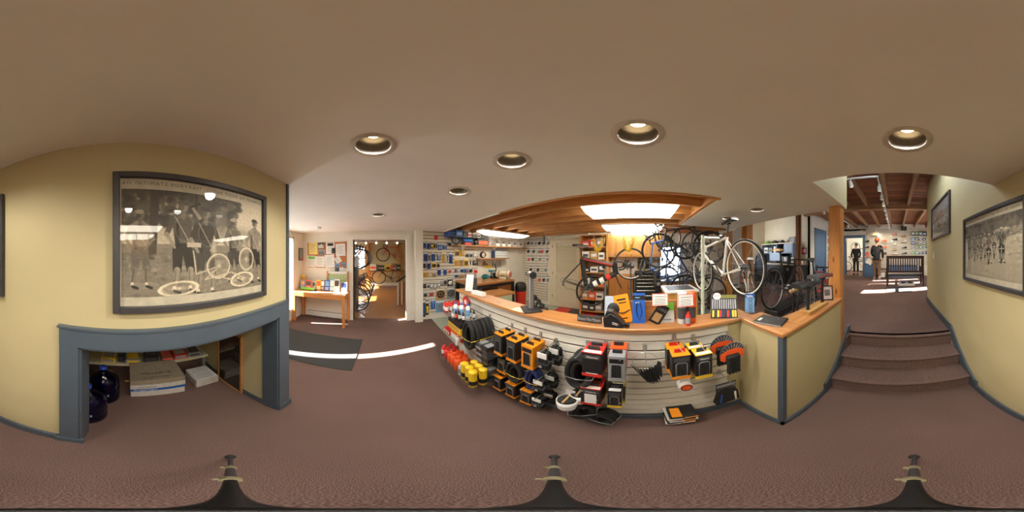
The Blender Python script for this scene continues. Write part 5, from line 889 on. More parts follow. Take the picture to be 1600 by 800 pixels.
for i in range(6):
    t = thing('track_spot', 'small track spotlight in the showroom, %s from the window side' % ORD[i], 'spotlight', (-6.6, -1.15 + .42 * i, 2.185), 0, 'showroom track spotlights'); q = MB(); q.cyl((0, 0, 0), (0, 0, -.06), .012, n=8); q.build('stem', whitep, t); q = MB(); q.cyl((-.03, 0, -.05), (.05, 0, -.11), .03, .042, n=14); q.build('lamp_head', whitep, t); q = MB(); q.cyl((.049, 0, -.1105), (.053, 0, -.1135), .035, n=14); q.build('bulb', emitmat('spot_bulb', (255, 226, 180), 18), t)
    if i % 2 == 0:
        ld = bpy.data.lights.new('spot_light', 'SPOT'); ld.energy = 70; ld.color = (1, .84, .6); ld.spot_size = R(120); ld.spot_blend = .7; ld.shadow_soft_size = .04; lo = bpy.data.objects.new('spot_light', ld); C.objects.link(lo); lo.parent = t; lo.location = (.07, 0, -.13); lo.rotation_euler = (0, R(-25 if i != 2 else 25), 0)
t = thing('glass_cabinet', 'white-topped display cabinet with red logo behind the showroom bikes', 'display cabinet', (-4.55, -1.05, 0)); q = MB(); q.bx(-.25, .25, -.3, .3, 0, 1.25, b=.004); q.build('body', K['dgr'], t); q = MB(); q.bx(-.26, .26, -.31, .31, 1.25, 1.55, b=.004); q.build('header', whitep, t); q = MB(); q.bx(.26, .263, -.1, .26, 1.33, 1.45); q.build('red_logo', K['red'], t); q = MB(); q.bx(.25, .254, -.26, .26, .5, 1.2); q.build('glass_door', M('dark_glass', (60, 66, 72), .15), t)
t = thing('stair_gate', 'low white and wood railing at the showroom doorway edge', 'railing', (-5.0, .43, 0))
for i in range(2): q = MB(); q.bx(-.03, .03, -.02 + .12 * i, .02 + .12 * i, 0, .75); q.build('newel', whitep, t)
q = MB(); q.box((0, .1, .84), (.06, .36, .05), b=.006, rot=(R(35), 0, 0)); q.build('handrail', black, t); q = MB(); q.bx(-.35, -.3, .05, .5, 0, .7); q.build('side_panel', pine, t)
# ---------------------------------------------------------------- slat walls with carded goods
def slatwall(label, X0, Y0, ln, axis, z0, n, pitch=.081, nrm=1):
    t = thing('slat_wall', label, 'slat wall', (X0, Y0, 0), 0 if axis == 'y' else 0)
    q = MB(); g = MB()
    if axis == 'y': q.bx(.006, .018, 0, ln, 0, pitch - .013, b=.002); g.bx(.0015, .008, 0, ln, z0, z0 + n * pitch)
    else: q.bx(0, ln, -.018, -.006, 0, pitch - .013, b=.002); g.bx(0, ln, -.008, -.0015, z0, z0 + n * pitch)
    if axis == 'f': q = MB(); g = MB(); q.bx(-.018, -.006, 0, ln, 0, pitch - .013, b=.002); g.bx(-.008, -.0015, 0, ln, z0, z0 + n * pitch)
    g.build('backing', groove, t); me = q.mesh('slat', slatw)
    for k in range(n): place('slat', me, t, (0, 0, z0 + k * pitch))
    return t
slatwall('white slat wall of carded tools beside the showroom door', XL, .865, 1.42, 'y', .10, 25)
m = MB(); m.bx(XL, XL + .02, .865, 2.285, 0, .098); struct('baseboard_slat', m, white)
slatwall('white slat wall of bagged small parts beside the louvre door', -3.68, YB, .96, 'x', .10, 25)
def blister(label, p, w, h, c1, c2, kind, face, group):
    t = thing('carded_part', label, 'carded part', p, {'+x': R(90), '-y': 0, '-x': R(-90)}[face], group)
    q = MB(); q.bx(-w / 2, w / 2, .0, .003, 0, h); q.build('card', K[c1], t)
    q = MB()
    if kind == 'ring': q.ring((0, -.004, h * .48), min(w, h) * .33, min(w, h) * .07, Matrix(((1, 0, 0), (0, 0, 1), (0, 1, 0))), 20, 6); [q.cyl((0, -.004, h * .48), (min(w, h) * .3 * math.cos(a), -.004, h * .48 + min(w, h) * .3 * math.sin(a)), min(w, h) * .045, n=5) for a in (.3, 1.55, 2.8, 4.1, 5.3)]
    elif kind == 'bag': q.ball((-w * .12, -.012, h * .42), (w * .28, .014, h * .22), 8); q.ball((w * .18, -.012, h * .5), (w * .2, .012, h * .17), 8); q.ring((0, -.016, h * .36), w * .28, w * .06, Matrix(((1, 0, 0), (0, 0, 1), (0, 1, 0))), 12, 5)
    elif kind == 'rod': q.cyl((0, -.012, h * .1), (0, -.012, h * .62), w * .13, n=8); q.box((0, -.012, h * .68), (w * .5, .02, h * .16), b=.004)
    else: q.box((0, -.012, h * .38), (w * .68, .022, h * .5), b=.006)
    q.build('part', K[c2], t); q = MB(); q.bx(-w * .46, w * .46, -.0012, 0, h * .8, h * .95); q.build('header_print', K['wht' if c1 != 'wht' else 'gry'], t)
    q = MB(); q.tube([(0, .0, h * .97), (0, -.05, h * .97), (0, -.056, h * .99)], .002, 4); q.build('hang_wire', hookm, t); return t
CN = dict(blu='blue', blk='black', yel='yellow', gry='grey', dgr='dark grey', wht='white', tan='tan', lbl='light blue', red='red', org2='orange', pink='pink', slv='silver', nav='navy')
L1 = [[(30, 50, 178, 225, 'blu', 'blk', 'rod'), (56, 80, 178, 230, 'blu', 'nav', 'rod'), (83, 106, 178, 226, 'blk', 'yel', 'box'), (109, 132, 180, 224, 'blk', 'gry', 'rod'), (138, 166, 190, 240, 'blu', 'lbl', 'box'), (172, 204, 195, 235, 'blu', 'gry', 'rod'), (207, 238, 180, 205, 'gry', 'blk', 'bag')],
      [(32, 63, 252, 322, 'blu', 'nav', 'box'), (65, 86, 265, 318, 'gry', 'dgr', 'rod'), (89, 118, 254, 320, 'blu', 'dgr', 'rod'), (132, 156, 256, 316, 'blu', 'wht', 'rod'), (166, 196, 252, 326, 'yel', 'gry', 'rod'), (197, 218, 268, 330, 'wht', 'blu', 'rod'), (220, 246, 254, 338, 'blu', 'nav', 'box')],
      [(28, 50, 330, 372, 'dgr', 'blk', 'rod'), (56, 84, 326, 378, 'blu', 'blk', 'rod'), (90, 126, 326, 370, 'yel', 'blk', 'box'), (132, 150, 335, 365, 'blk', 'blk', 'rod')],
      [(28, 63, 390, 442, 'yel', 'tan', 'box'), (65, 92, 400, 438, 'tan', 'wht', 'bag'), (96, 126, 398, 440, 'tan', 'gry', 'bag'), (134, 160, 374, 424, 'blu', 'nav', 'rod'), (178, 202, 374, 422, 'blu', 'nav', 'rod'), (210, 240, 374, 410, 'wht', 'red', 'bag')],
      [(28, 52, 478, 520, 'blk', 'dgr', 'bag'), (58, 76, 488, 518, 'gry', 'dgr', 'bag'), (79, 103, 470, 525, 'gry', 'wht', 'bag'), (106, 130, 470, 525, 'gry', 'wht', 'bag'), (133, 156, 470, 515, 'gry', 'wht', 'bag'), (158, 178, 460, 500, 'gry', 'slv', 'bag'), (180, 204, 446, 500, 'gry', 'blk', 'bag'), (208, 246, 442, 504, 'blk', 'wht', 'bag')],
      [(30, 60, 545, 585, 'gry', 'blk', 'bag'), (72, 108, 540, 580, 'gry', 'red', 'bag'), (122, 192, 518, 604, 'tan', 'blk', 'ring'), (202, 264, 510, 600, 'gry', 'dgr', 'ring')],
      [(28, 46, 598, 730, 'dgr', 'blu', 'box'), (48, 70, 610, 715, 'blk', 'yel', 'box'), (86, 118, 598, 670, 'blu', 'lbl', 'rod'), (122, 194, 606, 696, 'lbl', 'gry', 'ring')]]
for r_, row in enumerate(L1):
    for i, (xa, xb, ya, yb, c1, c2, kd) in enumerate(row):
        y, w, zb, zt = wallrect(655 + xa * .2125, 655 + xb * .2125, 340 + ya * .2125, 340 + yb * .2125, XL + .03)
        blister('%s carded part, %s from the white pier in row %s of the tool wall' % (CN[c1], ORD[i], ('one', 'two', 'three', 'four', 'five', 'six', 'seven')[r_]), (XL + .03, y, zb), w, zt - zb, c1, c2, kd, '+x', 'carded tools on the slat wall')
L2 = [[(70, 124, 395, 470, 'yel', 'dgr', 'box'), (128, 170, 395, 470, 'yel', 'tan', 'box'), (182, 218, 430, 482, 'gry', 'dgr', 'bag'), (222, 256, 430, 482, 'gry', 'dgr', 'bag'), (260, 312, 430, 482, 'gry', 'wht', 'bag')],
      [(68, 119, 492, 570, 'yel', 'tan', 'box'), (122, 166, 492, 570, 'tan', 'gry', 'rod'), (169, 212, 492, 570, 'yel', 'dgr', 'box'), (215, 251, 500, 565, 'wht', 'blk', 'rod'), (256, 312, 500, 560, 'blk', 'gry', 'bag')],
      [(70, 98, 590, 640, 'blu', 'tan', 'rod'), (126, 166, 590, 640, 'lbl', 'nav', 'bag'), (170, 207, 590, 640, 'blu', 'gry', 'rod'), (215, 255, 590, 640, 'gry', 'blk', 'bag'), (262, 310, 590, 650, 'wht', 'red', 'box')],
      [(65, 105, 655, 690, 'lbl', 'nav', 'bag'), (110, 170, 655, 690, 'gry', 'tan', 'bag'), (180, 215, 652, 688, 'dgr', 'red', 'bag')]]
for r_, row in enumerate(L2):
    for i, (xa, xb, ya, yb, c1, c2, kd) in enumerate(row):
        y, w, zb, zt = wallrect(700 + xa * .15, 700 + xb * .15, 330 + ya * .15, 330 + yb * .15, XL + .03)
        blister('%s carded part under the wooden shelf, %s along row %s' % (CN[c1], ORD[i], ('one', 'two', 'three', 'four')[r_]), (XL + .03, y, zb), w, zt - zb, c1, c2, kd, '+x', 'carded parts under the shelf')
rows = [(95, 160, (125, 160, 200, 240, 285, 330)), (182, 245, (125, 180, 235, 270, 320)), (258, 330, (130, 170, 245, 320)), (362, 445, (75, 150, 225, 305)), (468, 550, (165, 240, 285, 325))]
for r_, (ya, yb, xs) in enumerate(rows):
    for i, xa in enumerate(xs):
        a, b_ = onY(801 + xa * .15 + 3.0, 360 + ya * .15, YB - .03), onY(801 + (xa + 42) * .15 + 3.0, 360 + yb * .15, YB - .03); w = b_.x - a.x
        if a.x < -3.66: continue
        blister('bagged small part beside the louvre door, %s along row %s' % (ORD[i], ('one', 'two', 'three', 'four', 'five')[r_]), ((a.x + b_.x) / 2, YB - .03, b_.z), min(w, .16), a.z - b_.z, 'wht', ('dgr', 'gry', 'slv', 'blk', 'dgr', 'gry', 'pink')[(i + r_ * 3) % 7], 'bag', '-y', 'bagged parts by the louvre door')
m = MB(); m.bx(XL + .025, XL + .04, onX(678, 365, XL).y, onX(683, 365, XL).y, 1.93, 2.04, b=.003); t = tag(m.build('fire_tag', K['red']), 'small red fire notice plate high on the tool wall', 'sign')
# ---------------------------------------------------------------- shelves and bench along the left wall
t = thing('wall_shelf', 'long pine shelf above the carded parts', 'shelf', (XL, 2.9, 1.79)); q = MB(); q.bx(.0, .26, -1.22, 1.35, 0, .03, b=.003); q.build('shelf_board', pineY, t)
for y in (-1.0, 0, 1.1): q = MB(); q.prism([(.02, 0), (.2, 0), (.02, -.16)], (0, y, 0), (1, 0, 0), (0, 0, 1), .02); q.build('bracket', whitep, t)
t = thing('wall_shelf', 'short pine shelf carrying the small drawers cabinet', 'shelf', (XL, 2.95, 1.46)); q = MB(); q.bx(.0, .22, -.62, .42, 0, .025, b=.003); q.build('shelf_board', pineY, t); q = MB(); q.prism([(.02, 0), (.16, 0), (.02, -.12)], (0, 0, 0), (1, 0, 0), (0, 0, 1), .02); q.build('bracket', whitep, t)
XI = XL + .14; zs = 1.8205
def Yx(x, X=XI): return onX(x, 385, X).y
t = thing('wheel_disc', 'black spoked disc leaning at the start of the pine shelf', 'chainring', (XI, Yx(712), zs)); q = MB(); q.ring((0, 0, .115), .095, .02, Matrix(((0, 0, 1), (1, 0, 0), (0, 1, 0))), 24, 6); q.build('outer_ring', K['blk'], t); q = MB(); [q.cyl((0, 0, .115), (0, .09 * math.cos(k * 1.257), .115 + .09 * math.sin(k * 1.257)), .012, n=6) for k in range(5)]; q.build('spider', K['gry'], t)
t = thing('compressor', 'small blue and red pump unit on the pine shelf', 'pump', (XI, Yx(730), zs)); q = MB(); q.cyl((0, -.12, .12), (0, .12, .12), .055, n=16); q.build('tank', M('pump_blue', (40, 110, 180), .4), t); q = MB(); q.box((0, 0, .035), (.12, .2, .07), b=.01); q.build('base', K['red'], t); q = MB(); q.tube([(0, -.06, .16), (0, -.03, .22), (0, .03, .22), (0, .06, .16)], .01, 6); q.build('handle', K['blu'], t)
t = thing('dark_box', 'tall dark open box on the pine shelf', 'box', (XI, Yx(752), zs)); q = MB(); q.bx(-.1, .1, -.17, .17, 0, .30, b=.004); q.build('carton', K['blk'], t); q = MB(); q.bx(.1, .104, -.14, .14, .02, .12); q.build('label', K['org2'], t); q = MB(); q.bx(.1, .104, -.14, .14, .16, .27); q.build('upper_print', K['dgr'], t)
t = thing('jar', 'small dark jar beside the tall dark box on the shelf', 'jar', (XI + .04, Yx(743), zs)); q = MB(); q.lathe([(.04, 0), (.04, .08), (.03, .09)], 14); q.build('jar_body', K['dgr'], t); q = MB(); q.lathe([(.034, .088), (.034, .11), (0, .11)], 14); q.build('lid', K['wht'], t)
t = thing('wire_reel', 'pale spool of cable standing on the pine shelf', 'spool', (XI, Yx(765), zs)); q = MB(); [q.ring((x_, 0, .09), .08, .009, Matrix(((0, 0, 1), (1, 0, 0), (0, 1, 0))), 22, 5) for x_ in (-.03, .03)]; q.build('rim', whitep, t); q = MB(); q.cyl((-.03, 0, .09), (.03, 0, .09), .03, n=14); [q.cyl((.03, 0, .09), (.03, .08 * math.cos(k * 1.05), .09 + .08 * math.sin(k * 1.05)), .007, n=5) for k in range(6)]; q.build('core', whitep, t)
for i, x in enumerate((774, 783, 792, 801, 810)):
    t = thing('magazine_file', 'white slanted magazine file, %s from the pale spool' % ORD[i], 'file box', (XI, Yx(x), zs), 0, 'magazine files on the pine shelf')
    for s in (-1, 1): q = MB(); q.prism([(-.11, 0), (.12, 0), (.12, .08), (-.03, .24), (-.11, .24)], (0, s * .055 + .003, 0), (1, 0, 0), (0, 0, 1), .006); q.build('side_panel', whitep, t)
    q = MB(); q.bx(.114, .12, -.05, .05, 0, .08); q.build('front_panel', whitep, t); q = MB(); q.bx(-.1, .1, -.045, .045, .004, .12); q.build('contents', K['dgr'], t)
zs2 = 1.4855; t = thing('drawer_cabinet', 'blue small parts cabinet with white drawers on the short shelf', 'parts cabinet', (XL + .12, Yx(781, XL + .12), zs2)); q = MB(); q.bx(-.08, .075, -.25, .25, 0, .21, b=.003); q.build('body', M('cabinet_blue', (34, 66, 110), .4), t)
for r_ in range(3):
    for c_ in range(5): q = MB(); q.bx(.075, .082, -.235 + .095 * c_, -.148 + .095 * c_, .01 + .066 * r_, .068 + .066 * r_, b=.002); d_ = q.build('drawer', M('drawer_clear', (205, 208, 206), .3), t); q = MB(); q.bx(.082, .09, -.205 + .095 * c_, -.178 + .095 * c_, .03 + .066 * r_, .036 + .066 * r_); q.build('pull', K['dgr'], d_)
t = thing('cable_coil', 'coil of black cable on the short shelf', 'cable coil', (XL + .11, Yx(755, XL + .11), zs2)); q = MB()
for i in range(5): q.ring((.01 * (i - 2), 0, .095), .085 - .004 * i, .009, Matrix(((0, 0, 1), (1, 0, 0), (0, 1, 0))), 22, 5)
q.build('cable', K['blk'], t); q = MB(); q.bx(-.03, .03, .07, .09, .08, .11); q.build('tie', K['gry'], t)
# high wire rack under the joists with boxes
t = thing('wire_rack', 'narrow wire rack under the joists above the tool wall', 'rack', (XL, 1.95, 2.0)); q = MB(); [q.tube([(.03 + .08 * k, -.5, 0), (.03 + .08 * k, .5, 0)], .004, 5) for k in range(5)]; q.build('wires', steel, t); [MB().bx(0, .36, e_, e_ + .01, -.006, .006).build('end_rail', steel, t) for e_ in (-.5, .49)]
for i, (y, w, h, d, c, c2, l) in enumerate(((1.50, .15, .10, .3, 'blu', 'blk', 'flat blue and black box high under the joists'), (1.68, .17, .14, .3, 'blu', 'lbl', 'blue box second along the wire rack'), (1.86, .11, .14, .25, 'blk', 'dgr', 'black box on the wire rack'), (1.99, .10, .12, .25, 'wht', 'red', 'white and red box on the wire rack'), (2.12, .10, .10, .25, 'gry', 'dgr', 'grey box on the wire rack'), (2.25, .10, .10, .25, 'wht', 'blk', 'white box on the wire rack near the strip light'))):
    t = thing('stored_box', l, 'box', (XL + .02, y, 2.0055)); q = MB(); q.bx(0, d, -w / 2, w / 2, 0, h, b=.003); q.build('carton', K[c], t); q = MB(); q.bx(d, d + .003, -w * .4, w * .4, h * .25, h * .7); q.build('end_label', K[c2], t)
t = thing('yellow_reel', 'yellow and black cord reel at the end of the wire rack', 'cord reel', (XL + .2, 2.38, 2.006)); q = MB(); q.ring((0, 0, .06), .045, .012, Matrix(((0, 0, 1), (1, 0, 0), (0, 1, 0))), 20, 6); q.build('cord', K['yel'], t); q = MB(); q.cyl((-.02, 0, .06), (.02, 0, .06), .033, n=16); q.build('hub', K['blk'], t)
# workbench
bx0, bx1, by0, by1 = XL + .03, -2.93, 1.72, 3.02
t = thing('workbench', 'wooden workbench with a dark side below the pine shelves', 'workbench', ((bx0 + bx1) / 2, (by0 + by1) / 2, 0)); a, b_ = (bx1 - bx0) / 2, (by1 - by0) / 2
q = MB(); q.bx(-a, a, -b_, b_, .90, .95, b=.004); q.build('benchtop', pineY, t); q = MB(); q.bx(-a + .04, a - .03, -b_ + .03, b_ - .03, .82, .90); q.build('apron', K['blk'], t)
q = MB(); q.bx(-a + .04, a - .04, .12, b_ - .04, .03, .82); cb = q.build('cupboard', woodmat('bench_brown', (120, 72, 34), (150, 94, 48), .5, axis=2), t)
for s in (-1, 1):
    for u in (-1, 1): q = MB(); q.bx(s * a - .08 * (s > 0), s * a + .08 * (s < 0), u * b_ - .08 * (u > 0), u * b_ + .08 * (u < 0), 0, .90); q.build('leg', K['blk'], t)
t = thing('low_table', 'small pine table standing before the workbench', 'table', (-2.62, 2.05, 0)); q = MB(); q.bx(-.24, .24, -.42, .42, .74, .79, b=.004); q.build('tabletop', pineY, t); q = MB(); q.bx(-.22, .22, -.36, .36, .30, .74); q.build('pale_cabinet', M('pale_green', (176, 184, 158), .5), t); 
for s in (-1, 1):
    for u in (-1, 1): q = MB(); q.bx(s * .22 - .025, s * .22 + .025, u * .38 - .025, u * .38 + .025, 0, .74); q.build('leg', K['blk'], t)
t = thing('waste_bin', 'red bin with a dark bag beside the workbench', 'bin', (-2.95, 3.28, 0)); q = MB(); q.lathe([(.13, 0), (.135, .02), (.15, .62), (.15, .64)], 18); q.build('bin_body', M('bin_red', (196, 44, 28), .4), t); q = MB(); q.lathe([(.155, .60), (.16, .70), (.14, .80), (.10, .83), (.0, .80)], 18); q.build('bag', K['blk'], t)
p = onZ(798, 436, .95); t = thing('bench_grinder', 'cream bench grinder at the end of the workbench', 'bench grinder', (-3.12, 2.82, .9505), R(20)); gm = M('grinder_cream', (206, 196, 170), .4)
q = MB(); q.cyl((-.10, 0, .13), (.10, 0, .13), .075, n=20); q.build('motor', gm, t); q = MB(); q.box((0, 0, .03), (.20, .16, .06), b=.01); q.build('base', gm, t)
for s in (-1, 1): q = MB(); q.cyl((s * .13, 0, .13), (s * .19, 0, .13), .095, n=22); g_ = q.build('wheel_guard', gm, t); q = MB(); q.cyl((s * .19, 0, .13), (s * .197, 0, .13), .06, n=20); q.build('wheel_face', K['pink' if s > 0 else 'gry'], g_)
for i, (x, c, l) in enumerate(((744, 'gry', 'grey vice on the near end of the workbench'), (763, 'teal', 'teal cordless drill case on the workbench'), (772, 'teal', 'teal cordless drill standing on the workbench'), (779, 'blk', 'black vice with a tall lever on the workbench'))):
    y = onX(x, 430, -3.35).y; t = thing('bench_tool', l, 'tool', (-3.48, y, .9505), R(30 * i)); h = (.14, .10, .24, .22)[i]
    if i == 2: q = MB(); q.box((0, 0, .03), (.08, .06, .06), b=.008); q.build('battery', K['blk'], t); q = MB(); q.cyl((0, 0, .05), (.01, 0, .18), .02, n=10); q.build('grip', K['teal'], t); q = MB(); q.cyl((-.07, 0, .2), (.09, 0, .2), .034, .024, n=14); q.build('drill_body', K['teal'], t); q = MB(); q.cyl((.09, 0, .2), (.14, 0, .2), .016, n=10); q.build('chuck', K['blk'], t)
    elif i == 1: q = MB(); q.box((0, 0, .05), (.16, .14, .1), b=.02); q.build('case', K['teal'], t); q = MB(); q.box((0, 0, .105), (.1, .05, .02), b=.006); q.build('handle', K['blk'], t)
    else: q = MB(); q.box((0, 0, .03), (.14, .10, .06), b=.01); q.build('base', K[c], t); q = MB(); q.box((.02, 0, .1), (.06, .12, .1), b=.01); q.box((-.05, 0, .1), (.04, .12, .09), b=.008); q.build('jaw', K[c], t); q = MB(); q.cyl((.05, 0, .09), (.16, 0, .09), .012, n=10); q.cyl((.14, -.06, .09), (.14, .06, .09), .006, n=6); q.build('screw', chrome, t)
    if i == 3: q = MB(); q.tube([(0, 0, .14), (.02, .0, .24), (.0, .02, .36), (-.05, .02, .38)], .014, 7); q.build('lever', K['blk'], t)
y = onX(764, 417, XL + .03).y; m = MB(); m.bx(XL + .02, XL + .025, y - .1, y + .1, 1.22, 1.28); tag(m.build('yellow_sticker', K['yel']), 'yellow warning sticker on the wall above the bench', 'sign')
t = thing('wood_scrap', 'tilted piece of wood on the wall above the bench', 'wood offcut', (XL + .03, onX(758, 410, XL + .03).y, 1.29)); q = MB(); q.prism([(-.1, 0), (.12, 0), (-.06, .14)], (0, 0, 0), (0, 1, 0), (0, 0, 1), .02); q.build('board', woodmat('bench_brown2', (130, 84, 44), (160, 108, 60), .5, axis=1), t); q = MB(); q.cyl((.021, -.04, .04), (.024, -.04, .04), .01, n=10); q.build('screw_head', steel, t)
t = thing('hand_saw_rack', 'wire tool rack on the wall beside the black vice', 'rack', (XL + .02, onX(775, 412, XL).y, 1.25))
for i in range(4): q = MB(); q.bx(0, .03, -.16, .16, .0 + .045 * i, .006 + .045 * i); q.build('rung', steel, t)
for i in range(2): q = MB(); q.bx(0, .012, -.15 + .29 * i, -.14 + .29 * i, -.01, .15); q.build('upright', steel, t)
# ---------------------------------------------------------------- louvre door
dm = M('louvre_cream', (216, 206, 178), .55, var=.02)
d2 = bpy.data.objects.new('door_2', None); C.objects.link(d2); d2['kind'] = 'structure'; d2['label'] = 'cream louvred closet door at the back of the workshop'; d2['category'] = 'door'; d2.location = (-2.06, YB - .002, 0)
for x0, x1 in ((-.56, -.45), (.45, .56)): q = MB(); q.bx(x0, x1, -.03, 0, 0, 2.14); q.build('casing', dm, d2)
q = MB(); q.bx(-.45, .45, -.03, 0, 2.04, 2.14); q.build('casing', dm, d2)
for x0, x1, z0, z1 in ((-.445, -.32, .02, 2.03), (.32, .445, .02, 2.03), (-.32, .32, .02, .18), (-.32, .32, .95, 1.08), (-.32, .32, 1.90, 2.03)): q = MB(); q.bx(x0, x1, -.04, -.008, z0, z1, b=.002); q.build('stile', dm, d2)
q = MB(); q.box((0, 0, 0), (.64, .006, .06), rot=(R(-35), 0, 0)); lm = q.mesh('louvre', dm)
for z0, z1 in ((.18, .95), (1.08, 1.90)):
    z = z0 + .03
    while z < z1 - .02: place('louvre', lm, d2, (0, -.024, z)); z += .046
for z in (.3, 1.0, 1.8): q = MB(); q.bx(-.455, -.445, -.05, -.03, z, z + .08); q.build('hinge', steel, d2)
# ---------------------------------------------------------------- shelving, wall cabinets, tool chest
oak = woodmat('oak', (178, 122, 58), (206, 152, 84), .4, axis=2, coat=.2, knots=False); oakd = woodmat('oak_dark', (158, 100, 46), (186, 126, 64), .45, axis=2, knots=False)
t = thing('shelf_unit', 'open wooden shelf unit full of boxes behind the black bicycle', 'shelf unit', (-1.14, 4.05, 0))
for x in (-.36, .36): q = MB(); q.bx(x - .015 - .02 * (x > 0), x + .015 + .02 * (x < 0), -.18, .2, 0, 2.08); q.build('side_panel', oak, t)
for z in (.1, .42, .78, 1.12, 1.45, 1.76, 2.06): q = MB(); q.bx(-.36, .36, -.17, .2, z, z + .022); q.build('shelf', oak, t)
q = MB(); q.bx(-.36, .36, .185, .2, 0, 2.08); q.build('back_panel', oakd, t)
rs = random.Random(5); sn = ['bottom', 'second', 'third', 'fourth', 'fifth', 'top']
for r_, z in enumerate((.122, .442, .802, 1.142, 1.472, 1.782)):
    x = -.31
    for k in range(3):
        w, h = rs.uniform(.13, .2), rs.uniform(.12, .24); c = rs.choice(['org2', 'gry', 'wht', 'blk', 'red', 'pink', 'tan', 'brn', 'dgr', 'nav'])
        tt = thing('shelf_box', '%s box, %s on the %s shelf of the wooden unit' % (dict(CN, brn='brown')[c], ORD[k], sn[r_]), 'box', (-1.14 + x + w / 2, 4.03, z + .0005), 0, 'boxes in the wooden shelf unit'); q = MB(); q.bx(-w / 2, w / 2, -.13, .12, 0, h, b=.003); q.build('carton', K[c], tt); q = MB(); q.bx(-w * .35, w * .35, -.133, -.13, h * .3, h * .65); q.build('label', K['wht' if c != 'wht' else 'dgr'], tt); x += w + .02
t = thing('wall_cabinet', 'row of oak wall cabinets under the far fluorescent light', 'cabinet', (-.13, 4.10, 1.52)); q = MB(); q.bx(-.66, .66, -.15, .155, 0, .56); q.build('body', oak, t)
for i, (a, b_) in enumerate(((-.64, -.46), (-.45, -.06), (-.05, .30), (.31, .645))):
    q = MB(); q.bx(a, b_, -.172, -.151, .01, .55, b=.004); d_ = q.build('door', oak, t); q = MB(); q.bx(a + .05, b_ - .05, -.178, -.172, .06, .50, b=.004); q.build('raised_panel', oak, d_); q = MB(); q.ball((b_ - .025, -.185, .06), .012, 8); q.build('knob', K['brn'], d_)
t = thing('base_cabinet', 'oak base cabinet under the workshop window', 'cabinet', (.93, 4.0, 0)); q = MB(); q.bx(-.42, .42, -.25, .25, 0, .93); q.build('body', oakd, t); q = MB(); q.bx(-.44, .44, -.28, .255, .93, .97, b=.004); q.build('worktop', M('grey_top', (120, 124, 122), .4), t)
for i in range(2):
    for j in range(2): q = MB(); q.bx(-.40 + .41 * i, -.01 + .41 * i, -.27, -.25, .5 + .21 * j, .69 + .21 * j, b=.004); d_ = q.build('drawer', oak, t); q = MB(); q.tube([(-.26 + .41 * i, -.272, .6 + .21 * j), (-.26 + .41 * i, -.295, .6 + .21 * j), (-.14 + .41 * i, -.295, .6 + .21 * j), (-.14 + .41 * i, -.272, .6 + .21 * j)], .006, 6); q.build('pull', chrome, d_)
t = thing('base_cabinet', 'plain oak cupboard between the shelf unit and black tool chest', 'cabinet', (-.45, 4.0, 0)); q = MB(); q.bx(-.28, .28, -.24, .25, 0, 1.08); q.build('body', oakd, t); q = MB(); q.bx(-.26, .26, -.26, -.24, .04, 1.04, b=.004); d_ = q.build('door', oakd, t); q = MB(); q.ball((.2, -.27, .8), .014, 8); q.build('knob', K['blk'], d_)
t = thing('tool_chest', 'black tool chest with silver drawer pulls', 'tool chest', (.18, 3.95, 0)); q = MB(); q.bx(-.29, .29, -.2, .28, .1, 1.12, b=.006); q.build('body', K['blk'], t); q = MB(); q.bx(-.31, .31, -.23, .29, 1.12, 1.17, b=.01); q.build('top_mat', rubber, t)
for i, (z, h) in enumerate(((1.03, .075), (.945, .075), (.86, .075), (.765, .085), (.64, .115), (.48, .15), (.3, .17))): q = MB(); q.bx(-.27, .20, -.212, -.2, z, z + h, b=.003); d_ = q.build('drawer', K['blk'], t); q = MB(); q.bx(-.26, .19, -.225, -.212, z + h - .022, z + h - .006, b=.003); q.build('pull', chrome, d_)
for s in (-.23, .23):
    for u in (-.14, .22): q = MB(); q.cyl((s - .02, u, .05), (s + .02, u, .05), .05, n=14); q.build('caster', K['blk'], t)
q = MB(); q.cyl((.245, -.205, .9), (.245, -.218, .9), .04, n=16); q.build('side_knob', K['gry'], t)
t = thing('clock_sign', 'black and yellow workshop sign on the wall above the tool chest', 'sign', (.09, YB - .003, 1.19)); q = MB(); q.bx(-.17, .17, -.012, 0, .0, .32); q.build('panel', K['yel'], t); q = MB(); q.prism([(-.15, .02), (.15, .02), (.15, .3), (-.15, .3)], (0, -.013, 0), (1, 0, 0), (0, 0, 1), -.002); q.build('dark_field', K['blk'], t); q = MB(); [q.prism([(-.13 + .09 * k, .03), (-.09 + .09 * k, .03), (-.01 + .09 * k, .28), (-.05 + .09 * k, .28)], (0, -.0155, 0), (1, 0, 0), (0, 0, 1), -.001) for k in range(2)]; q.build('stripe_print', K['gry'], t)
for i, x in enumerate((.40, .50)): t = thing('gauge', ('round dark gauge on the wall nearer the yellow sign', 'round dark gauge on the wall nearer the window')[i], 'gauge', (x - .02, YB - .004, 1.42)); q = MB(); q.cyl((0, 0, 0), (0, -.025, 0), .042, n=20); q.build('case', K['blk'], t); q = MB(); q.cyl((0, -.025, 0), (0, -.028, 0), .03, n=20); q.build('dial', K['tan'], t)
m = MB(); m.bx(.28, .35, YB - .012, YB - .002, 1.17, 1.29, b=.003); tag(m.build('wall_outlet', whitep), 'white outlet plate right of the yellow sign', 'outlet')
t = thing('disc_rotor', 'faint round metal disc hung on the white wall', 'disc', (-.33, YB - .006, 1.33)); q = MB(); q.ring((0, -.005, 0), .11, .007, Matrix(((1, 0, 0), (0, 0, 1), (0, 1, 0))), 26, 5); q.build('rim', steel, t); q = MB(); [q.cyl((0, -.005, 0), (.11 * math.cos(k * 1.05), -.005, .11 * math.sin(k * 1.05)), .005, n=5) for k in range(6)]; q.build('arms', steel, t)
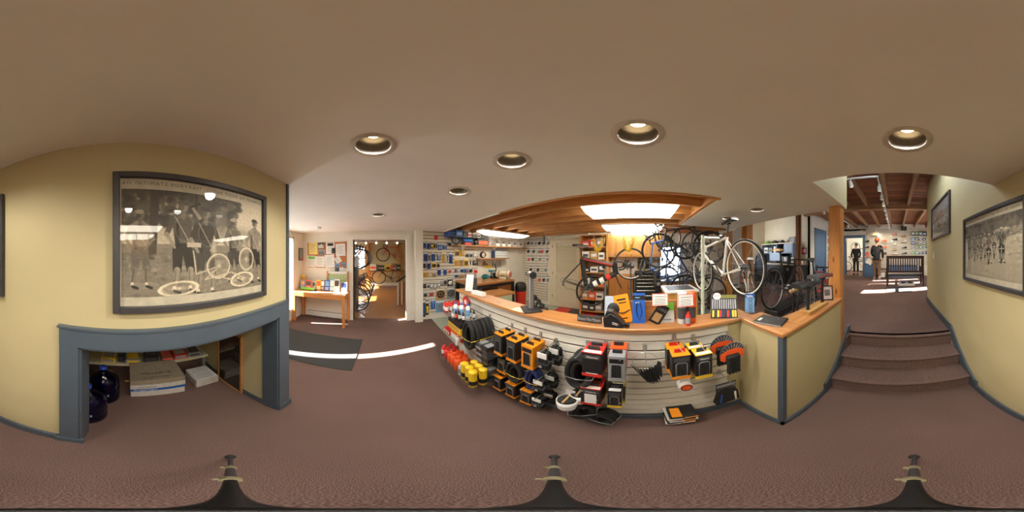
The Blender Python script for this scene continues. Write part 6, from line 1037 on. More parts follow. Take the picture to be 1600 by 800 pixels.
t = thing('parts_washer', 'wooden box bench with a white rimmed dark basin top', 'bench', (.66, 2.72, 0)); q = MB(); q.bx(-.26, .26, -.24, .24, 0, .96, b=.003); q.build('wood_body', oak, t); q = MB(); q.bx(-.28, .28, -.26, .26, .96, 1.0, b=.004); q.build('white_rim', whitep, t); q = MB(); q.bx(-.22, .22, -.20, .20, .999, 1.004); q.build('dark_basin', K['dgr'], t)
# ---------------------------------------------------------------- air hoses and rail
t = thing('pipe_rail', 'thin white pipe hanging under the joists with air hoses', 'pipe', (-.35, 3.02, 1.98)); q = MB(); q.cyl((-.62, 0, 0), (.40, 0, .0), .011, n=10); q.build('pipe', whitep, t); q = MB(); q.ball((-.62, 0, 0), .025, 10); q.build('end_cap', whitep, t)
for x in (-.2, .12): q = MB(); q.cyl((x, 0, 0), (x, 0, .17), .007, n=8); q.build('hanger', steel, t)
def coil(label, X, Y, z, w, dz):
    t = thing('air_hose', label, 'air hose', (X, Y, z), 0, 'yellow coiled air hoses'); n = 230; pts = []
    for i in range(n):
        s = i / (n - 1); th = math.pi * s; c = Vector((-math.cos(th) * w / 2, 0, -math.sin(th) ** .8 * dz)); tn = Vector((math.sin(th), 0, -math.cos(th) * dz / w * 2)).normalized(); nx = Vector((-tn.z, 0, tn.x)); a = s * 2 * math.pi * 24; pts.append(c + nx * (.032 * math.cos(a)) + Vector((0, 1, 0)) * (.032 * math.sin(a)))
    q = MB(); q.tube(pts, .0075, 5); q.build('coil', M('hose_yellow', (214, 172, 20), .5), t); q = MB(); q.tube([(-w / 2, 0, 0), (-w / 2, 0, .07)], .006, 6); q.build('fitting', steel, t); q = MB(); q.tube([(w / 2, 0, 0), (w / 2 + .01, 0, .04), (w / 2 + .06, 0, .02), (w / 2 + .05, 0, -.12)], .005, 6); q.build('tail', K['yel'], t)
coil('yellow coiled air hose hanging nearer the louvre door', -.80, 3.02, 1.90, .16, .24); coil('yellow coiled air hose hanging in front of the wall cabinets', -.22, 3.02, 1.90, .17, .24)
t = thing('hanging_hook', 'black hook tool hanging from the joist by the louvre door', 'hook', (onY(850, 366, 3.32).x, 3.32, 1.812)); q = MB(); q.cyl((0, 0, .20), (0, 0, .34), .005, n=6); q.build('rod', K['dgr'], t); q = MB(); q.box((0, 0, .12), (.05, .03, .17), b=.012); q.build('body', K['blk'], t); q = MB(); q.ring((0, 0, .22), .022, .008, Matrix(((1, 0, 0), (0, 0, 1), (0, 1, 0))), 14, 6); q.build('eye', K['blk'], t)
q = MB(); q.bx(-.195, .195, -.195, .195, 0, .012, b=.003); fm = [q.mesh('foam_tile', K[c]) for c in ('red', 'dgr')]
for i in range(5):
    for j in range(3): o = place('floor_tile', fm[(i + j) % 2], None, (-2.05 + .40 * i, 3.2 + .40 * j, .0008)); tag(o, '%s floor mat tile, %s from the workbench side, %s row from the counter' % (('red', 'dark grey')[(i + j) % 2], ORD[i], ORD[j]), 'floor tile', 'workshop mat tiles')
# ---------------------------------------------------------------- bicycles
QY = Matrix(((1, 0, 0), (0, 0, 1), (0, 1, 0)))          # ring in the local x/z plane
def _wm():
    q = MB(); q.ring((0, 0, 0), .327, .0165, QY, 44, 8); tire = q.mesh('tire', rubber)
    rims = {}
    for k, mm in (('blk', K['blk']), ('slv', alu), ('wht', K['wht'])):
        q = MB(); n = 44; vs = []
        for r, y in ((.316, -.010), (.304, -.008), (.300, 0), (.304, .008), (.316, .010)):
            for i in range(n): a = 2 * math.pi * i / n; vs.append((r * math.cos(a), y, r * math.sin(a)))
        q.add(vs, [(j * n + i, j * n + (i + 1) % n, (j + 1) * n + (i + 1) % n, (j + 1) * n + i) for j in range(4) for i in range(n)], 0, True); rims[k] = q.mesh('rim', mm)
    q = MB()
    for i in range(20): a = 2 * math.pi * i / 20; s = 1 if i % 2 else -1; q.cyl((.018 * math.cos(a + s), s * .028, .018 * math.sin(a + s)), (.294 * math.cos(a), 0, .294 * math.sin(a)), .0016, n=3, cap=False)
    sp = q.mesh('spokes', M('spoke_steel', (150, 150, 150), .35, .8))
    q = MB(); q.cyl((0, -.05, 0), (0, .05, 0), .012, n=10); q.cyl((0, -.032, 0), (0, -.026, 0), .022, n=12); q.cyl((0, .026, 0), (0, .032, 0), .022, n=12); hb = q.mesh('hub', K['dgr'])
    q = MB()
    for i in range(6): q.cyl((0, -.034 - .004 * i, 0), (0, -.037 - .004 * i, 0), .052 - .006 * i, n=18)
    cs = q.mesh('cassette', steel); return tire, rims, sp, hb, cs
TIRE, RIMS, SPK, HUB, CAS = _wm()
def addwheel(par, loc, rim='blk', cas=False, name='wheel'):
    w = place(name, TIRE, par, loc); place('rim', RIMS[rim], w); s = place('spoke_set', SPK, w); s['kind'] = 'stuff'; place('hub', HUB, w)
    if cas: place('cassette', CAS, w)
    return w
def bike_meshes(fc, fork, flat, fat):
    f = .016 * fat; q = MB(); bb, st, hb_, ht, rh = (.41, 0, .27), (.27, 0, .76), (.868, 0, .585), (.83, 0, .735), (0, 0, .34)
    q.cyl(bb, st, f, n=10); q.cyl(bb, hb_, f * 1.25, n=10); q.cyl(st, (.838, 0, .71), f * .95, n=10); q.cyl((.872, 0, .57), (.826, 0, .75), f * 1.2, n=12); q.cyl((.41, -.035, .27), (.41, .035, .27), .022, n=12)
    for s in (-1, 1): q.cyl((.40, s * .02, .27), (0, s * .06, .34), .009, .007, n=7); q.cyl((.28, s * .012, .72), (0, s * .06, .34), .008, .006, n=7)
    fr = q.mesh('frame', fc); q = MB(); q.tube([(.875, 0, .56), (.885, 0, .53), (.89, 0, .52)], .017, 8)
    for s in (-1, 1): q.tube([(.878, s * .012, .555), (.895, s * .045, .51), (.94, s * .05, .42), (1.0, s * .05, .34)], .010, 7, rs=[.012, .012, .010, .007])
    fk = q.mesh('fork', fork); q = MB(); q.cyl((.826, 0, .745), (.82, 0, .775), .015, n=10); q.cyl((.818, 0, .768), (.905, 0, .795), .013, n=10); stm = q.mesh('stem', K['blk']); q = MB()
    if flat: q.tube([(.88, -.29, .80), (.90, -.12, .80), (.905, 0, .795), (.90, .12, .80), (.88, .29, .80)], .012, 8)
    else:
        for s in (-1, 1): q.tube([(.905, 0, .795), (.905, s * .18, .795), (.935, s * .205, .793), (.985, s * .21, .775), (1.0, s * .21, .735), (.975, s * .215, .69), (.90, s * .215, .665)], .0145, 8)
    hbm = q.mesh('handlebar', K['blk']); q = MB(); q.tube([(.985, 0, .775), (1.02, 0, .80), (1.03, 0, .83)], .015, 7); q.tube([(1.015, 0, .79), (1.04, 0, .74), (1.02, 0, .68)], .006, 5); lev = q.mesh('brake_lever', K['blk'])
    q = MB(); q.cyl((.275, 0, .745), (.225, 0, .93), .0135, n=10); q.box((.222, 0, .935), (.05, .05, .024), b=.006); sp = q.mesh('seat_post', K['blk'])
    q = MB(); q.ring((.41, -.05, .27), .088, .005, QY, 30, 5); [q.cyl((.41, -.05, .27), (.41 + .085 * math.cos(k * 1.257), -.05, .27 + .085 * math.sin(k * 1.257)), .008, n=5) for k in range(5)]; q.cyl((.41, -.058, .27), (.33, -.07, .12), .011, n=7); q.cyl((.41, .045, .27), (.49, .065, .42), .011, n=7); ck = q.mesh('crankset', K['dgr'])
    q = MB(); q.tube([(.41, -.05, .358), (0, -.045, .39), (-.045, -.045, .36), (-.03, -.045, .31), (.1, -.047, .20), (.14, -.047, .22), (.41, -.05, .182)], .004, 5); q.box((.01, -.05, .29), (.03, .02, .08), b=.005); chn = q.mesh('chain', steel)
    q = MB(); q.box((0, 0, 0), (.09, .07, .02), b=.005); pdl = q.mesh('pedal', K['blk']); return fr, fk, stm, hbm, lev, sp, ck, chn, pdl
_bc = {}
def bike(label, rear, front, fc='blk', fork=None, rim='blk', sad='blk', flat=False, wheels=(1, 1), lean=0., fat=1., group=None, accent=None, name='bicycle'):
    key = (fc, fork or fc, flat, fat)
    if key not in _bc: _bc[key] = bike_meshes(K[fc], K[fork or fc], flat, fat)
    fr, fk, stm, hbm, lev, sp, ck, chn, pdl = _bc[key]
    rear, front = Vector(rear), Vector(front); X = (front - rear).normalized(); Z = Vector((0, 0, 1))
    if abs(X.z) > .9: Z = Vector((math.cos(lean), math.sin(lean), 0)); lean = 0
    Y = Z.cross(X).normalized(); Z = X.cross(Y); rm = Matrix((X, Y, Z)).transposed() @ Matrix.Rotation(lean, 3, 'X'); o = rear - rm @ Vector((0, 0, .34))
    t = thing(name, label, 'bicycle', o, 0, group, rm.to_euler())
    f_ = place('frame', fr, t); place('fork', fk, t); place('stem', stm, t); h = place('handlebar', hbm, t)
    for s in (-1, 1): place('brake_lever', lev, h, (-.1 if flat else 0, s * .21, 0))
    if accent:
        a, b_ = Vector((.41, 0, .27)), Vector((.868, 0, .585)); 
        for k in range(3):
            q = MB(); q.cyl(a.lerp(b_, .25 + .22 * k), a.lerp(b_, .38 + .22 * k), .016 * fat * 1.25 + .0012, n=10, cap=False); q.build('painted_band', K[accent if k < 2 else 'red'], f_)
        q = MB(); q.cyl((.30, -.016 * fat * .8, .765), (.80, -.016 * fat * .8, .722), .006, n=8); q.cyl((.30, -.016 * fat * .9, .748), (.80, -.016 * fat * .9, .705), .004, n=8); q.build('painted_band', K['red'], f_)
    place('seat_post', sp, t); k_ = 'saddle_' + sad
    if k_ not in _bc: _bc[k_] = saddlemesh(K[sad])
    s_ = place('saddle', _bc[k_], t, (.225, 0, .97)); r_ = rails(s_)
    place('crankset', ck, t); place('chain', chn, t); place('pedal', pdl, t, (.33, -.115, .12)); place('pedal', pdl, t, (.49, .11, .42))
    if wheels[0]: addwheel(t, (0, 0, .34), rim, True)
    if wheels[1]: addwheel(t, (1.0, 0, .34), rim)
    return t
bike('white road bicycle raised on a repair stand behind the counter', (1.13, 1.53, 1.41), (1.01, 2.49, 1.30), 'wht', 'wht', 'wht', 'blk', fat=1.15)
bike('black and red racing frame without wheels on a repair stand', at(881, 438, 2.85), at(985, 452, 2.75), 'blk', 'blk', 'blk', 'blk', fat=2.5, wheels=(0, 0), accent='wht')
def stand_(label, top, base, c):
    t = thing('repair_stand', label, 'repair stand', base); top = Vector(top) - Vector(base)
    q = MB(); q.cyl((0, 0, .03), (0, 0, top.z), .022, n=12); q.build('pole', c, t); q = MB(); q.cyl((0, 0, top.z - .03), top, .018, n=10); q.build('arm', c, t); q = MB(); q.box(top, (.06, .06, .09), b=.01); q.build('clamp', K['blk'], t)
    for a in (.4, 2.5, 4.6): q = MB(); q.cyl((0, 0, .10), (.38 * math.cos(a), .38 * math.sin(a), .015), .015, n=8); q.build('leg', c, t)
p = at(943, 416, 3.1); stand_('silver repair stand holding the black and red frame', p + Vector((0, .03, 0)), (p.x, p.y + .16, 0), alu)
stand_('pale repair stand holding the white bicycle', (1.08, 2.02, 1.80), (.73, 1.80, 0), M('stand_pale', (196, 204, 190), .4))
def loose(label, c, face, rim='blk', holder=True):
    c = Vector(c); t = thing('wheelset', label, 'bicycle wheel', c, face); w = place('tire', TIRE, t); place('rim', RIMS[rim], t); s = place('spoke_set', SPK, t); s['kind'] = 'stuff'; place('hub', HUB, t); return t
loose('dark wheel standing on end below the black and red frame', at(925, 455, 3.45), R(22)); 
t = thing('truing_stand', 'post holding the spare wheel in front of the wall cabinets', 'stand', (at(985, 423, 3.45).x, 3.50, 0)); q = MB(); q.cyl((0, .05, 0), (0, .05, 1.42), .02, n=10); q.build('post', steel, t); q = MB(); q.cyl((0, -.03, 1.38), (0, .05, 1.38), .012, n=8); q.build('axle_peg', steel, t); q = MB(); q.cyl((0, .05, 0), (0, .05, .02), .2, n=24); q.build('base_plate', K['blk'], t); q = MB(); q.ball((-.08, -.06, 1.36), (.1, .04, .06), 8); q.ball((.03, -.06, 1.33), (.06, .04, .05), 8); q.build('gear_cluster', K['dgr'], t)
loose('spare wheel held up in front of the tool chest', (at(985, 423, 3.45).x, 3.45, 1.385), R(4), 'slv')
# hanging bicycles by the window
hang = [(.60, 3.55, 'blu', 'slv', R(200), 'blue bicycle hanging by its front wheel before the window', 1.28), (.92, 3.30, 'nav', 'blk', R(185), 'navy bicycle hanging vertically second from the window', 1.12), (1.22, 3.42, 'dgr', 'slv', R(165), 'grey bicycle hanging vertically third from the window', 1.08), (1.52, 3.25, 'blk', 'blk', R(150), 'black bicycle hanging vertically beside the wooden post', 1.05)]
for x, y, fc, rim, ang, l, zr in hang: bike(l, (x, y, zr - .30), (x + .02, y, zr + .70), fc, fc, rim, 'blk', lean=ang, group='bicycles hanging by a wheel')
for x, y, fc, rim, ang, l, zr in hang: t = thing('ceiling_hook', 'ceiling hook holding the ' + l.split(' hanging')[0], 'hook', (x + .02, y, 2.138), 0, 'bicycle ceiling hooks'); q = MB(); q.tube([(0, 0, .012), (0, 0, -.06), (.03, 0, -.09), (.05, 0, -.06)], .006, 6); q.build('hook', K['red'], t); q = MB(); q.cyl((0, 0, 0), (0, 0, .012), .02, n=12); q.build('plate', steel, t)
for i, (x, y, z, fc, l) in enumerate(((.38, 3.35, .98, 'blk', 'black bicycle stored high with bars towards the cabinets'), (.30, 2.95, .86, 'nav', 'dark blue bicycle stored low below the cabinets side'))):
    pass
bike('black bicycle hung level high before the window', (1.35, 2.98, 1.72), (.42, 3.12, 1.66), 'blk', 'blk', 'blk', 'blk'); t = thing('hanger_bar', 'steel bar hanging the level black bicycle from the joists', 'bar', (.95, 3.32, 2.16)); 
for s in (-.3, .3): q = MB(); q.tube([(s, 0, 0), (s, -.22, -.12), (s, -.26, -.46)], .008, 6); q.build('drop_rod', steel, t)
q = MB(); q.cyl((-.35, 0, .0), (.35, 0, 0), .012, n=8); q.build('cross_bar', steel, t)
# bicycles at the edge of the upper floor
bike('bicycle with a cream saddle parked behind the counter corner', (1.90, 1.78, UF + .50), (2.88, 1.98, UF + .50), 'blk', 'blk', 'slv', 'tan'); t = thing('display_plinth', 'low dark plinth under the cream-saddled bicycle', 'plinth', (2.40, 1.90, UF + .001)); q = MB(); q.bx(-.56, .85, -.13, .13, 0, .135, b=.01); q.build('plinth_box', K['blk'], t, None, (0, 0, R(11.5))); q = MB(); q.bx(-.5, .8, -.11, .11, .135, .15); q.build('top_mat', rubber, t, None, (0, 0, R(11.5))); bike('red trimmed black bicycle parked beside the stairs panel', (2.08, 1.26, UF + .345), (3.06, 1.40, UF + .345), 'blk', 'red', 'slv', 'blk', accent='red')
bike('white bicycle with red forks parked behind the raised one', (1.98, 2.42, UF + .345), (2.40, 3.30, UF + .345), 'wht', 'red', 'slv', 'wht')
t = thing('light_bracket', 'cluster of black bicycle lamps clipped above the counter bikes', 'bike lights', (1.62, 1.18, 0)); q = MB(); q.cyl((0, 0, 0), (0, 0, 1.12), .014, n=10); q.build('stand_pole', K['blk'], t); q = MB(); q.cyl((0, 0, 0), (0, 0, .02), .14, n=20); q.build('base', K['blk'], t); q = MB(); q.cyl((-.17, -.05, 1.13), (.24, .05, 1.13), .016, n=10); q.build('bar', K['blk'], t)
for i in range(6):
    q = MB(); x = -.15 + .07 * i; q.box((x, -.02 + .016 * i, 1.16 + .02 * (i % 2)), (.055, .07, .05), b=.01, rot=(0, 0, .3 * i)); l_ = q.build('lamp_body', K['blk'], t); q = MB(); q.cyl((x, -.06 + .016 * i, 1.15), (x, -.09 + .016 * i, 1.14), .02, n=12); q.build('lamp_lens', K[('tan', 'slv', 'yel')[i % 3]], l_)
# showroom bicycles
sb = [('wht', 'wht', 'white'), ('blk', 'slv', 'black'), ('dgr', 'wht', 'grey'), ('red', 'blk', 'red'), ('nav', 'blk', 'navy'), ('blk', 'blk', 'all black')]
for i, (fc, rim, cn) in enumerate(sb):
    x = -4.42 - .52 * i; bike('%s bicycle in the showroom floor row, %s from the doorway' % (cn, ORD[i]), (x - .10, -1.72, .345), (x + .06, -.74 - .0 * i, .345), fc, fc, rim, 'blk', flat=i % 2 == 1, group='showroom floor row of bicycles')
for i, (fc, rim, cn) in enumerate((('blk', 'blk', 'black'), ('wht', 'blk', 'white'), ('red', 'slv', 'red'))):
    x = -5.3 - .7 * i; bike('%s bicycle hung above the showroom floor row, %s from the doorway' % (cn, ORD[i]), (x - .1, -1.80, 1.42), (x + .04, -.83, 1.46), fc, fc, rim, 'blk', group='showroom hanging bicycles')
t = thing('bike_rack', 'steel rack rail carrying the upper showroom bicycles', 'rack', (-6.0, -1.35, 0))
for x in (-.95, .95): q = MB(); q.cyl((x, -.5, 0), (x, -.5, 2.4), .02, n=10); q.build('upright', steel, t)
q = MB(); q.cyl((-1.0, -.5, 1.55), (1.0, -.5, 1.55), .02, n=10); q.build('rail', steel, t)
[MB().cyl((x, -.5, 1.55), (x, .05, 1.62), .01, n=6).build('cradle_arm', steel, t) for x in (-.7, 0, .7)]
bike('red bicycle mounted on the far showroom wall', (XS + .12, .95, 1.55), (XS + .12, -.05, 1.62), 'red', 'red', 'blk', 'blk', wheels=(0, 1)); bike('black bicycle low on the far showroom wall', (XS + .32, .75, .52), (XS + .32, -.25, .50), 'blk', 'blk', 'blk', 'blk', wheels=(0, 1))
m = MB(); m.bx(XS, XS + .3, .1, .14, .30, .34); tag(m.build('wall_peg', steel), 'steel peg holding the low showroom bicycle', 'peg')
# ---------------------------------------------------------------- upper room: shoe wall, bench, people
XW = XF - .001
slatwall('wide white slat wall of shoes behind the dark bench', XF, -1.9, 3.46, 'f', UF + .55, 24)
def onF(x, y, X=XF - .06): return onX(x, y, X)
shoe_cols = ['blk', 'tan', 'wht', 'org2', 'gry', 'blk', 'red']
def shoe(label, p, c, sole, rz):
    t = thing('shoe', label, 'shoe', p, rz, 'shoes on the slat wall'); q = MB(); pr = [(-.13, .035, .09), (-.09, .045, .10), (-.03, .042, .085), (.04, .045, .055), (.10, .042, .04), (.135, .025, .025)]; N = 9; vs = []
    for x, w, h in pr:
        for j in range(N): a = math.pi * j / (N - 1); vs.append((x, w * math.cos(a), .014 + h * math.sin(a)))
    k = len(pr); q.add(vs, [(i * N + j, (i + 1) * N + j, (i + 1) * N + j + 1, i * N + j + 1) for i in range(k - 1) for j in range(N - 1)] + [tuple(range(N)), tuple(range((k - 1) * N, k * N))[::-1]], 0, True); q.build('upper', K[c], t)
    q = MB(); q.prism([(-.135, -.035), (-.05, -.045), (.08, -.047), (.14, -.02), (.14, .02), (.08, .047), (-.05, .045), (-.135, .035)], (0, 0, 0), (1, 0, 0), (0, 1, 0), .016); q.build('sole', K[sole], t); q = MB(); q.box((.0, 0, .085), (.07, .03, .012), rot=(0, R(25), 0)); q.build('strap', K['wht' if c != 'wht' else 'gry'], t); return t
sh = [(1354, 378.5, 'blk', 'tan'), (1354, 388, 'blk', 'tan'), (1354, 397, 'red', 'wht'), (1354, 401.5, 'pink', 'wht'), (1366, 368, 'tan', 'wht'), (1381, 378, 'org2', 'wht'), (1381, 388, 'org2', 'wht'), (1381, 397.5, 'blk', 'org2'), (1397, 368, 'pink', 'wht'), (1398, 375.5, 'blk', 'blk'), (1397, 383, 'wht', 'gry'), (1397, 391, 'tan', 'wht'), (1398, 397.5, 'wht', 'red'), (1412, 370.5, 'tan', 'org2'), (1412, 378.5, 'wht', 'tan'), (1413, 388.5, 'blk', 'wht'), (1413, 397.5, 'blk', 'wht')]
for i, (x, y, c, s) in enumerate(sh):
    p = onF(x, y, XF - .10); colname = dict(CN, org2='orange')[c]; rown = 'row at height %s' % ORD[min(int((401 - y) / 8.5), 5)]
    shoe('%s shoe on the slat wall, %s, column %s from the blue doorway' % (colname, rown, ORD[[1354, 1366, 1381, 1397, 1398, 1412, 1413].index(x)]), (XF - .10, p.y, p.z), c, s, R(90))
    t = thing('shoe_shelf', 'small clear shelf under the %s shoe, %s, column %s' % (colname, rown, ORD[[1354, 1366, 1381, 1397, 1398, 1412, 1413].index(x)]), 'shelf', (XF - .02, p.y, p.z - .006), 0, 'clear shoe shelves'); q = MB(); q.bx(-.16, 0, -.15, .15, 0, .005); q.build('ledge', acryl, t); q = MB(); q.bx(-.004, 0, -.15, .15, -.03, .0); q.build('lip', acryl, t)
for r_, y in enumerate((367, 374.5, 381, 387, 396)):
    p0 = onF(1423, y, XF - .1); t = thing('wall_ledge', 'long ledge of small goods, %s from the ceiling at the right of the slat wall' % ORD[r_], 'shelf', (XF - .02, (p0.y + -1.88) / 2, p0.z - .05), 0, 'ledges of small goods'); ln = p0.y + 1.88; q = MB(); q.bx(-.2, 0, -ln / 2, ln / 2, 0, .012); q.build('ledge_board', K['wht' if r_ else 'gry'], t); q = MB(); q.bx(-.2, -.19, -ln / 2, ln / 2, .012, .03); q.build('lip', acryl, t)
    for k in range(7):
        c = ('gry', 'grn', 'lbl', 'dgr', 'blu', 'blk', 'wht')[(k + r_ * 2) % 7]; yy = p0.y - .12 - k * .19; h = .09 + .03 * ((k + r_) % 3) if r_ else .2
        if yy < -1.8: break
        tt = thing('boxed_goods', '%s packet, %s along the ledge %s from the ceiling' % (dict(CN, grn='green')[c], ORD[k], ORD[r_]), 'packet', (XF - .11, yy, p0.z - .037), 0, 'packets on the shoe wall ledges'); q = MB(); q.bx(-.05, .05, -.07, .07, 0, h, b=.003); q.build('carton', K[c], tt); q = MB(); q.bx(-.053, -.05, -.05, .05, h * .3, h * .7); q.build('print', K['wht' if c != 'wht' else 'blu'], tt)
bluem = MATS['blue_trim']
for i, (y0, y1, l) in enumerate(((1.0, 1.58, 'blue panelled cabinet beside the far doorway'), (-1.0, .40, 'long low blue cabinet behind the bench'))):
    t = thing('low_cabinet', l, 'cabinet', (XF - .27, (y0 + y1) / 2, UF + .001)); w = y1 - y0; h = .62 if i == 0 else .55; q = MB(); q.bx(-.22, .24, -w / 2, w / 2, 0, h); q.build('body', bluem, t); q = MB(); q.bx(-.25, .25, -w / 2 - .02, w / 2 + .02, h, h + .03, b=.004); q.build('top', M('blue_top', (62, 76, 92), .4), t); n = 1 if i == 0 else 3
    for k in range(n): a = -w / 2 + w * k / n + .04; b_ = -w / 2 + w * (k + 1) / n - .04; q = MB(); q.bx(-.238, -.22, a, b_, .05, h - .05, b=.004); d_ = q.build('door', bluem, t); q = MB(); q.bx(-.246, -.238, a + .07, b_ - .07, .12, h - .12, b=.004); q.build('raised_panel', bluem, d_)
t = thing('shoe_bench', 'low red brown try-on bench by the blue cabinet', 'bench', (XF - .45, .70, UF + .001)); q = MB(); q.bx(-.17, .17, -.26, .26, .36, .42, b=.006); q.build('seat', M('mahogany', (96, 44, 34), .4), t)
for s in (-1, 1): q = MB(); q.bx(-.14, .14, s * .24 - .02, s * .24 + .02, 0, .36); q.build('leg', K['blk'], t)
t = thing('box_stack', 'white shoe boxes under the low try-on bench', 'shoe box', (XF - .45, .68, UF + .001))
for k in range(2): q = MB(); q.bx(-.13, .13, -.16, .16, .12 * k, .12 * k + .115, b=.003); q.build('shoe_carton', K['wht'], t)
# dark slatted bench
dkw = woodmat('espresso', (34, 20, 16), (56, 34, 26), .35, axis=1, coat=.3, knots=False)
bx_, y0, y1 = 5.50, onX(1443.5, 440, 5.5).y, onX(1385, 440, 5.5).y; w = y1 - y0
t = thing('slat_bench', 'dark slat-backed wooden bench facing the shoe wall', 'bench', (bx_, (y0 + y1) / 2, UF + .001), 0); hb = 1.03
for s in (-1, 1):
    q = MB(); q.bx(-.03, .03, s * w / 2 - .06 * (s > 0), s * w / 2 + .06 * (s < 0), 0, hb); q.build('rear_leg', dkw, t); q = MB(); q.bx(.48, .54, s * w / 2 - .06 * (s > 0), s * w / 2 + .06 * (s < 0), 0, .64); q.build('front_leg', dkw, t); q = MB(); q.bx(-.03, .56, s * w / 2 - .07 * (s > 0), s * w / 2 + .07 * (s < 0), .64, .68, b=.005); q.build('armrest', dkw, t)
q = MB(); q.bx(-.02, .02, -w / 2, w / 2, hb - .09, hb + .01, b=.006); q.build('top_rail', dkw, t); q = MB(); q.bx(-.02, .02, -w / 2, w / 2, .47, .53); q.build('lower_rail', dkw, t); q = MB(); q.bx(-.03, .54, -w / 2, w / 2, .36, .41, b=.006); q.build('seat', dkw, t)
q = MB(); q.bx(-.012, .012, -.02, .02, .53, hb - .09); me = q.mesh('back_slat', dkw)
for k in range(15): place('back_slat', me, t, (0, -w / 2 + w * (k + 1) / 16, 0))
t = thing('sock_box', 'pale flat box of dark shoes on the floor under the bench', 'box', (bx_ + .2, (y0 + y1) / 2 - .05, UF + .001)); q = MB(); q.bx(-.15, .15, -.28, .28, 0, .08, b=.005); q.build('tray', K['wht'], t); q = MB(); q.ball((-.02, .12, .09), (.12, .09, .05), 10); q.build('shoe', K['nav'], t); q = MB(); q.ball((-.02, -.14, .09), (.12, .09, .05), 10); q.build('shoe', K['blk'], t)
# track lights
t = thing('light_track', 'white ceiling track running towards the shoe wall', 'light track', (0, .30, 2.93)); q = MB(); q.bx(2.6, 8.1, -.015, .015, 0, .03); q.build('track', whitep, t); [MB().bx(x - .01, x + .01, -.01, .01, .03, .125).build('hanger', whitep, t) for x in (3.2, 5.4, 7.6)]
q = MB(); q.bx(2.6, 2.63, 0, .95, 0, .03); q.build('cross_track', whitep, t); q = MB(); q.bx(8.0, 8.03, 0, 2.0, 0, .03); q.build('cross_track', whitep, t)
t = thing('light_track', 'white ceiling track nearer the blue doors', 'light track', (0, 2.0, 2.93)); q = MB(); q.bx(3.6, 7.6, -.015, .015, 0, .03); q.build('track', whitep, t); [MB().bx(x - .01, x + .01, -.01, .01, .03, .125).build('hanger', whitep, t) for x in (4.2, 7.2)]
tl = [(2.9, .30), (3.4, .30), (3.9, .30), (4.4, .30), (4.9, .30), (5.4, .30), (5.9, .30), (6.5, .30), (7.1, .30), (7.7, .30), (2.62, .75), (4.2, 2.0), (5.4, 2.0), (6.6, 2.0), (8.01, 1.0), (8.01, 1.7)]
for i, (x, y) in enumerate(tl):
    lab = 'track spotlight %s along the track %s' % ((ORD[i] if i < 10 else ORD[i - 10]), 'towards the shoe wall' if i < 10 else 'around the room edge'); t = thing('track_spot', lab, 'spotlight', (x, y, 2.929), 0, 'track spotlights upstairs')
    q = MB(); q.cyl((0, 0, 0), (0, 0, -.06), .012, n=8); q.build('stem', whitep, t); q = MB(); q.cyl((-.03, 0, -.05), (.05, 0, -.12), .028, .04, n=14); q.build('lamp_head', whitep, t); q = MB(); q.cyl((.05, 0, -.1205), (.055, 0, -.125), .033, n=14); q.build('bulb', emitmat('spot_bulb2', (255, 222, 168), 16 if i % 3 == 1 else 4), t)
    if i in (1, 4, 7, 9, 12, 14):
        ld = bpy.data.lights.new('spot_light', 'SPOT'); ld.energy = (80, 80, 45, 8, 80, 12)[(1, 4, 7, 9, 12, 14).index(i)]; ld.color = (1, .86, .66); ld.spot_size = R(140); ld.spot_blend = .8; ld.shadow_soft_size = .05; lo = bpy.data.objects.new('spot_light', ld); C.objects.link(lo); lo.parent = t; lo.location = (.08, 0, -.16); lo.rotation_euler = (0, R(-30), 0)
t = thing('loudspeaker', 'small black loudspeaker under the joists at the shoe wall', 'loudspeaker', (XF - .15, onX(1412, 354, XF - .15).y, 2.86)); q = MB(); q.bx(-.1, .1, -.14, .14, 0, .185, b=.008); q.build('cabinet', K['blk'], t); q = MB(); q.cyl((-.1, 0, .09), (-.106, 0, .09), .065, n=20); q.build('grille', K['dgr'], t)
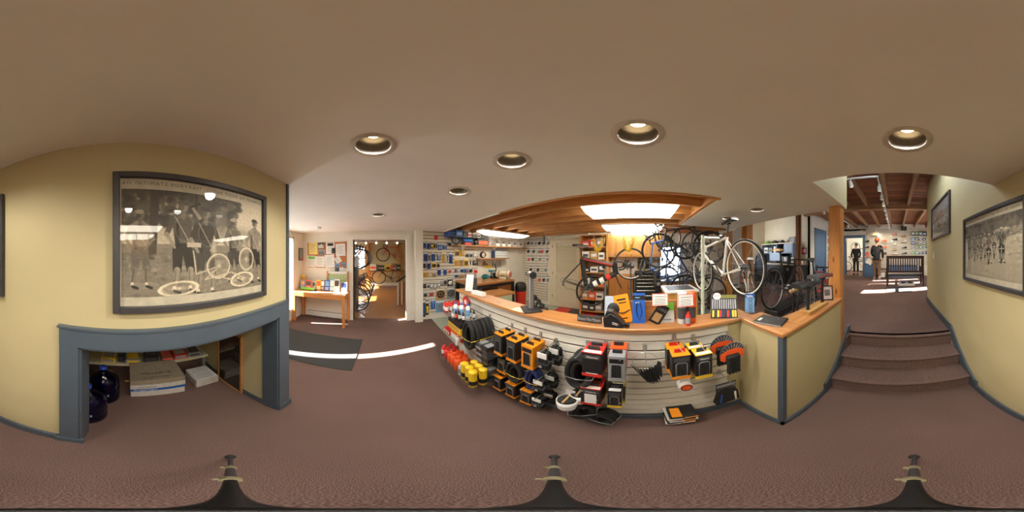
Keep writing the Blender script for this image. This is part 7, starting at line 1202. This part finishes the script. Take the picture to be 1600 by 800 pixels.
# people
def skin(name, verts, edges, mat, par, loc=None, sub=1):
    me = bpy.data.meshes.new(name); me.from_pydata([v[:3] for v in verts], edges, []); o = place(name, me, par, loc); me.materials.append(mat)
    s = o.modifiers.new('skin', 'SKIN'); s.use_smooth_shade = True
    for i, v in enumerate(verts): me.skin_vertices[0].data[i].radius = (v[3], v[4] if len(v) > 4 else v[3])
    me.skin_vertices[0].data[0].use_root = True; d = o.modifiers.new('sub', 'SUBSURF'); d.levels = sub; d.render_levels = sub
    dg = bpy.context.evaluated_depsgraph_get(); nm = bpy.data.meshes.new_from_object(o.evaluated_get(dg)); o.modifiers.clear(); o.data = nm; nm.materials.clear(); nm.materials.append(mat); return o
skinm = M('skin', (206, 160, 132), .6, var=.04)
def person(label, loc, rz, ht, jacket, trous, shoesc, hat, arm_l, arm_r, hair):
    t = thing('person', label, 'person', loc, rz); s = ht / 1.75
    def hand(base, d, V, E, par):
        d = Vector(d).normalized(); sd = d.cross(Vector((0, 1, .3))).normalized(); b0 = Vector(base); n0 = len(V); V.append((*(b0 + d * .05 * s), .026 * s, .016 * s)); E.append((par, n0))
        for k, (o, ln) in enumerate(((-.026, .07), (-.009, .085), (.009, .08), (.026, .065))): a = len(V); V.append((*(b0 + d * .09 * s + sd * o * s), .009 * s)); V.append((*(b0 + d * (.09 + ln) * s + sd * o * s * 1.1), .008 * s)); E += [(n0, a), (a, a + 1)]
        a = len(V); V.append((*(b0 + d * .06 * s + sd * -.04 * s), .010 * s)); V.append((*(b0 + d * .10 * s + sd * -.06 * s), .009 * s)); E += [(n0, a), (a, a + 1)]
    P = lambda x, y, z: (x * s, y * s, z * s)
    V = [(*P(0, 0, .95), .07 * s, .055 * s), (*P(0, 0, 1.15), .10 * s, .075 * s), (*P(.01, 0, 1.36), .11 * s, .08 * s), (*P(.015, 0, 1.48), .055 * s), (*P(.03, 0, 1.54), .058 * s, .055 * s), (*P(.035, 0, 1.64), .083 * s, .074 * s), (*P(.02, 0, 1.72), .06 * s)]
    E = [(0, 1), (1, 2), (2, 3), (3, 4), (4, 5), (5, 6)]; arms = []
    for sgn, a in ((1, arm_l), (-1, arm_r)):
        n = len(V); sh_ = Vector(P(0, .185 * sgn, 1.40)); el, wr = Vector(P(*a[0])), Vector(P(*a[1])); V += [(*sh_, .055 * s), (*el, .043 * s), (*wr, .027 * s)]; E += [(2, n), (n, n + 1), (n + 1, n + 2)]; hand(wr, wr - el, V, E, n + 2); arms.append((sh_, el, wr))
    for sgn in (1, -1):
        n = len(V); V += [(*P(0, .08 * sgn, .86), .058 * s), (*P(.015, .10 * sgn, .50), .058 * s), (*P(0, .105 * sgn, .10), .038 * s), (*P(.12, .115 * sgn, .035), .034 * s)]; E += [(0, n), (n, n + 1), (n + 1, n + 2), (n + 2, n + 3)]
    skin('body', V, E, skinm, t)
    JV = [(*P(0, 0, .76), .20 * s, .16 * s), (*P(0, 0, .95), .20 * s, .16 * s), (*P(0, 0, 1.15), .19 * s, .15 * s), (*P(.01, 0, 1.37), .20 * s, .15 * s), (*P(.012, 0, 1.48), .085 * s)]; JE = [(0, 1), (1, 2), (2, 3), (3, 4)]
    for sh_, el, wr in arms: n = len(JV); JV += [(*sh_, .075 * s), (*el, .06 * s), (*(el.lerp(wr, .92)), .045 * s)]; JE += [(3, n), (n, n + 1), (n + 1, n + 2)]
    skin('jacket', JV, JE, jacket, t); TV = [(*P(0, 0, .97), .185 * s, .15 * s)]; TE = []
    for sgn in (1, -1): n = len(TV); TV += [(*P(0, .092 * sgn, .84), .10 * s), (*P(.015, .10 * sgn, .50), .078 * s), (*P(0, .105 * sgn, .14), .065 * s)]; TE += [(0, n), (n, n + 1), (n + 1, n + 2)]
    skin('trousers', TV, TE, trous, t)
    for sgn in (1, -1): q = MB(); q.ball(P(.05, .11 * sgn, .05), (.145 * s, .052 * s, .06 * s), 12); q.bx((-.07) * s, .18 * s, (.11 * sgn - .05) * s, (.11 * sgn + .05) * s, 0, .02 * s); q.build('shoe', shoesc, t)
    q = MB(); q.ball(P(.115, 0, 1.625), (.016 * s, .014 * s, .022 * s), 8); q.build('nose', skinm, t)
    for sgn in (1, -1): q = MB(); q.ball(P(.105, .032 * sgn, 1.65), (.008 * s, .012 * s, .008 * s), 8); q.build('eye', K['blk'], t); q = MB(); q.ball(P(.03, .088 * sgn, 1.63), (.02 * s, .012 * s, .03 * s), 8); q.build('ear', skinm, t)
    q = MB(); q.box(P(.108, 0, 1.578), (.01 * s, .045 * s, .008 * s), b=.002); q.build('mouth', K['pink'], t)
    q = MB(); q.ball(P(.018, 0, 1.655), (.098 * s, .095 * s, .105 * s), 14); h_ = q.mesh('hair', hair)
    if hat: q = MB(); q.lathe([(.103 * s, 1.655 * s), (.108 * s, 1.66 * s), (.106 * s, 1.70 * s), (.09 * s, 1.76 * s), (.04 * s, 1.80 * s), (0, 1.805 * s)], 18, (.02 * s, 0, 0)); q.build('knit_hat', hat, t)
    q = MB(); q.ball(P(.0, 0, 1.66), (.093 * s, .095 * s, .10 * s), 14); q.build('hair', hair, t); return t
p1 = onZ(1370, 437, UF); pe = person('person in an orange hat and black jacket holding a white sheet', (p1.x, p1.y, UF + .001), R(-10), 1.78, M('jacket_black', (30, 30, 34), .7), M('trousers_brown', (116, 88, 66), .8), K['gry'], M('hat_orange', (226, 84, 40), .8), ((.10, .27, 1.15), (.26, .24, .98)), ((.06, -.25, 1.12), (.16, -.22, .90)), K['brn'])
t = thing('paper_sheet', 'white paper sheet held low by the person in the orange hat', 'paper', (p1.x + .18, p1.y + .34, UF + .78), 0, None, (R(-38), R(24), R(-90))); q = MB(); q.bx(-.12, .12, -.002, .002, -.15, .15); q.build('sheet', K['wht'], t); q = MB(); [q.bx(-.09, .07, -.0028, -.002, .09 - .04 * k, .095 - .04 * k) for k in range(5)]; q.build('lettering', K['gry'], t)
p2 = onZ(1339, 430.5, UF); person('person in dark clothes leaning in the blue far doorway', (XF + .25, 2.16, UF + .001), R(175), 1.72, M('coat_dark', (36, 32, 32), .8), M('trousers_dark', (32, 32, 38), .8), K['blk'], None, ((.04, .26, 1.14), (.10, .20, .92)), ((.04, -.26, 1.14), (.10, -.20, .92)), K['blk'])
for i, (y, z, l, c) in enumerate(((2.95, 1.45, 'wheel hung low on the far room wall', 'wht'), (2.85, 2.18, 'wheel hung high on the far room wall', 'slv'), (2.35, 1.75, 'wheel hung at the middle of the far room wall', 'blk'))): t = loose(l + ' beyond the person', (XF + 2.83, y, z), R(90), c)
bike('white bicycle on the floor of the far room', (XF + 1.9, 3.2, UF + .345), (XF + 1.9, 2.25, UF + .345), 'wht', 'red', 'blk', 'blk')
ld = bpy.data.lights.new('far_light', 'POINT'); ld.energy = 90; ld.color = (1, .93, .82); ld.shadow_soft_size = .12; lo = bpy.data.objects.new('far_light', ld); C.objects.link(lo)
t = thing('ceiling_globe', 'globe lamp on the ceiling of the far room', 'ceiling lamp', (XF + 1.2, 2.2, 2.899)); q = MB(); q.cyl((0, 0, 0), (0, 0, -.05), .05, n=14); q.build('mount', whitep, t); q = MB(); q.ball((0, 0, -.12), .085, 14); q.build('globe', emitmat('globe', (255, 240, 214), 8), t); lo.parent = t; lo.location = (0, 0, -.28)
# blue door, rack, office nook
d3 = bpy.data.objects.new('door_3', None); C.objects.link(d3); d3['kind'] = 'structure'; d3['label'] = 'blue panelled door on the white wall beyond the office'; d3['category'] = 'door'; d3.location = (6.0, 2.998, UF)
for x0, x1, z0, z1 in ((-.52, -.42, 0, 2.13), (.42, .52, 0, 2.13), (-.42, .42, 2.03, 2.13)): q = MB(); q.bx(x0, x1, -.03, 0, z0, z1); q.build('casing', bluem, d3)
q = MB(); q.bx(-.42, .42, -.018, 0, 0, 2.03); q.build('door_leaf', bluem, d3)
for x0, x1 in ((-.34, -.04), (.04, .34)):
    for z0, z1 in ((.15, .85), (1.0, 1.9)): q = MB(); q.bx(x0, x1, -.026, -.018, z0, z1, b=.005); q.build('door_panel', bluem, d3)
q = MB(); q.cyl((.35, -.018, .95), (.35, -.05, .95), .01, n=8); q.ball((.35, -.06, .95), .026, 10); q.build('door_knob', chrome, d3)
t = thing('wall_rack', 'tall rack of dark accessories beside the blue door', 'display rack', (6.95, 2.998, UF)); q = MB(); q.bx(-.34, .34, -.03, 0, .05, 2.3); q.build('back_panel', whitep, t)
for k in range(6): q = MB(); q.bx(-.34, .34, -.22, -.03, .25 + .34 * k, .265 + .34 * k); q.build('shelf', steel, t)
for k in range(6):
    for j in range(3): c = ('blk', 'wht', 'red', 'dgr', 'tan', 'pink')[(k * 2 + j) % 6]; tt = thing('rack_box', '%s box %s on rack shelf %s beside the blue door' % (dict(CN)[c], ORD[j], ORD[k]), 'box', (6.74 + .21 * j, 2.87, UF + .2655 + .34 * k), 0, 'boxes on the rack by the blue door'); h = .14 + .05 * ((j + k) % 3); q = MB(); q.bx(-.085, .085, -.07, .07, 0, h, b=.004); q.build('carton', K[c], tt); q = MB(); q.bx(-.06, .06, -.073, -.07, h * .3, h * .7); q.build('print', K['gry'], tt)
hx, hy0, hy1 = 4.72, 3.50, 5.15; grey = M('hutch_grey', (120, 138, 160), .4); hz = UF + .001; lam = M('laminate_beige', (212, 196, 172), .45)
t = thing('office_desk', 'dark office desk with a beige top and a hutch', 'desk', (hx, (hy0 + hy1) / 2, hz)); l = (hy1 - hy0) / 2
q = MB(); q.bx(-.42, .40, -l - .45, l, .72, .76, b=.004); q.build('desktop', lam, t); q = MB(); q.bx(-.38, -.35, -l - .43, l - .02, .0, .72); q.build('modesty_panel', K['blk'], t)
for y in (-l - .43, l - .03): q = MB(); q.bx(-.38, .38, y, y + .03, 0, .72); q.build('end_panel', K['blk'], t)
q = MB(); q.cyl((-.381, -l - .1, .58), (-.386, -l - .1, .58), .055, n=20); q.build('oval_badge', K['gry'], t)
for y in (-l, -.05, l - .03): q = MB(); q.bx(.05, .40, y, y + .03, .76, 1.50); q.build('hutch_side', grey, t)
for z in (1.13, 1.50): q = MB(); q.bx(.03, .41, -l - .02, l + .02, z, z + .03); q.build('hutch_shelf', grey if z < 1.4 else lam, t)
q = MB(); q.bx(.385, .40, -l, l, .76, 1.5); q.build('hutch_back', M('hutch_dark', (58, 66, 80), .5), t)
q = MB(); q.bx(.035, .05, -l + .03, -l + .42, 1.17, 1.49, b=.003); q.build('hutch_door', grey, t)
for i, (y, w, h, c, l_) in enumerate(((4.95, .22, .22, 'wht', 'white box in the hutch far corner'), (4.68, .18, .20, 'gry', 'grey box in the hutch'), (4.45, .10, .25, 'wht', 'narrow white binder in the hutch'), (4.2, .20, .16, 'blk', 'black box in the hutch'), (3.98, .14, .12, 'slv', 'silver pot in the hutch'))):
    tt = thing('hutch_item', l_, 'office item', (hx + .22, y, hz + 1.1605), 0, None); q = MB(); (q.lathe([(.06, 0), (.07, .02), (.07, .10), (.05, .13), (0, .14)], 16) if c == 'slv' else q.bx(-.12, .12, -w / 2, w / 2, 0, h, b=.005)); q.build('body', K[c], tt); q = MB(); q.bx(-.125, -.12, -w * .3, w * .3, h * .3, h * .6) if c != 'slv' else q.ball((0, 0, .15), .02, 8); q.build('detail', K['dgr'], tt)
tt = thing('photo_frame', 'small brown framed photo on top of the hutch', 'frame', (hx + .2, 3.66, hz + 1.5305), 0, None, (0, R(8), 0)); q = MB(); [q.box(c, d) for c, d in (((0, -.13, .11), (.02, .02, .22)), ((0, .13, .11), (.02, .02, .22)), ((0, 0, .01), (.02, .26, .02)), ((0, 0, .21), (.02, .26, .02)))]; q.build('frame_border', K['brn'], tt); q = MB(); q.bx(-.002, .004, -.12, .12, .015, .205); q.build('photo', K['gry'], tt)
for i, (y, w, c, l_) in enumerate(((4.9, .3, 'grn', 'green and black bag on top of the hutch'), (4.5, .35, 'blk', 'black bag on top of the hutch'), (4.1, .16, 'dgr', 'small dark bag on top of the hutch'))): tt = thing('soft_bag', l_, 'bag', (hx + .2, y, hz + 1.5305)); q = MB(); q.ball((0, 0, .06), (.14, w / 2, .06), 12); q.build('bag_body', K[c], tt); q = MB(); q.tube([(0, -w * .3, .10), (0, 0, .14), (0, w * .3, .10)], .01, 6); q.build('strap', K['blk'], tt)
tt = thing('monitor', 'pale computer monitor back on the office desk', 'monitor', (hx - .02, 4.32, hz + .7605)); q = MB(); q.bx(-.02, .02, -.27, .27, .08, .40, b=.006); q.build('screen', M('monitor_grey', (150, 166, 184), .4), tt); q = MB(); q.bx(-.06, .06, -.1, .1, 0, .012); q.bx(-.015, .015, -.03, .03, .012, .12); q.build('stand', K['dgr'], tt)
tt = thing('desk_printer', 'dark printer with white paper on the office desk', 'printer', (hx - .0, 3.75, hz + .7605)); q = MB(); q.bx(-.12, .12, -.16, .16, 0, .26, b=.01); q.build('body', K['blk'], tt); q = MB(); q.bx(-.126, -.12, -.1, .02, .08, .22); q.build('paper', K['wht'], tt)
tt = thing('office_chair', 'office chair draped with a dark jacket before the desk', 'office chair', (4.02, 4.10, UF + .001)); q = MB(); q.box((0, 0, .46), (.46, .46, .08), b=.02); q.build('seat', K['blk'], tt); q = MB(); q.box((-.22, 0, .80), (.07, .44, .56), b=.03); q.build('backrest', K['blk'], tt); q = MB(); q.cyl((0, 0, .06), (0, 0, .44), .03, n=12); q.build('pedestal', K['dgr'], tt)
for k in range(5): a = k * 1.257; q = MB(); q.cyl((0, 0, .09), (.27 * math.cos(a), .27 * math.sin(a), .06), .02, n=8); q.build('base_leg', K['dgr'], tt); q = MB(); q.cyl((.27 * math.cos(a), .27 * math.sin(a) - .015, .03), (.27 * math.cos(a), .27 * math.sin(a) + .015, .03), .03, n=12); q.build('caster', K['blk'], tt)
tt = thing('jacket', 'dark navy jacket hanging over the office chair back', 'jacket', (4.02, 4.10, UF + .56)); q = MB(); q.prism([(-.20, 0), (.20, 0), (.24, .36), (.14, .54), (.07, .60), (-.07, .60), (-.14, .54), (-.24, .36)], (-.27, 0, 0), (0, 1, 0), (0, 0, 1), -.02); q.build('back', M('jacket_navy', (28, 32, 44), .85), tt); 
for s in (-1, 1): q = MB(); q.tube([(-.27, s * .2, .48), (-.28, s * .25, .25), (-.28, s * .24, .02)], .045, 8); q.build('sleeve', MATS['jacket_navy'], tt)
tt = thing('wall_photo', 'small dark framed photo on the office wall above the desk end', 'frame', (5.148, 3.28, 1.62)); q = MB(); q.bx(-.015, 0, -.15, .15, 0, .24, b=.003); q.build('frame', K['blk'], tt); q = MB(); q.bx(-.017, -.015, -.11, .11, .04, .20); q.build('photo', K['pink'], tt)
for i, (y, c, h, l_) in enumerate(((3.42, 'wht', .22, 'white carton of papers on the near desk end'), (3.28, 'brn', .26, 'brown box on the near desk end'), (3.12, 'wht', .12, 'low white tray on the near desk end'))): tt = thing('desk_item', l_, 'office item', (hx - .05, y - .02, hz + .7605)); q = MB(); q.bx(-.08, .08, -.055, .055, 0, h, b=.005); q.build('box', K[c], tt); q = MB(); q.bx(-.083, -.08, -.04, .04, h * .3, h * .7); q.build('label', K['gry'], tt)
# pictures and tools on the wall behind the white bicycle
for i, (x, z, w, h, l_) in enumerate(((2.30, 1.52, .18, .24, 'small framed notice on the wall behind the white bicycle'),)): tt = thing('framed_notice', l_, 'frame', (x, YB - .002, z)); q = MB(); q.bx(-w / 2, w / 2, -.015, 0, 0, h); q.build('frame', K['blk'], tt); q = MB(); q.bx(-w * .42, w * .42, -.017, -.015, h * .06, h * .94); q.build('sheet', K['wht'], tt)
